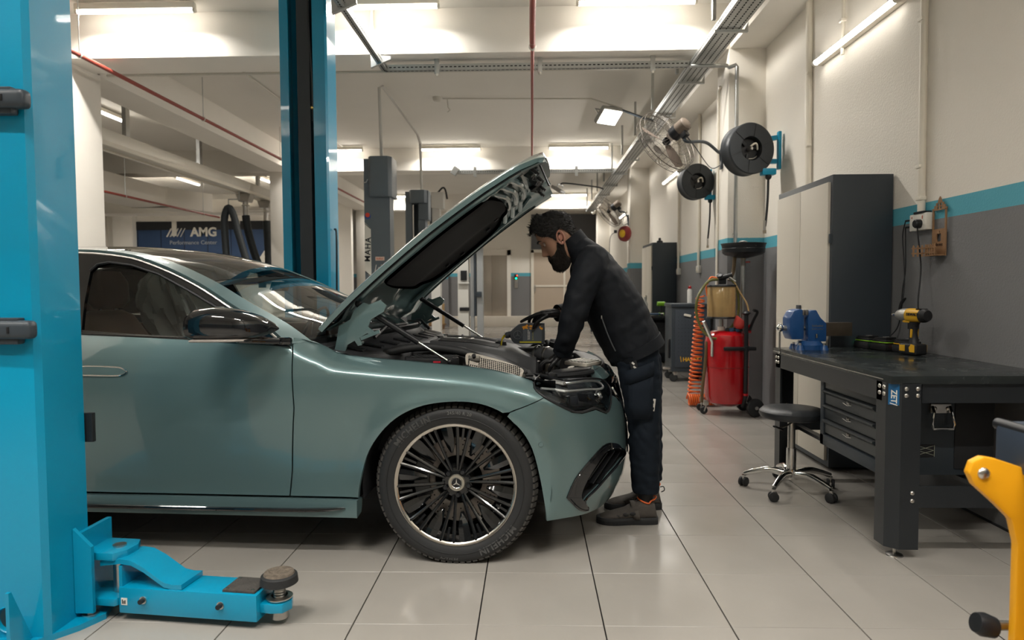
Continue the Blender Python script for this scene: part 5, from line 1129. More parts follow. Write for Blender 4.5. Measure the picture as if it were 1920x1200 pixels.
B().tube(catmull([(.10, .0, 1.625), (.12, 0, 1.65), (.17, 0, 1.65), (.2, 0, 1.625)], 4), .008, 6).build('bowl_grip', M_steel, OD)
# orange coiled air hose hanging behind the drainer
t = thing('coiled_hose', 'orange coiled air hose hanging down and piled on the tiles beside the drainer', 'hose', (1.665, 7.05, 0))
P = []
for k in range(24 * 14):
    a = 2 * PI * k / 14; f = k / (24 * 14); z = 1.13 - 1.03 * f ** .92; r = .040 + .022 * f
    P.append(Vector((.07 - .06 * f + r * math.cos(a), r * math.sin(a), z)))
B().tube(P, .0085, 6).build('hanging_coil', MATS['orange_hose'], t)
P = [Vector((-.06 + .32 * k / 180 + .0 * math.cos(k), -.05 + .058 * math.cos(2 * PI * k / 12), .066 + .056 * math.sin(2 * PI * k / 12))) for k in range(180)]
B().tube(P, .0085, 6).build('floor_coil', MATS['orange_hose'], t)
# tool trolley with a yellow maker's mark
TR = thing('tool_trolley', 'dark grey tool trolley with perforated side panel and yellow lettering', 'trolley', (1.80, 8.80, 0))
B().box2((.0, 0, .13), (.50, .42, .98), bev=.012).build('trolley_body', M_slate, TR); B().box2((-.01, -.02, .965), (.52, .44, 1.01), bev=.012).build('trolley_top', M_slate, TR)
pn = B().box2((.045, -.012, .19), (.46, .002, .93), bev=.006).build('side_panel', mat('panel_grey', (.045, .055, .07), .45), TR)
x = B()
for i in range(9):
    for j in range(11): x.cyl((.09 + i * .042, -.0115, .34 + j * .05), (.09 + i * .042, -.0125, .34 + j * .05), .004, n=6)
tag(x.build('panel_hole_shade', M_dark, pn), kind='stuff')  # hole shade laid on as black dots; nothing is cut through
text('HAZET', (.25, -.014, .29), (1, 0, 0), (0, 0, 1), .07, mat('logo_yellow', (.75, .40, .02), .5), pn, 'trolley_lettering', extrude=.001, bold=.002, spacing=.95)
for s in (-1, 1): B().beam((.25 + s * .125, -.014, .26), (.25 + s * .135, -.014, .33), .008, .003, up=(0, 1, 0)).build('lettering_bracket', MATS['logo_yellow'], pn)
B().box((.20, -.02, .86), (.09, .02, .03), (0, .2, 0), bev=.005).build('panel_hook', M_pvc, pn); B().box2((-.03, .06, .30), (.0, .12, .55), bev=.01).build('corner_guard', M_black, TR)
for (x_, y_) in ((.06, .05), (.44, .05), (.06, .37), (.44, .37)):
    B().box((x_, y_, .11), (.05, .05, .05), bev=.006).build('caster_fork', M_bolt, TR); B().lathe([(0, .016), (.045, .016), (.052, .01), (.052, -.01), (.045, -.016), (0, -.016)], (x_ - .02, y_, .052), (.3, 1, 0), 24).build('caster_wheel', M_rubber, TR)
B().box2((-.10, .02, .16), (-.0, .06, .19), bev=.01).build('brake_pedal', M_bolt, TR)
# second workbench in front of the far cabinet, with small things on it
t = thing('workbench', 'dark workbench with bottles on it in front of the far cabinet', 'workbench', (1.60, 9.7, 0))
B().box2((0, 0, .78), (.75, 1.38, .82), bev=.004).build('bench_top', M_bencht, t)
for (x_, y_) in ((0, 0), (.65, 0), (0, 1.28), (.65, 1.28)): B().box2((x_, y_, 0), (x_ + .1, y_ + .1, .78)).build('leg', M_bench, t)
B().box2((.05, .1, .28), (.72, .8, .72), bev=.01).build('hung_chest', M_blackm, t); B().box2((.06, .09, .55), (.2, .11, .62)).build('chest_handle', M_chrome, t)
for k, (x_, y_, h, lab) in enumerate(((.06, .30, .26, 'clear plastic spray bottle on the far workbench'), (.02, .50, .20, 'pale cream bottle behind the clear spray bottle'))):
    o = thing('bottle', lab, 'bottle', (1.60 + x_, 9.7 + y_, .82)); B().lathe([(0, 0), (.038, 0), (.042, .01), (.042, h * .6), (.03, h * .72), (.014, h * .8), (.014, h)], (0, 0, 0), (0, 0, 1), 20).build('bottle_body', mat('pale_clear', (.75, .76, .74), .1, trans=.6) if k == 0 else M_pvc, o); B().cyl((0, 0, h), (0, 0, h + .03), .016, n=12).build('bottle_cap', M_pvc, o)
t = thing('spray_can', 'white spray can with red cap behind the tool trolley', 'spray can', (2.10, 9.10, 1.01)); B().lathe([(0, 0), (.033, 0), (.033, .17), (.02, .19), (0, .19)], (0, 0, 0), (0, 0, 1), 18).build('can_body', mat('can_white', (.7, .68, .64), .3), t); B().lathe([(.022, .19), (.022, .22), (0, .235)], (0, 0, 0), (0, 0, 1), 16).build('can_cap', M_red, t)
t = thing('cordless_drill', 'lime green cordless drill on the far workbench beside the trolley', 'power tool', (1.86, 9.80, .82)); ml = mat('lime', (.25, .55, .03), .4)
B().box((0, 0, .02), (.07, .06, .04), bev=.006).build('battery', ml, t); B().cyl((0, 0, .04), (0, 0, .14), .018, n=14).build('grip', M_tblk, t); B().cyl((-.06, 0, .165), (.05, 0, .165), .032, n=18).build('motor_housing', ml, t); B().cyl((.05, 0, .165), (.11, 0, .165), .02, r2=.012, n=14).build('chuck', M_tblk, t)
t = thing('blue_tool', 'blue handled tool lying on the far workbench', 'hand tool', (1.68, 9.74, .84)); B().cyl((0, 0, .0), (.16, .02, .0), .012, n=12).build('handle', mat('cap_blue', (.03, .08, .16), .5), t); B().cyl((.16, .02, .0), (.2, .02, .0), .02, n=12).build('head', M_chrome, t)
# hose reels on swivel brackets
M_teal = mat('reel_bracket_blue', (.0, .30, .50), .4); M_reel = mat('reel_black', (.028, .033, .038), .5, bump=.03, bscale=200)
def reel(c, label, wy, R=.235, ang=.28, fl=0):
    t = thing('hose_reel', label, 'hose reel', c, ang); AX = (0, -1, 0)
    B().lathe([(R * .45, .055), (R * .47, .07), (R * .97, .078), (R, .07), (R, .05), (R * .985, .045), (R * .985, -.05), (R, -.055), (R, -.075), (R * .9, -.08), (0, -.08)], (0, 0, 0), AX, 56).build('reel_case', M_reel, t)
    B().lathe([(R * .46, .07), (R * .44, .02), (R * .40, .01), (0, .01)], (0, 0, 0), AX, 40).build('reel_recess', M_black, t)
    for k in range(6):
        a = 2 * PI * k / 6 + .3; B().beam((R * .48 * math.cos(a), -.0745, R * .48 * math.sin(a)), (R * .97 * math.cos(a + .05), -.0785, R * .97 * math.sin(a + .05)), .004, .004, up=(0, 1, 0)).build('case_seam', M_black, t)
        if k % 2 == 0: B().box((R * .32 * math.cos(a), -.02, R * .32 * math.sin(a)), (.06, .03, .03), (0, -a, 0), bev=.008).build('recess_rib', M_black, t)
    B().lathe([(0, .075), (.012, .075), (.02, .065), (.022, .02)], (0, 0, 0), AX, 20).build('swivel_hub', M_steel, t); B().tube(catmull([(.0, -.05, .02), (.03, -.07, .045), (.06, -.06, .04), (.085, -.03, .0)], 5), .009, 8).build('inlet_elbow', M_pvc, t); B().tube(catmull([(.085, -.02, -.06), (.04, -.03, -.085), (-.01, -.025, -.09)], 5), .006, 6).build('inner_hose', M_bolt, t)
    wl = XW - c[0]; q = Matrix.Rotation(-ang, 3, 'Z')
    def loc(p): return q @ Vector(p)
    bx = wl - .06
    br = B(); br.box(loc((bx + .02, .05, .0)), (.03, .06, R * 1.5), (0, 0, -ang), bev=.01); br.build('wall_bracket', M_teal, t)
    B().beam(loc((R * .6, .06, .1)), loc((bx, .06, .12)), .05, .04).build('bracket_arm', M_teal, t); B().beam(loc((R * .6, .06, -.1)), loc((bx, .06, -.1)), .05, .04).build('bracket_arm', M_teal, t)
    B().box(loc((R * .82, .0, -R * .88)), (.13, .09, .06), (0, .0, -ang), bev=.012).build('hose_guide', M_teal, t); B().sphere(loc((R * .82, -.01, -R * .88 - .045)), .03, n=12).build('guide_roller', M_black, t)
    P = catmull([loc((R * .82, -.01, -R * .88 - .04)), loc((R * .80, -.01, -R - .25)), loc((R * .72, -.01, -R - .47)), loc((R * .70, -.01, -R - fl))], 6)
    B().tube(P, .011, 8).build('drop_hose', M_black, t); e = P[-1]; B().cyl(e, e - Vector((0, 0, .09)), .012, n=12).build('hose_coupling', M_steel, t); B().cyl(e - Vector((0, 0, .09)), e - Vector((0, 0, .12)), .016, n=12).build('quick_coupler', mat('union_brass', (.5, .42, .32), .35, .8), t)
reel((2.01, 6.45, 2.49), 'large black hose reel on a blue wall bracket above the tall cabinet', 6.5, .235, .28, .42)
reel((2.12, 8.9, 2.57), 'black hose reel farther off, half hidden by the white pilaster', 8.9, .225, .22, .50)
# wall fans
def fan(c, label, yaw, tilt, R=.33, arm_to=(1.99, 7.2, 2.58)):
    t = thing('wall_fan', label, 'fan', c)
    fx = Vector(yaw).normalized(); fy = Vector((0, 0, 1)).cross(fx).normalized(); A = Matrix((fx, fy, fx.cross(fy))).transposed()   # local x = blowing direction
    def l(p): return A @ Vector(p)
    wire = mat('fan_wire', (.12, .105, .09), .4, .6); ax = l((1, 0, 0)); u0 = l((0, 1, 0))
    g = B()
    for rr, xx in ((R, .0), (R * .97, .06), (R * .97, -.06)): g.tube([l((xx, rr * math.cos(a), rr * math.sin(a))) for a in np.linspace(0, 2 * PI, 44, endpoint=False)], .005 if rr == R else .003, 5, closed=True)
    for rr, xx in ((R * .66, .10), (R * .35, .115), (R * .66, -.095), (R * .35, -.11)): g.tube([l((xx, rr * math.cos(a), rr * math.sin(a))) for a in np.linspace(0, 2 * PI, 36, endpoint=False)], .0016, 4, closed=True)
    gd = g.build('guard_rim', wire, t)
    g = B()
    for k in range(40):
        a = 2 * PI * k / 40
        for s in (1, -1): g.tube([l((s * x_, r * math.cos(a + tw), r * math.sin(a + tw))) for x_, r, tw in ((.118, .05, 0), (.115, R * .4, .10), (.10, R * .68, .16), (.06, R * .96, .2), (.0, R, .2))], .0014, 4)
    tag(g.build('guard_wires', wire, t), kind='stuff')
    B().lathe([(0, .124), (.05, .122), (.052, .116)], (0, 0, 0), ax, 24).build('guard_badge', wire, t)
    for k in range(3):
        a0 = 2 * PI * k / 3 + .4; rg = []
        for r, w_, p in ((.04, .025, .5), (.10, .045, .45), (.20, .06, .35), (R * .86, .05, .28), (R * .9, .03, .25)):
            e = Vector((0, math.cos(a0), math.sin(a0))); tn = Vector((0, -math.sin(a0), math.cos(a0))); d = tn * math.cos(p) + Vector((1, 0, 0)) * math.sin(p); rg.append([l(e * r - d * w_), l(e * r + d * w_), l(e * r + d * w_ + Vector((.004, 0, 0))), l(e * r - d * w_ + Vector((.004, 0, 0)))])
        B().rings(rg).build('fan_blade', mat('blade_brown', (.13, .10, .08), .45), t)
    B().lathe([(0, .02), (.03, .02), (.04, 0), (.04, -.03)], (0, 0, 0), ax, 20).build('blade_hub', M_black, t)
    B().lathe([(0, -.30), (.05, -.30), (.068, -.285), (.072, -.15), (.06, -.11), (.03, -.10)], (0, 0, 0), ax, 28).build('motor', mat('motor_brown', (.14, .11, .085), .5), t); B().lathe([(.0725, -.19), (.0735, -.17), (.0725, -.11), (.06, -.10)], (0, 0, 0), ax, 28).build('motor_band', M_black, t)
    m0 = l((-.22, 0, -.075)); B().box(m0, (.07, .06, .08), A, bev=.01).build('tilt_joint', M_black, t)
    e = Vector(arm_to) - Vector(c); k0 = m0 + Vector((0, 0, -.05))
    B().tube(catmull([k0, k0 + Vector((.04, 0, -.03)), k0 + (e - k0) * .55 + Vector((0, 0, .06)), k0 + (e - k0) * .9 + Vector((0, 0, .02)), e + Vector((-.02, 0, .04)), e + Vector((-.01, 0, -.05))], 6), .016, 10).build('wall_arm', M_slate, t); B().box(e + Vector((-.008, 0, -.03)), (.016, .07, .22), bev=.005).build('wall_plate', M_slate, t)
    B().tube(catmull([m0 + Vector((.03, 0, -.03)), m0 + Vector((.10, 0, -.12)), e + Vector((-.12, 0, -.12)), e + Vector((-.02, 0, -.10))], 6), .005, 5).build('fan_cable', M_slate, t)
fan((1.36, 6.98, 2.68), 'wire-guarded wall fan with a brown motor beside the large hose reel', (-.52, .62, -.46), .30, .34, (1.985, 7.2, 2.58))
fan((1.53, 13.6, 2.72), 'wire-guarded wall fan on the second pilaster beyond the mechanic', (-.66, .42, -.52), .30, .34, (1.985, 14.0, 2.62))
# fire-alarm style red unit on the far pilaster
t = thing('alarm_unit', 'dark red round alarm unit with a yellow centre on the far pilaster', 'alarm', (1.88, 13.78, 2.30)); B().lathe([(0, .09), (.07, .08), (.15, .04), (.16, -.01), (0, -.01)], (0, 0, 0), (-1, -.9, 0), 28).build('alarm_case', mat('alarm_red', (.25, .03, .03), .4), t); B().lathe([(0, .115), (.05, .11), (.08, .08)], (0, 0, 0), (-1, -.9, 0), 24).build('alarm_centre', mat('alarm_yellow', (.75, .45, .02), .4), t); B().box((-.19, -.04, .04), (.06, .05, .06), bev=.01).build('alarm_plug', M_black, t); B().tube(catmull([(-.21, -.05, .02), (-.30, -.05, -.1), (-.31, -.05, -.6), (-.30, -.05, -1.2)], 5), .007, 6).build('alarm_cable', M_slate, t)
# conduits and pipes on the right wall
def conduit(name, pts, r, m, label, cat='pipe', clips=()):
    o = Vector(pts[0]); t = thing(name, label, cat, tuple(o)); B().tube([Vector(p) - o for p in pts], r, 10).build('pipe_run', m, t, 60)
    for c in clips: B().box(Vector(c) - o, (.04, .05, .022), bev=.004).build('pipe_clip', m, t)
conduit('wall_conduit', [(2.335, 4.19, 3.6), (2.335, 4.17, 1.66)], .022, M_pvc, 'cream conduit running down the wall to the twin socket', clips=((2.33, 4.19, 2.80), (2.33, 4.18, 1.93), (2.33, 4.17, 1.74)))
conduit('wall_conduit', [(2.335, 5.88, 3.6), (2.335, 5.83, .9)], .028, M_pvc, 'thick cream conduit running behind the tall cabinet', clips=((2.33, 5.87, 3.0), (2.33, 5.85, 2.4)))
conduit('wall_conduit', [(2.335, 5.25, 3.6), (2.335, 5.25, 2.95)], .014, M_pvc, 'short thin conduit feeding the near wall tube lamp', clips=((2.33, 5.25, 3.2),))
conduit('wall_conduit', [(2.335, 9.6, 3.6), (2.335, 9.6, 1.50)], .020, M_pvc, 'cream conduit down to a small white socket behind the trolley', clips=((2.33, 9.6, 2.6),))
conduit('wall_conduit', [(2.335, 10.9, 3.6), (2.335, 10.9, 1.5)], .020, M_pvc, 'cream conduit down to a socket beside the far cabinet')
for y, lab in ((9.6, 'small white wall socket behind the oil drainer funnel'), (10.9, 'small white wall socket beside the far cabinet')):
    t = thing('wall_socket', lab, 'socket', (XW, y, 1.47)); B().box2((-.045, -.07, -.05), (0, .07, .05), bev=.008).build('socket_box', MATS['white_plastic'], t); B().box2((-.055, -.03, -.03), (-.04, .03, .03), bev=.004).build('socket_face', M_pvc, t)
conduit('air_pipe', [(1.60, 6.95, 3.42), (1.96, 6.95, 3.42), (1.975, 6.95, 3.40), (2.04, 6.93, 3.42), (2.05, 6.93, 3.40), (2.05, 6.93, 1.16), (2.04, 6.93, 1.14), (1.93, 6.93, 1.13)], .019, M_galv, 'galvanised air pipe dropping down the face of the near pilaster', clips=((2.05, 6.945, 2.6), (2.05, 6.945, 1.75), (2.05, 6.945, 1.2)))
conduit('white_conduit', [(1.975, 7.25, 3.30), (1.975, 7.3, 3.28), (1.975, 7.32, 3.2), (1.975, 7.33, .9)], .014, M_pvc, 'thin white conduit bent down the side of the near pilaster')
# yellow steel cart at the very edge of the frame
YC = thing('steel_cart', 'yellow steel cart frame with a bolted rounded arm by the bench', 'cart', (1.092, 1.66, -.012))
M_cart = mat('cart_yellow', (.80, .36, .008), .4)
side = [(-.035, .775), (-.025, .803), (.0, .815), (.03, .81), (.30, .72), (.62, .72), (.62, .02), (.52, .02), (.50, .10), (.16, .10), (.14, .02), (.075, .02), (.085, .40), (.085, .60), (.07, .66), (.03, .70), (-.02, .745)]
for y in (0, -.45):
    p = B().prism(side, (0, y, 0), (1, 0, 0), (0, 0, 1), (0, .025, 0), bev=.006).build('side_plate', M_cart, YC)
    for (x_, z) in ((.0, .775), (.22, .70)): B().lathe([(0, .008), (.009, .007), (.014, .003), (.015, 0)], (x_, y, z), (0, -1, 0), 16).build('plate_bolt', M_bolt, p)
B().box2((.16, -.42, .12), (.60, .0, .16)).build('lower_shelf', M_cart, YC); B().box2((.09, -.40, .77), (.60, .10, .885), bev=.012).build('cart_box', mat('cart_blue', (.03, .045, .07), .45), YC); B().cyl((.105, -.40, .875), (.105, .11, .875), .015, n=14).build('box_handle', M_black, YC)
for y in (.0, -.43):
    for x_ in (.11, .57): B().lathe([(0, .02), (.045, .02), (.052, .012), (.052, -.012), (.045, -.02), (0, -.02)], (x_, y, .052), (0, 1, 0), 24).build('caster', M_rubber, YC)
B().lathe([(0, .03), (.024, .028), (.03, .01), (.026, -.02)], (.055, .06, .37), (-1, 0, .3), 18).build('clamp_knob', M_black, YC); B().cyl((.06, .06, .37), (.2, .06, .37), .012, n=10).build('clamp_shaft', M_steel, YC)
# ================================================================ MECHANIC
PE = thing('person', 'bearded mechanic in black jacket, dark cargo trousers and black gloves leaning over the engine', 'person', (.55, 3.61, 0))
PO = Vector((.55, 3.61, 0))
from mathutils import noise as mnoise
M_skin = mat('skin', (.42, .235, .155), .5, sub=.12, bump=.05, bscale=250, var=.06, vscale=30)
M_jack = mat('black_softshell', (.0055, .0072, .0105), .72, spec=.3, bump=.12, bscale=22, bdet=2)
M_trou = mat('navy_work_cloth', (.009, .014, .022), .85, spec=.25, bump=.25, bscale=16, bdet=3)
M_hair = mat('black_hair', (.010, .009, .008), .4, bump=.8, bscale=260, var=.5, vscale=90)
M_beard = mat('beard_hair', (.020, .014, .010), .6, bump=.8, bscale=300, var=.6, vscale=120)
M_glove = mat('nitrile_black', (.008, .008, .009), .38, bump=.2, bscale=90)
def ering(p, d, ra, rb, n=20, pw=1.0, lat=(0, 1, 0)):
    d = Vector(d).normalized(); u = Vector(lat) - d * d.dot(Vector(lat)); u.normalize(); v = d.cross(u); r = []
    for k in range(n):
        a = 2 * PI * k / n; c, s = math.cos(a), math.sin(a); r.append(Vector(p) + v * (ra * math.copysign(abs(c) ** pw, c)) + u * (rb * math.copysign(abs(s) ** pw, s)))
    return r
def etube(b, pts, ra, rb, n=20, sub=4, pw=1.0, lat=(0, 1, 0)):
    P = catmull(pts, sub); m = len(pts); t = np.linspace(0, m - 1, len(P)); A = np.interp(t, range(m), ra); R = np.interp(t, range(m), rb)
    rings = [ering(P[i], P[min(i + 1, len(P) - 1)] - P[max(i - 1, 0)], A[i], R[i], n, pw, lat) for i in range(len(P))]
    return b.rings(rings)
def bake(b, name, m, parent, voxel=.010, smooth=4, fold=None, factor=.6, xf=True):
    """fuse the overlapping volumes into one continuous skin"""
    bmesh.ops.recalc_face_normals(b.bm, faces=b.bm.faces)
    me = bpy.data.meshes.new('t'); b.bm.to_mesh(me); b.bm.free(); o = bpy.data.objects.new('t', me); COL.objects.link(o)
    r = o.modifiers.new('r', 'REMESH'); r.mode = 'VOXEL'; r.voxel_size = voxel
    s = o.modifiers.new('s', 'SMOOTH'); s.iterations = smooth; s.factor = factor
    dg = bpy.context.evaluated_depsgraph_get(); dg.update(); me2 = bpy.data.meshes.new_from_object(o.evaluated_get(dg)); bpy.data.objects.remove(o); bpy.data.meshes.remove(me)
    me2.name = name; me2.materials.clear(); me2.materials.append(m)
    if fold or xf:
        nv = [v.normal.copy() for v in me2.vertices]
        for v, n in zip(me2.vertices, nv):
            if fold: v.co += n * fold(v.co)
            if xf: v.co -= PO
    me2.polygons.foreach_set('use_smooth', [True] * len(me2.polygons)); me2.update()
    return link(name, me2, parent)
JT = [(.545, 3.61, .885), (.505, 3.61, .97), (.455, 3.61, 1.07), (.405, 3.61, 1.17), (.355, 3.61, 1.27), (.312, 3.61, 1.35), (.272, 3.61, 1.405), (.232, 3.61, 1.44)]
NA = [(.325, 3.49, 1.365), (.295, 3.43, 1.315), (.245, 3.395, 1.19), (.212, 3.39, 1.085), (.185, 3.41, .985), (.158, 3.455, .895)]
FA = [(.325, 3.73, 1.365), (.30, 3.80, 1.315), (.31, 3.865, 1.19), (.325, 3.90, 1.09), (.25, 3.86, 1.085), (.148, 3.795, 1.078)]
LEGN = [(.540, 3.535, .93), (.550, 3.512, .82), (.563, 3.495, .68), (.576, 3.49, .52), (.581, 3.495, .36), (.585, 3.50, .25), (.588, 3.50, .158)]
LEGF = [(p[0] + .01 + .05 * sstep(.93, .75, p[2]), 3.61 + (3.61 - p[1]) * 1.1, p[2]) for p in LEGN]
# body: one continuous figure under the clothes (head added below)
def head_r(th, z):
    """radius profile of the head: th = 0 is straight ahead"""
    return 0
fxf = smooth_interp([-.135, -.12, -.10, -.085, -.065, -.05, -.03, .0, .02, .035, .06, .09, .112, .126], [.035, .066, .083, .080, .087, .084, .085, .087, .088, .097, .093, .076, .045, .0])
fxb = smooth_interp([-.135, -.09, -.05, .0, .05, .09, .112, .126], [-.045, -.052, -.075, -.099, -.103, -.083, -.05, -.0])
fw_ = smooth_interp([-.135, -.12, -.10, -.08, -.04, .0, .05, .09, .112, .126], [.022, .034, .047, .056, .067, .075, .077, .064, .04, .002])
fn_ = smooth_interp([-.056, -.050, -.043, -.035, -.022, .0, .018, .028], [0, .016, .030, .036, .027, .014, .005, 0])
def head(th, z, off=0.):
    xf_, xb_, w = fxf(z), fxb(z), fw_(z); xc = (xf_ + xb_) / 2; a = (xf_ - xb_) / 2; c, s = math.cos(th), math.sin(th)
    e = .86; x = xc + a * math.copysign(abs(c) ** e, c); y = w * math.copysign(abs(s) ** e, s)
    if -.056 < z < .028 and c > 0: x += fn_(z) * math.exp(-(y / (.0105 if z > -.03 else .0135)) ** 2)
    if c > 0:
        x -= .011 * math.exp(-((abs(y) - .031) / .014) ** 2 - ((z - .012) / .012) ** 2)
        x += .004 * math.exp(-((abs(y) - .03) / .02) ** 2 - ((z - .036) / .008) ** 2)
    n = Vector((c / max(a, .01), s / max(w, .01), 0)).normalized(); zz = .0
    k = sstep(.08, .126, z)
    return Vector((x + n.x * off * (1 - k * .6), y + n.y * off * (1 - k * .6), z + off * k))
HT = math.radians(33); HM = Matrix(((-math.cos(HT), 0, -math.sin(HT)), (0, -1, 0), (-math.sin(HT), 0, math.cos(HT)))).to_4x4()
HM.translation = Vector((.138, 3.61, 1.477))
NH = 56
b = B(); zs = list(np.linspace(-.134, .10, 48)) + [.106, .112, .117, .121, .124, .1258]
hb = B(); hb.rings([[HM @ head(2 * PI * k / NH, z) for k in range(NH)] for z in zs])
etube(b, [(.155, 3.61, 1.455), (.205, 3.61, 1.43), (.25, 3.61, 1.415), (.30, 3.61, 1.36)], [.058, .056, .06, .08], [.055, .055, .062, .10])
etube(b, JT[:-1], [.115, .12, .122, .115, .095, .07, .05], [.165, .165, .17, .18, .17, .11, .06])
etube(b, NA, [.045, .05, .045, .04, .036, .028], [.045, .05, .045, .04, .036, .03]); etube(b, FA, [.045, .05, .045, .04, .036, .028], [.045, .05, .045, .04, .036, .03])
etube(b, LEGN, [.085, .085, .08, .06, .055, .045, .04], [.08, .08, .075, .06, .055, .045, .04]); etube(b, LEGF, [.085, .085, .08, .06, .055, .045, .04], [.08, .08, .075, .06, .055, .045, .04])
b.merge(hb.bm)
body_o = bake(b, 'body', M_skin, PE, .0042, 2, factor=.4)
# facial parts
def hp(p): return (HM @ Vector(p)) - PO
for s in (-1, 1):
    B().sphere(hp((.0715, s * .031, .010)), .0120, n=14).build('eye', mat('eye_white', (.55, .5, .46), .15), PE); B().sphere(hp((.0805, s * .031, .006)), .0052, n=10).build('iris', mat('iris_brown', (.03, .015, .008), .1), PE)
    x = B(); x.rings([[hp((.0715 + (.0135 - 18 * yy * yy) * math.cos(a), s * (.031 + yy), .010 + (.0135 - 18 * yy * yy) * math.sin(a))) for a in np.linspace(-.62, 1.9, 9)] for yy in np.linspace(-.017, .017, 9)], cap=False); x.build('eyelid', M_skin, PE)
    P = [hp(p) for p in ((.099, s * .010, .030), (.099, s * .022, .036), (.091, s * .036, .038), (.078, s * .050, .032))]
    B().tube(catmull(P, 4), [.003, .004, .005, .0055, .0055, .005, .005, .0045, .004, .003, .0025, .002, .0015], 8).build('eyebrow', M_hair, PE)
    e = B(); rim = [hp((-.012 + .019 * math.cos(a) - .006 * math.sin(a), s * (.077 + .008 * (1 - math.cos(a)) * .5 + .004), -.008 + .032 * math.sin(a))) for a in np.linspace(0, 2 * PI, 26, endpoint=False)]
    e.tube(rim, .0048, 8, closed=True); e.sphere(hp((-.010, s * .079, -.008)), .02, (.75, .3, 1.4), n=14, rot=(0, HT, 0)); e.sphere(hp((-.004, s * .083, -.036)), .009, (.9, .6, 1.1), n=10)
    e.build('ear', mat('ear_skin', (.45, .21, .15), .5, sub=.15), PE); B().sphere(hp((-.004, s * .0865, -.004)), .009, (.6, .4, 1.2), n=10).build('ear_hollow', MATS['ear_skin'], PE)
P = [hp((.0875, y, -.066 - .0008 * abs(y / .02))) for y in np.linspace(-.02, .02, 7)]; B().tube(P, .0045, 8).build('lips', mat('lip', (.30, .13, .11), .5), PE)
# beard: thick shell over the lower face; hair: shell over the skull with tufts
random.seed(2)
def rnd(a, b_, k): return .5 + .5 * math.sin(a * 37.1 + b_ * 91.7 + k)
def shell(region, thick, zs, name, m, nth=80, drop=0.):
    x = B(); V = {}; idx = []
    bm = x.bm
    grid = {}
    for i, z in enumerate(zs):
        for k in range(nth):
            th = 2 * PI * k / nth - PI
            if region(th, z) > 0:
                f = min(1, region(th, z)); p = head(th, z, thick(th, z) * f ** .5 + .0008 * rnd(th * 9, z * 300, 0)); p.z -= drop * sstep(-.06, -.134, z) * sstep(1.9, .6, abs(th)); grid[i, k] = bm.verts.new(hp(p))
    for i in range(len(zs) - 1):
        for k in range(nth):
            q = [(i, k), (i, (k + 1) % nth), (i + 1, (k + 1) % nth), (i + 1, k)]
            if all(a in grid for a in q): bm.faces.new([grid[a] for a in q])
    return x, grid
def r_beard(th, z):
    a = abs(th); top = interp(a, [0, .28, .5, .9, 1.2, 1.4, 1.6, 1.75], [-.049, -.051, -.064, -.062, -.048, -.012, .015, .02]); lo = -.136
    if a > 1.72: return 0
    return min((top - z) / .014, (1.72 - a) / .12, 1)
x, g = shell(r_beard, lambda th, z: .004 + .014 * sstep(1.5, .5, abs(th)) * sstep(-.045, -.10, z) + .003 * rnd(th * 13, z * 130, 1), list(np.linspace(-.134, .02, 60)), 'beard', M_beard, 120, .030)
x.sphere(hp((.052, 0, -.128)), .034, (.95, .95, .72), n=18)
for k in range(1100):
    th = random.uniform(-1.6, 1.6); z = random.uniform(-.13, -.05 if abs(th) < 1.1 else .0)
    if r_beard(th, z) > .3:
        p = head(th, z, .007 + .012 * sstep(1.5, .5, abs(th)) * sstep(-.045, -.10, z)); p.z -= .030 * sstep(-.06, -.134, z) * sstep(1.9, .6, abs(th)); d = Vector((math.cos(th) * .5, math.sin(th) * .5, -1.0)).normalized()
        x.cyl(hp(p), hp(p + d * random.uniform(.008, .014)), .0018, r2=.0004, n=4, cap=False)
x.build('beard', M_beard, PE, 60)
def r_hair(th, z):
    a = abs(th); lo = interp(a, [0, .35, .62, .8, 1.15, 1.35, 1.5, 1.75, 2.0, 2.5, PI], [.080, .082, .074, .050, .030, -.01, -.015, .035, .0, -.055, -.07])
    return min(max(0, (z - lo) / .012), 1)
def t_hair(th, z):
    a = abs(th); return .0025 + .016 * sstep(.01, .09, z) + .020 * sstep(1.1, .1, a) * sstep(.07, .105, z) + .005 * rnd(th * 5, z * 60, 2) + .003 * rnd(th * 17, z * 120, 4)
x, g = shell(r_hair, t_hair, list(np.linspace(-.075, .10, 60)) + [.106, .112, .117, .121, .124, .1258], 'hair', M_hair, 120)
top_v = [g[i, k] for (i, k) in g if i == 65]
if len(top_v) == 120: x.bm.faces.new([g[65, k] for k in range(120)])
for k in range(1800):
    th = random.uniform(-PI, PI); z = random.uniform(-.06, .122)
    if r_hair(th, z) > .5:
        p = head(th, z, t_hair(th, z) - .003); fr = sstep(1.6, .2, abs(th)); d = Vector((math.cos(th) * (.5 + .4 * fr), math.sin(th) * .6, -.5 + 1.3 * sstep(.03, .10, z))) + Vector((random.uniform(-.5, .5), random.uniform(-.5, .5), random.uniform(-.3, .5))); d.normalize()
        x.cyl(hp(p), hp(p + d * random.uniform(.008, .014 + .012 * fr * sstep(.06, .1, z))), .0022, r2=.0004, n=4, cap=False)
x.build('hair', M_hair, PE, 60)
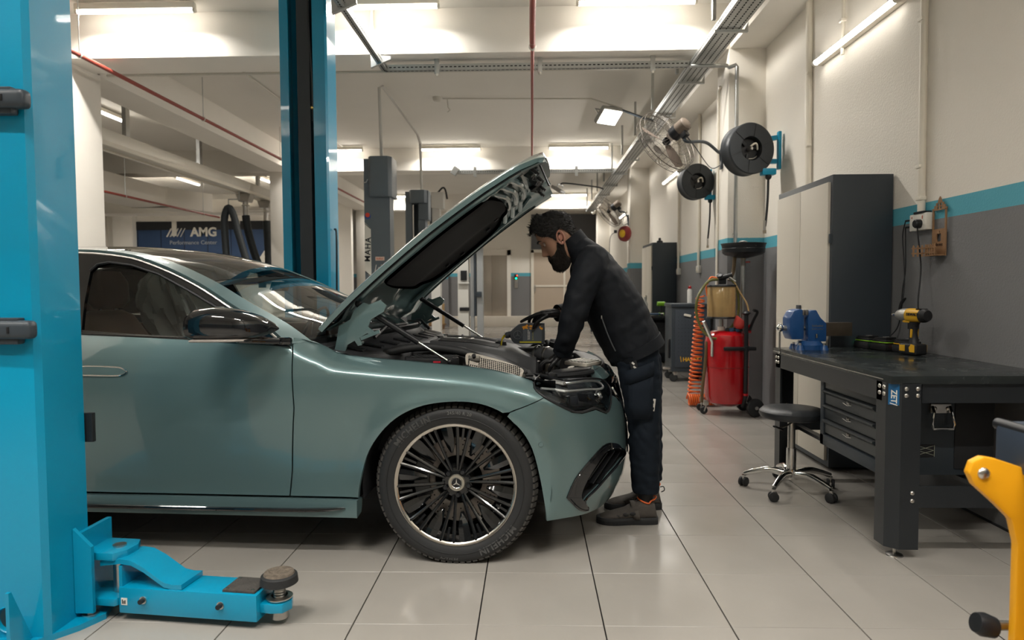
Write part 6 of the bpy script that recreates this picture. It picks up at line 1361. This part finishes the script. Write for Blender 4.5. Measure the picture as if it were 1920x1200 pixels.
# jacket
def folds(co):
    q = Vector((co.x * 9 + co.z * 5, co.y * 6, co.z * 11 - co.x * 6)); arm = 1.5 if (co.y < 3.47 and co.x < .33) else 1.
    return .007 * arm * (abs(mnoise.noise(q)) - .2) + .004 * arm * mnoise.noise(q * 2.3)
b = B()
etube(b, JT, [.150, .155, .158, .148, .128, .105, .082, .066], [.215, .205, .205, .215, .225, .19, .12, .078], n=32)
etube(b, NA, [.085, .085, .074, .068, .058, .047], [.08, .08, .072, .066, .056, .046]); etube(b, FA, [.085, .085, .074, .066, .055, .045], [.08, .08, .072, .064, .054, .045])
etube(b, [(.285, 3.61, 1.39), (.245, 3.61, 1.425), (.212, 3.61, 1.458)], [.075, .07, .068], [.085, .074, .07], n=26)
jk = bake(b, 'jacket', M_jack, PE, .0085, 3, folds)
# collar, hem band, cuffs, zip pocket, seams
def ringband(name, p, d, ra, rb, w, th, m, lat=(0, 1, 0), n=40):
    d = Vector(d).normalized(); p = Vector(p) - PO
    rg = [ering(p + d * q, d, ra + o, rb + o, n, 1., lat) for q, o in ((-w / 2, -th), (-w / 2, 0), (w / 2, 0), (w / 2, -th))]
    return B().rings(rg, closed=True).build(name, m, jk)
ringband('collar', (.228, 3.61, 1.452), (-.62, 0, .75), .073, .076, .075, .008, M_jack)
ringband('hem_band', (.548, 3.61, .895), (.43, 0, -.90), .153, .219, .055, .012, M_jack)
ringband('cuff', (.162, 3.45, .905), (-.3, .45, -.9), .0495, .049, .04, .006, M_jack); ringband('cuff', (.165, 3.803, 1.079), (-1, -.62, -.07), .048, .048, .05, .006, M_jack)
zp = [Vector(p) - PO for p in ((.352, 3.424, 1.07), (.372, 3.414, 1.01), (.398, 3.410, .945), (.42, 3.413, .90))]
B().tube(catmull(zp, 4), .0035, 6).build('pocket_zip', mat('zip_grey', (.06, .065, .07), .4), jk); B().box(zp[0] + Vector((0, -.004, 0)), (.005, .004, .016)).build('zip_pull', M_bolt, jk)
# trousers
b = B(); etube(b, [(.555, 3.61, .80), (.548, 3.61, .88), (.53, 3.61, .95), (.50, 3.61, 1.0)], [.10, .125, .13, .12], [.16, .185, .185, .17], n=28)
etube(b, LEGN, [.115, .112, .100, .080, .078, .075, .068], [.105, .105, .098, .083, .08, .076, .066], n=24); etube(b, LEGF, [.115, .110, .095, .076, .076, .074, .068], [.105, .105, .10, .085, .08, .076, .066], n=24)
tr = bake(b, 'trousers', M_trou, PE, .0085, 3, lambda c: .009 * (abs(mnoise.noise(Vector((c.x * 12, c.y * 10, c.z * 13 + c.x * 8)))) - .2) + .005 * mnoise.noise(Vector((c.x * 22, c.y * 20, c.z * 34))))
def patch(name, rows, m, th=.008):
    rg = [[Vector(p) - PO for p in r] for r in rows]; x = B(); x.sheet(rg); o = x.build(name, m, tr); s = o.modifiers.new('s', 'SOLIDIFY'); s.thickness = th; s.offset = 0; return o
patch('cargo_pocket', [[(.485 + q, 3.395 + .16 * (q - .06) ** 2 * 20, z) for q in (0, .03, .06, .09, .12)] for z in (.77, .70, .63, .56)], M_trou, .014)
patch('pocket_flap', [[(.470 + q, 3.388 + .16 * (q - .07) ** 2 * 20, z + q * .35) for q in (0, .035, .07, .105, .14)] for z in (.80, .765, .73)], M_trou, .010)
lb = B().box(Vector((.606, 3.405, .63)) - PO, (.024, .006, .062), (0, .12, .3), bev=.002).build('white_label', mat('label_white', (.6, .58, .53), .6), tr); marks(Vector((.605, 3.4015, .645)) - PO, (.95, .3, 0), (0, 0, 1), .016, .016, M_black, lb, 'label_print', 3); marks(Vector((.607, 3.4015, .615)) - PO, (.95, .3, 0), (0, 0, 1), .016, .016, M_black, lb, 'label_print', 2)
rf = B().beam(Vector((.505, 3.402, .85)) - PO, Vector((.525, 3.398, .775)) - PO, .035, .006, up=(0, 1, 0)).build('reflective_tab', M_black, tr)
for k in range(4): B().beam(Vector((.50 + k * .008, 3.397, .845 - k * .02)) - PO, Vector((.512 + k * .008, 3.396, .835 - k * .02)) - PO, .009, .004, up=(0, 1, 0)).build('tab_print', mat('label_white', (.6, .58, .53), .6), rf)
# shoes
M_shoe = mat('grey_suede', (.085, .075, .066), .8, var=.25, vscale=30, bump=.2, bscale=200); M_sole = mat('shoe_sole', (.02, .021, .023), .6)
def shoe(y, x0, main):
    sh = bpy.data.objects.new('shoe', None); COL.objects.link(sh); sh.parent = PE; sh.location = Vector((x0, y, 0)) - PO
    # x from heel (0) to toe (-.285)
    sec = [(.012, .030, .030, .055), (.0, .038, .045, .112), (-.03, .044, .060, .126), (-.07, .045, .060, .124), (-.11, .045, .052, .104), (-.15, .047, .043, .078), (-.20, .052, .034, .062), (-.245, .047, .026, .050), (-.275, .034, .018, .038), (-.288, .012, .012, .028)]
    rg = []
    for (x_, w, hc, top_) in sec:
        r = []
        for a in np.linspace(0, 2 * PI, 22, endpoint=False):
            c, s = math.cos(a), math.sin(a); r.append(Vector((x_, w * math.copysign(abs(c) ** .8, c), .022 + (top_ - .022) * (.5 + .5 * math.copysign(abs(s) ** .8, s)))))
        rg.append(r)
    B().rings(rg).build('upper', M_shoe, sh, 60)
    out = cm2([(.02, 0), (.012, .034), (-.05, .043), (-.10, .042), (-.16, .050), (-.21, .057), (-.26, .047), (-.292, .018), (-.296, 0), (-.292, -.018), (-.26, -.047), (-.21, -.057), (-.16, -.050), (-.10, -.042), (-.05, -.043), (.012, -.034), (.02, 0)], 3)[:-1]
    B().prism(out, (0, 0, .0), (1, 0, 0), (0, 1, 0), (0, 0, .030), bev=.006).build('sole', M_sole, sh)
    B().prism([(p[0] if p[0] > -.2 else p[0] + .0, p[1] * 1.02) for p in out], (0, 0, .02), (1, 0, 0), (0, 1, 0), (0, 0, .016), bev=.004).build('midsole', mat('midsole', (.035, .037, .04), .6), sh)
    rg = [[Vector((-.095 - .012 * math.sin(t) + .03 * q, .050 * math.cos(t) * (1 + .05 * q), .040 + .075 * math.sin(t))) for t in np.linspace(-.1, PI + .1, 12)] for q in (-.55, .55)]
    o = B().sheet(rg).build('strap', mat('strap_grey', (.10, .09, .08), .8), sh); s = o.modifiers.new('s', 'SOLIDIFY'); s.thickness = .005
    P = [Vector((-.036 + .047 * math.cos(a), .040 * math.sin(a), .119 + .006 * math.cos(2 * a) + (.012 if math.cos(a) > .3 else -.006 * math.cos(a)))) for a in np.linspace(0, 2 * PI, 26, endpoint=False)]
    B().tube(P, .0042, 8, closed=True).build('orange_piping', mat('piping_orange', (.75, .14, .03), .5), sh)
    for (x_, z) in ((-.15, .055), (-.115, .06), (-.19, .045)): B().sphere((x_, -.046, z), .014, (1.2, .35, .7), n=10).build('vent_cutout', M_sole, sh)
    B().tube(catmull([(.018, 0, .09), (.035, 0, .10), (.03, 0, .12), (.012, 0, .118)], 4), .003, 6).build('pull_loop', M_sole, sh)
shoe(3.50, .63, True); shoe(3.735, .695, False)
for (y, xo) in ((3.50, .588), (3.735, .648)): B().cyl(Vector((xo, y, .085)) - PO, Vector((xo, y, .22)) - PO, .034, r2=.046, n=18).build('sock', M_blackm, PE)
# gloved hands
def hand(fingers, palm, name='glove'):
    b = B()
    pts, ra, rb, lat = palm; etube(b, pts, ra, rb, 16, 4, .85, lat)
    for pts, r in fingers: b.tube(catmull(pts, 5), list(np.interp(np.linspace(0, 1, (len(pts) - 1) * 5 + 1), np.linspace(0, 1, len(r)), r)), 10); b.sphere(pts[-1], r[-1] * .98, n=10)
    return bake(b, name, M_glove, PE, .0028, 2, factor=.4)
# far hand on the oil bottle: palm above, index stretched along it, others over the far side, thumb on the near face
hand([([(.055, 3.764, 1.076), (.012, 3.766, 1.064), (-.026, 3.772, 1.048), (-.056, 3.776, 1.032)], [.0122, .0112, .0098, .0082]),
      ([(.052, 3.786, 1.078), (.018, 3.802, 1.066), (-.008, 3.834, 1.044), (-.014, 3.850, 1.008)], [.0122, .0112, .0100, .0085]),
      ([(.060, 3.808, 1.076), (.032, 3.828, 1.062), (.014, 3.849, 1.032), (.012, 3.854, 1.000)], [.0118, .0108, .0096, .0082]),
      ([(.070, 3.826, 1.074), (.046, 3.842, 1.056), (.032, 3.853, 1.030), (.030, 3.856, 1.004)], [.0092, .0085, .0076, .0066]),
      ([(.098, 3.764, 1.068), (.062, 3.746, 1.052), (.030, 3.741, 1.028), (.014, 3.744, 1.000)], [.0145, .0128, .0118, .0098])],
     ([(.160, 3.800, 1.079), (.130, 3.793, 1.078), (.095, 3.792, 1.076), (.058, 3.793, 1.076), (.045, 3.793, 1.076)], [.028, .027, .024, .018, .012], [.033, .038, .044, .043, .036], (0, 1, 0)))
ringband('wrist_skin', (.158, 3.799, 1.079), (-1, -.4, -.07), .030, .034, .02, .004, M_skin)
# near hand braced on the front of the engine bay
hand([([(.098, 3.440, .846), (.072, 3.438, .842), (.052, 3.440, .820), (.050, 3.442, .796)], [.0105, .0095, .0088, .0075]),
      ([(.094, 3.462, .848), (.064, 3.462, .843), (.042, 3.463, .818), (.042, 3.464, .790)], [.0108, .0098, .009, .0076]),
      ([(.096, 3.485, .848), (.068, 3.487, .842), (.048, 3.488, .818), (.048, 3.489, .792)], [.0102, .0095, .0085, .0072]),
      ([(.102, 3.506, .846), (.080, 3.510, .840), (.064, 3.512, .818), (.064, 3.513, .797)], [.0092, .0085, .0078, .0068]),
      ([(.130, 3.432, .862), (.112, 3.415, .842), (.096, 3.412, .820), (.088, 3.416, .800)], [.0135, .0118, .0105, .0085])],
     ([(.162, 3.452, .905), (.146, 3.462, .884), (.124, 3.472, .862), (.100, 3.474, .850), (.090, 3.474, .847)], [.028, .025, .022, .016, .010], [.030, .035, .042, .042, .036], (0, 1, 0)))
# ---------------------------------------------------------------- oil bottle and pouring oil
OB = thing('oil_bottle', 'dark grey engine oil bottle held tilted over the engine', 'bottle', (-.04, 3.80, .955))
M_bot = mat('bottle_grey', (.055, .062, .072), .35)
out = cm2([(-.076, .022), (-.045, .050), (-.022, .064), (.02, .068), (.105, .068), (.113, .060), (.115, .0), (.113, -.040), (.105, -.046), (-.03, -.046), (-.062, -.036), (-.076, -.010)], 3)
bo = B().prism(out, (0, -.036, 0), (1, 0, 0), (0, 0, 1), (0, .072, 0), bev=.010).build('bottle_body', M_bot, OB)
B().cyl((-.072, 0, .006), (-.104, 0, -.002), .017, n=20).build('bottle_neck', M_bot, OB)
for q in (0, .012): B().cyl((-.078 - q, 0, .0045 - q * .25), (-.084 - q, 0, .003 - q * .25), .0195, n=20).build('neck_ring', M_bot, OB)
B().box((.045, -.0362, .012), (.105, .002, .085)).build('label', mat('label_grey', (.10, .115, .13), .4), OB); B().box((.035, -.0368, -.036), (.12, .002, .007)).build('yellow_bar', mat('oil_yellow', (.55, .50, .04), .4), OB)
random.seed(9); x = B()
for k in range(26): x.cyl((-.005 + random.random() * .10, -.0368, .045 + random.uniform(-.011, .011)), (-.005 + random.random() * .0, -.0368, .045), .001, n=4) if False else x.lathe([(0, .0012), (random.uniform(.003, .008), .0004)], (-.004 + random.random() * .10, -.0366, .046 + random.uniform(-.010, .011)), (0, -1, 0), 8)
tag(x.build('orange_print', mat('print_orange', (.80, .33, .02), .5), OB), kind='stuff')
marks((.022, -.0373, .006), (0, 0, 1), (-1, 0, 0), .055, .005, M_strip, OB, 'label_print', 9); marks((.029, -.0373, .002), (0, 0, 1), (-1, 0, 0), .045, .004, M_strip, OB, 'label_print', 8); marks((.048, -.0373, .0), (0, 0, 1), (-1, 0, 0), .05, .003, MATS['oil_yellow'], OB, 'label_print', 8)
x = B(); x.lathe([(.0205, 0), (.0215, .0012), (.0235, .0012), (.0245, 0)], (-.036, -.0362, .004), (0, -1, 0), 32)
for a in (90, 210, 330): ca, sa = math.cos(math.radians(a)), math.sin(math.radians(a)); x.prism([(0, .0035), (.0215, 0), (0, -.0035)], (-.036, -.0362, .004), (ca, 0, sa), (-sa, 0, ca), (0, -.0012, 0))
x.build('star_emblem', mat('emblem_dark', (.16, .175, .19), .3, .5), OB)
tag(B().tube(catmull([(-.142, 3.80, .955), (-.152, 3.80, .950), (-.163, 3.799, .932), (-.168, 3.798, .905), (-.169, 3.797, .872)], 6), [.007] * 6 + [.006] * 6 + [.0045] * 6 + [.004] * 7, 10).build('oil_stream', mat('golden_oil', (.75, .60, .03), .08, trans=.4)), 'thin stream of golden oil pouring from the bottle into the engine', 'oil')
# ================================================================ CEILING FITTINGS AND LEFT BACKGROUND
M_redp = mat('red_pipe', (.28, .05, .035), .45); M_strapw = mat('strap_white', (.6, .57, .5), .5)
def tray(name, label, a, b, w=.20, h=.06, holes=True):
    a, b = Vector(a), Vector(b); d = b - a; L = d.length; t = thing(name, label, 'cable tray', tuple(a)); dn = d / L; rot = math.atan2(dn.y, dn.x); t.rotation_euler = (0, 0, rot)
    B().prism([(-w / 2, h), (-w / 2, 0), (w / 2, 0), (w / 2, h), (w / 2 - .003, h), (w / 2 - .003, .003), (-w / 2 + .003, .003), (-w / 2 + .003, h)], (0, 0, 0), (0, 1, 0), (0, 0, 1), (L, 0, 0)).build('tray_channel', M_galv, t, 20)
    if holes:
        x = B(); n = int(L / .045)
        for k in range(n):
            for j in range(max(1, int(w / .05))): y = -w / 2 + w * (j + .5) / max(1, int(w / .05)); x.box((k * .045 + .02, y, -.0005), (.026, .010, .002))
            for s in (-1, 1): x.box((k * .045 + .02, s * (w / 2 + .0004), h * .5), (.026, .002, .010))
        tag(x.build('tray_slot_shade', M_dark, t), kind='stuff')  # slots are dark bars on the channel, their shade put into the colour
    return t
t1 = tray('cable_tray', 'wide perforated steel cable tray running along above the right wall', (1.74, 1.0, 3.47), (1.74, 20.4, 3.47), .22, .06)
for k in range(13):
    y = .6 + k * 1.5; x = B().prism([(-.13, 0), (.16, .0), (.16, .09), (.13, .02), (-.13, .02)], (y, 0, -.03), (0, -1, 0), (0, 0, 1), (.03, 0, 0)).build('tray_bracket', M_galv, t1)
    B().box((y, .14, .35), (.04, .03, .55)).build('hanger_strut', M_galv, t1)
t2 = tray('cable_tray', 'slim perforated cable tray crossing under the near ceiling beam', (-1.52, 7.2, 3.49), (1.64, 7.2, 3.49), .06, .06)
for x_ in (.55, 1.62, 2.78): B().box((x_, -.036, .05), (.05, .012, .19), bev=.003).build('tray_clamp', M_galv, t2); B().sphere((x_, -.03, -.05), .018, n=10).build('clamp_nut', M_strapw, t2)
t3 = tray('cable_tray', 'slim perforated cable tray leading overhead beside the far blue lift column', (-1.52, 7.2, 3.49), (-1.52, 2.0, 3.49), .06, .06)
for y in (.25, 1.6): B().prism([(-.06, -.05), (.14, .03), (.14, .06), (-.06, .07)], (y, -.02, 0), (0, 1, 0), (0, 0, 1), (.04, 0, 0)).build('tray_bracket', M_galv, t3); B().box((y, -.07, .3), (.05, .03, .55)).build('hanger_strut', M_strapw, t3)
t4 = tray('cable_tray', 'slim perforated cable tray crossing under the second ceiling beam', (-1.5, 13.6, 3.49), (1.62, 13.6, 3.49), .07, .07)
for x_ in (.4, 1.3, 2.4): B().box((x_, -.04, .03), (.06, .012, .2)).build('tray_clamp', M_galv, t4)
B().box((-.02, 0, .32), (.05, .05, .6)).build('hanger_strut', M_strapw, t4); B().box((0, 0, .06), (.12, .1, .16), (0, .6, 0)).build('tray_elbow', M_galv, t4)
def pipe(name, label, pts, r, m, cat='pipe', hang=(), top=ZC):
    o = Vector(pts[0]); t = thing(name, label, cat, tuple(o)); B().tube([Vector(p) - o for p in pts], r, 10).build('pipe_run', m, t, 60)
    for h in hang:
        h = Vector(h) - o; B().cyl(h, Vector((h.x, h.y, top - o.z)), .005, n=6).build('hanger_rod', M_galv, t); B().lathe([(r + .004, -.012), (r + .010, 0), (r + .004, .012)], h, (0, 1, 0), 14).build('hanger_ring', M_strapw, t)
    return t
rp = pipe('sprinkler_pipe', 'dark red sprinkler pipe running overhead down the middle of the workshop', [(.02, 1.0, 3.45), (.02, 8.0, 3.45), (.03, 19.5, 3.45)], .017, M_redp, hang=[(.02, 6.3, 3.45), (.02, 12.0, 3.45)])
B().tube([(0, 0, 0), (0, 5.4, 0)], .026, 12).build('pipe_thick_run', M_redp, rp); B().lathe([(.03, -.03), (.036, 0), (.03, .03)], (0, 5.42, 0), (0, 1, 0), 16).build('pipe_coupling', M_strapw, rp)
pipe('sprinkler_pipe', 'dark red sprinkler pipe hung beside the white lengthwise beam', [(-4.37, 1.0, 3.5), (-4.37, 20.0, 3.5)], .022, M_redp, hang=[(-4.37, y, 3.5) for y in (6.6, 9.1, 11.9, 14.9)])
pipe('sprinkler_pipe', 'dark red sprinkler pipe under the air duct of the side bay', [(-7.5, 6.0, 2.96), (-7.5, 16.3, 2.96)], .022, M_redp, hang=[(-7.5, y, 2.96) for y in (9.5, 12.5, 15.5)])
pipe('ceiling_conduit', 'thin pale conduit crossing the ceiling right behind the near beam', [(-4.7, 7.56, 3.60), (2.0, 7.56, 3.60)], .014, M_strapw)
pipe('ceiling_conduit', 'thin pale conduit along the ceiling beside the lengthwise beam', [(-3.7, 7.6, 4.02), (-3.7, 13.7, 4.02)], .012, M_strapw)
pipe('ceiling_conduit', 'thin conduit across the ceiling feeding the near floodlight', [(-1.3, 10.2, 4.03), (.9, 10.2, 4.0), (1.35, 10.2, 3.85)], .010, M_strapw)
t = thing('smoke_detector', 'small white smoke detector on the ceiling ahead of the near floodlight', 'detector', (-1.38, 10.2, ZC)); B().lathe([(0, -.06), (.05, -.055), (.065, -.03), (.07, 0)], (0, 0, 0), (0, 0, 1), 20).build('detector_body', M_strapw, t); B().tube([(.15, 0, -.02), (.16, 0, -.15), (.19, 0, -.19), (.15, 0, -.22)], .008, 6).build('ceiling_hook', M_strapw, t)
def flood(c, lab, on, base):
    t = thing('floodlight', lab, 'floodlight', c); d = Vector((.35, -.55, -.75)).normalized() if on else Vector((-.5, .2, -.8)).normalized(); u, v, _ = frame(d); M = Matrix((u, v, d)).transposed()
    B().box((0, 0, 0), (.34, .26, .07), M, bev=.02).build('lamp_housing', mat('flood_grey', (.35, .34, .32), .4), t); B().box(d * .036, (.30, .22, .01), M, bev=.004).build('lamp_glass', mat('flood_on', (1, .97, .9), .4, emit=9, ecol=(1, .95, .84)) if on else mat('flood_off', (.5, .5, .48), .1), t)
    B().tube([u * .17, u * .17 - d * .12, -u * .17 - d * .12, -u * .17], .008, 6).build('lamp_yoke', M_galv, t); e = Vector(base) - Vector(c)
    B().tube(catmull([-d * .12, -d * .12 + Vector((.1, 0, .04)), e + Vector((-.15, 0, .05)), e], 6), .016, 8).build('support_arm', M_slate, t)
    if on: a = area_light('flood_beam', tuple(d * .06), .28, .2, 14, (0, 0, 0)); a.parent = t; a.rotation_euler = d.to_track_quat('-Z', 'Y').to_euler()
flood((1.06, 9.4, 3.55), 'lit floodlight on a bent arm beyond the near cable tray', True, (1.64, 9.3, 3.45))
flood((.62, 15.6, 3.45), 'unlit floodlight on a bent arm in the far bay', False, (1.64, 15.6, 3.45))
# side bay: exhaust rail, hose drops, duct, banner
t = thing('exhaust_rail', 'long pale exhaust extraction rail hung from the side bay ceiling', 'extraction rail', (-5.9, 5.5, 3.22))
B().box2((-.14, 0, 0), (.14, 10.2, .20), bev=.02).build('rail_body', mat('rail_alu', (.66, .63, .56), .4, .2), t)
for s in (-1, 1): B().box2((s * .15, 0, -.03), (s * .10, 10.2, .03), bev=.005).build('rail_lip', M_pvc, t)
for y in (2.2, 4.4, 6.6, 9.2): B().box((0, y, .50), (.06, .10, .66)).build('rail_hanger', M_galv, t)
def drop(c, lab, loop):
    t = thing('exhaust_hose', lab, 'exhaust hose', c); B().prism([(-.16, .05), (.16, .05), (.10, -.12), (-.10, -.12)], (0, -.12, 0), (1, 0, 0), (0, 0, 1), (0, .24, 0), bev=.01).build('trolley_hood', M_alu, t); B().cyl((0, 0, -.10), (0, 0, -.42), .055, n=18).build('drop_pipe', M_steel, t); B().lathe([(.06, -.2), (.085, -.19), (.06, -.18)], (0, 0, 0), (0, 0, 1), 20).build('pipe_flange', M_strapw, t)
    P = catmull(loop, 10); x = B(); x.tube(P, [.075 + .005 * (k % 2) for k in range(len(P))], 12); x.build('flexible_hose', mat('hose_dark', (.028, .034, .038), .6), t)
drop((-5.93, 14.1, 3.16), 'dark ribbed exhaust hose looped up and hanging from the rail by the white column', [(0, 0, -.40), (.04, 0, -.7), (.14, 0, -1.1), (.30, 0, -1.6), (.32, 0, -1.9)])
drop((-5.93, 15.2, 3.16), 'dark ribbed exhaust hose hanging straight beside the white column', [(0, 0, -.40), (.02, 0, -.8), (.03, 0, -1.3), (.0, 0, -1.8)])
t = thing('exhaust_hose', 'dark ribbed exhaust hose bent in a tall loop before the blue banner', 'exhaust hose', (-6.16, 13.75, 1.55)); P = catmull([(-.02, 0, 0), (-.05, 0, .6), (-.06, 0, 1.1), (.02, 0, 1.33), (.12, 0, 1.2), (.22, 0, .8), (.36, 0, .3), (.42, 0, .05)], 8); B().tube(P, [.068 + .005 * (k % 2) for k in range(len(P))], 12).build('flexible_hose', MATS['hose_dark'], t); B().tube([(.03, 0, 1.38), (.03, 0, 1.50), (.25, 0, 1.50), (.25, 0, 1.66)], .015, 8).build('hook_rod', M_galv, t)
dk = thing('air_duct', 'white rectangular air duct bending along the side bay ceiling', 'air duct', (-8.4, 8.0, 3.05))
B().box2((-.4, 0, 0), (.4, 7.0, .42), bev=.01).build('duct_section', M_white, dk); B().beam((0, 6.9, .21), (.55, 8.1, .21), .8, .42).build('duct_bend', M_white, dk)
for y in (2.3, 4.6, 6.9): B().box2((-.42, y, -.015), (.42, y + .03, .435)).build('duct_flange', M_strapw, dk)
dk2 = thing('air_duct', 'flat white air duct crossing low in front of the banner wall', 'air duct', (-12.5, 16.5, 3.10)); B().box2((0, 0, 0), (6.6, .6, .32), bev=.01).build('duct_section', M_white, dk2); B().box2((5.2, -.3, .02), (6.9, .9, .1)).build('duct_outlet', M_white, dk2)
bn = thing('wall_banner', 'blue banner with white lettering on the side bay back wall', 'banner', (-9.67, 20.0, 1.4))
M_ban = mat('banner_blue', (.02, .05, .12), .6, var=.35, vscale=.7)
B().box2((-2.05, 0, 0), (2.05, .04, 1.85)).build('banner_sheet', M_ban, bn); B().box2((-2.05, -.01, 1.6), (2.05, .0, 1.85)).build('banner_head', M_blackm, bn)
for x_ in (-2.0, -1.3, -.6, .1, .8): B().box2((x_, -.015, .0), (x_ + .012, -.005, 1.6)).build('banner_seam', M_blackm, bn)
for x_ in (-.95, .95): B().box2((x_, -.03, 1.42), (x_ + .14, -.01, 1.85)).build('banner_clip', M_strapw, bn)
text('AMG', (.0, -.02, 1.52), (1, 0, 0), (0, 0, 1), .36, M_strapw, bn, 'lettering', extrude=.005, bold=.012, spacing=1.0)
for k in range(5): B().prism([(0, 0), (.05 - .006 * k, 0), (.19 - .006 * k, .25), (.14, .25)], (-1.03 + k * .105 - .10, -.02, 1.395), (1, 0, 0), (0, 0, 1), (0, -.005, 0)).build('logo_stripe', M_strapw, bn)
text('Performance Center', (-.32, -.02, 1.22), (1, 0, 0), (0, 0, 1), .17, mat('letter_grey', (.35, .36, .38), .5), bn, 'lettering', extrude=.004)
for z, w in ((.25, .55),): B().prism([(1.2, .1), (1.95, 1.2), (2.05, 1.2), (2.05, .1)], (0, -.012, 0), (1, 0, 0), (0, 0, 1), (0, -.004, 0)).build('banner_graphic', M_strapw, bn)
struct(B().box2((-13.9, 20.04, 0), (-5.3, 20.25, ZC)).build('wall_side_bay', M_white))
for k, x_ in enumerate((-13.2, -12.3)): struct(B().box2((x_, 19.8, 0), (x_ + .6, 20.05, ZC)).build('wall_side_pillar', M_white))
# shelf rack and pallet crate at the back
t = thing('shelf_rack', 'black shelf rack with small parts against the back wall beside the blue column', 'shelf', (-6.3, 21.6, 0))
for x_ in (0, .45): B().box2((x_, 0, 0), (x_ + .03, .35, 1.95)).build('rack_post', M_black, t)
for z in (.5, .95, 1.4, 1.9): B().box2((0, 0, z), (.48, .36, z + .03)).build('shelf_board', M_black, t)
random.seed(4)
for k in range(9):
    z = (.53, .98, 1.43)[k // 3]; x_ = .06 + (k % 3) * .14; o = thing('parts_box', ('small pale box', 'small grey canister', 'small clear tub')[k % 3] + ' on the ' + ('lowest', 'middle', 'upper')[k // 3] + ' board of the black shelf rack', 'box', (-6.3 + x_, 21.7, z)); h = random.uniform(.16, .30)
    B().box2((0, 0, 0), (.10, .15, h), bev=.008).build('box_body', [M_pvc, M_galv, M_white][k % 3], o); B().box2((-.004, -.004, h * .82), (.104, .154, h * .9)).build('box_lid', M_slate, o)
t = thing('wooden_crate', 'pale wooden crate standing on a pallet beside the dark partition', 'crate', (-3.10, 20.5, .14)); M_ply = mat('plywood', (.50, .33, .15), .7, var=.2, vscale=8)
B().box2((-.02, 0, 0), (.42, .5, .62)).build('crate_body', M_ply, t)
for x_ in (-.03, .38): B().box2((x_, -.02, 0), (x_ + .05, .0, .64)).build('crate_batten', M_ply, t)
B().box2((-.02, -.01, .3), (.42, .0, .34)).build('crate_strap', mat('strap_yellow', (.5, .42, .1), .5), t)
t = thing('pallet', 'worn wooden pallet under the pale crate beside the dark partition', 'pallet', (-3.75, 20.3, 0))
for k in range(3): B().box2((k * .48, 0, 0), (k * .48 + .1, .8, .10)).build('pallet_block', mat('pallet_wood', (.26, .15, .07), .8), t)
for k in range(5): B().box2((0, k * .17, .10), (1.1, k * .17 + .11, .14)).build('pallet_board', MATS['pallet_wood'], t)
o = thing('wooden_stack', 'stack of brown boards lying on the pallet beside the pale crate', 'boards', (-3.62, 20.35, .14))
for k in range(5): B().box2((.0 + .02 * (k % 2), 0, k * .09), (.36, .5, k * .09 + .06)).build('board', MATS['pallet_wood'], o)
# dark metal stand near the tan door
t = thing('metal_stand', 'thin dark metal stand in front of the tan doors', 'stand', (.95, 19.0, 0))
for x_ in (0, .7): B().box2((x_, 0, 0), (x_ + .05, .05, 1.02)).build('stand_post', M_slate, t)
B().box2((0, 0, .98), (.75, .05, 1.03)).build('stand_rail', M_slate, t); B().box2((0, 0, .45), (.75, .04, .48)).build('stand_rail', M_slate, t)
t = thing('security_camera', 'small white camera dome on the header beside the far wall fan', 'camera', (1.86, 20.5, 3.50)); B().sphere((0, -.0, -.03), .06, n=16).build('camera_dome', M_strapw, t); B().box2((-.06, -.06, .0), (.06, .12, .12)).build('camera_mount', M_strapw, t)
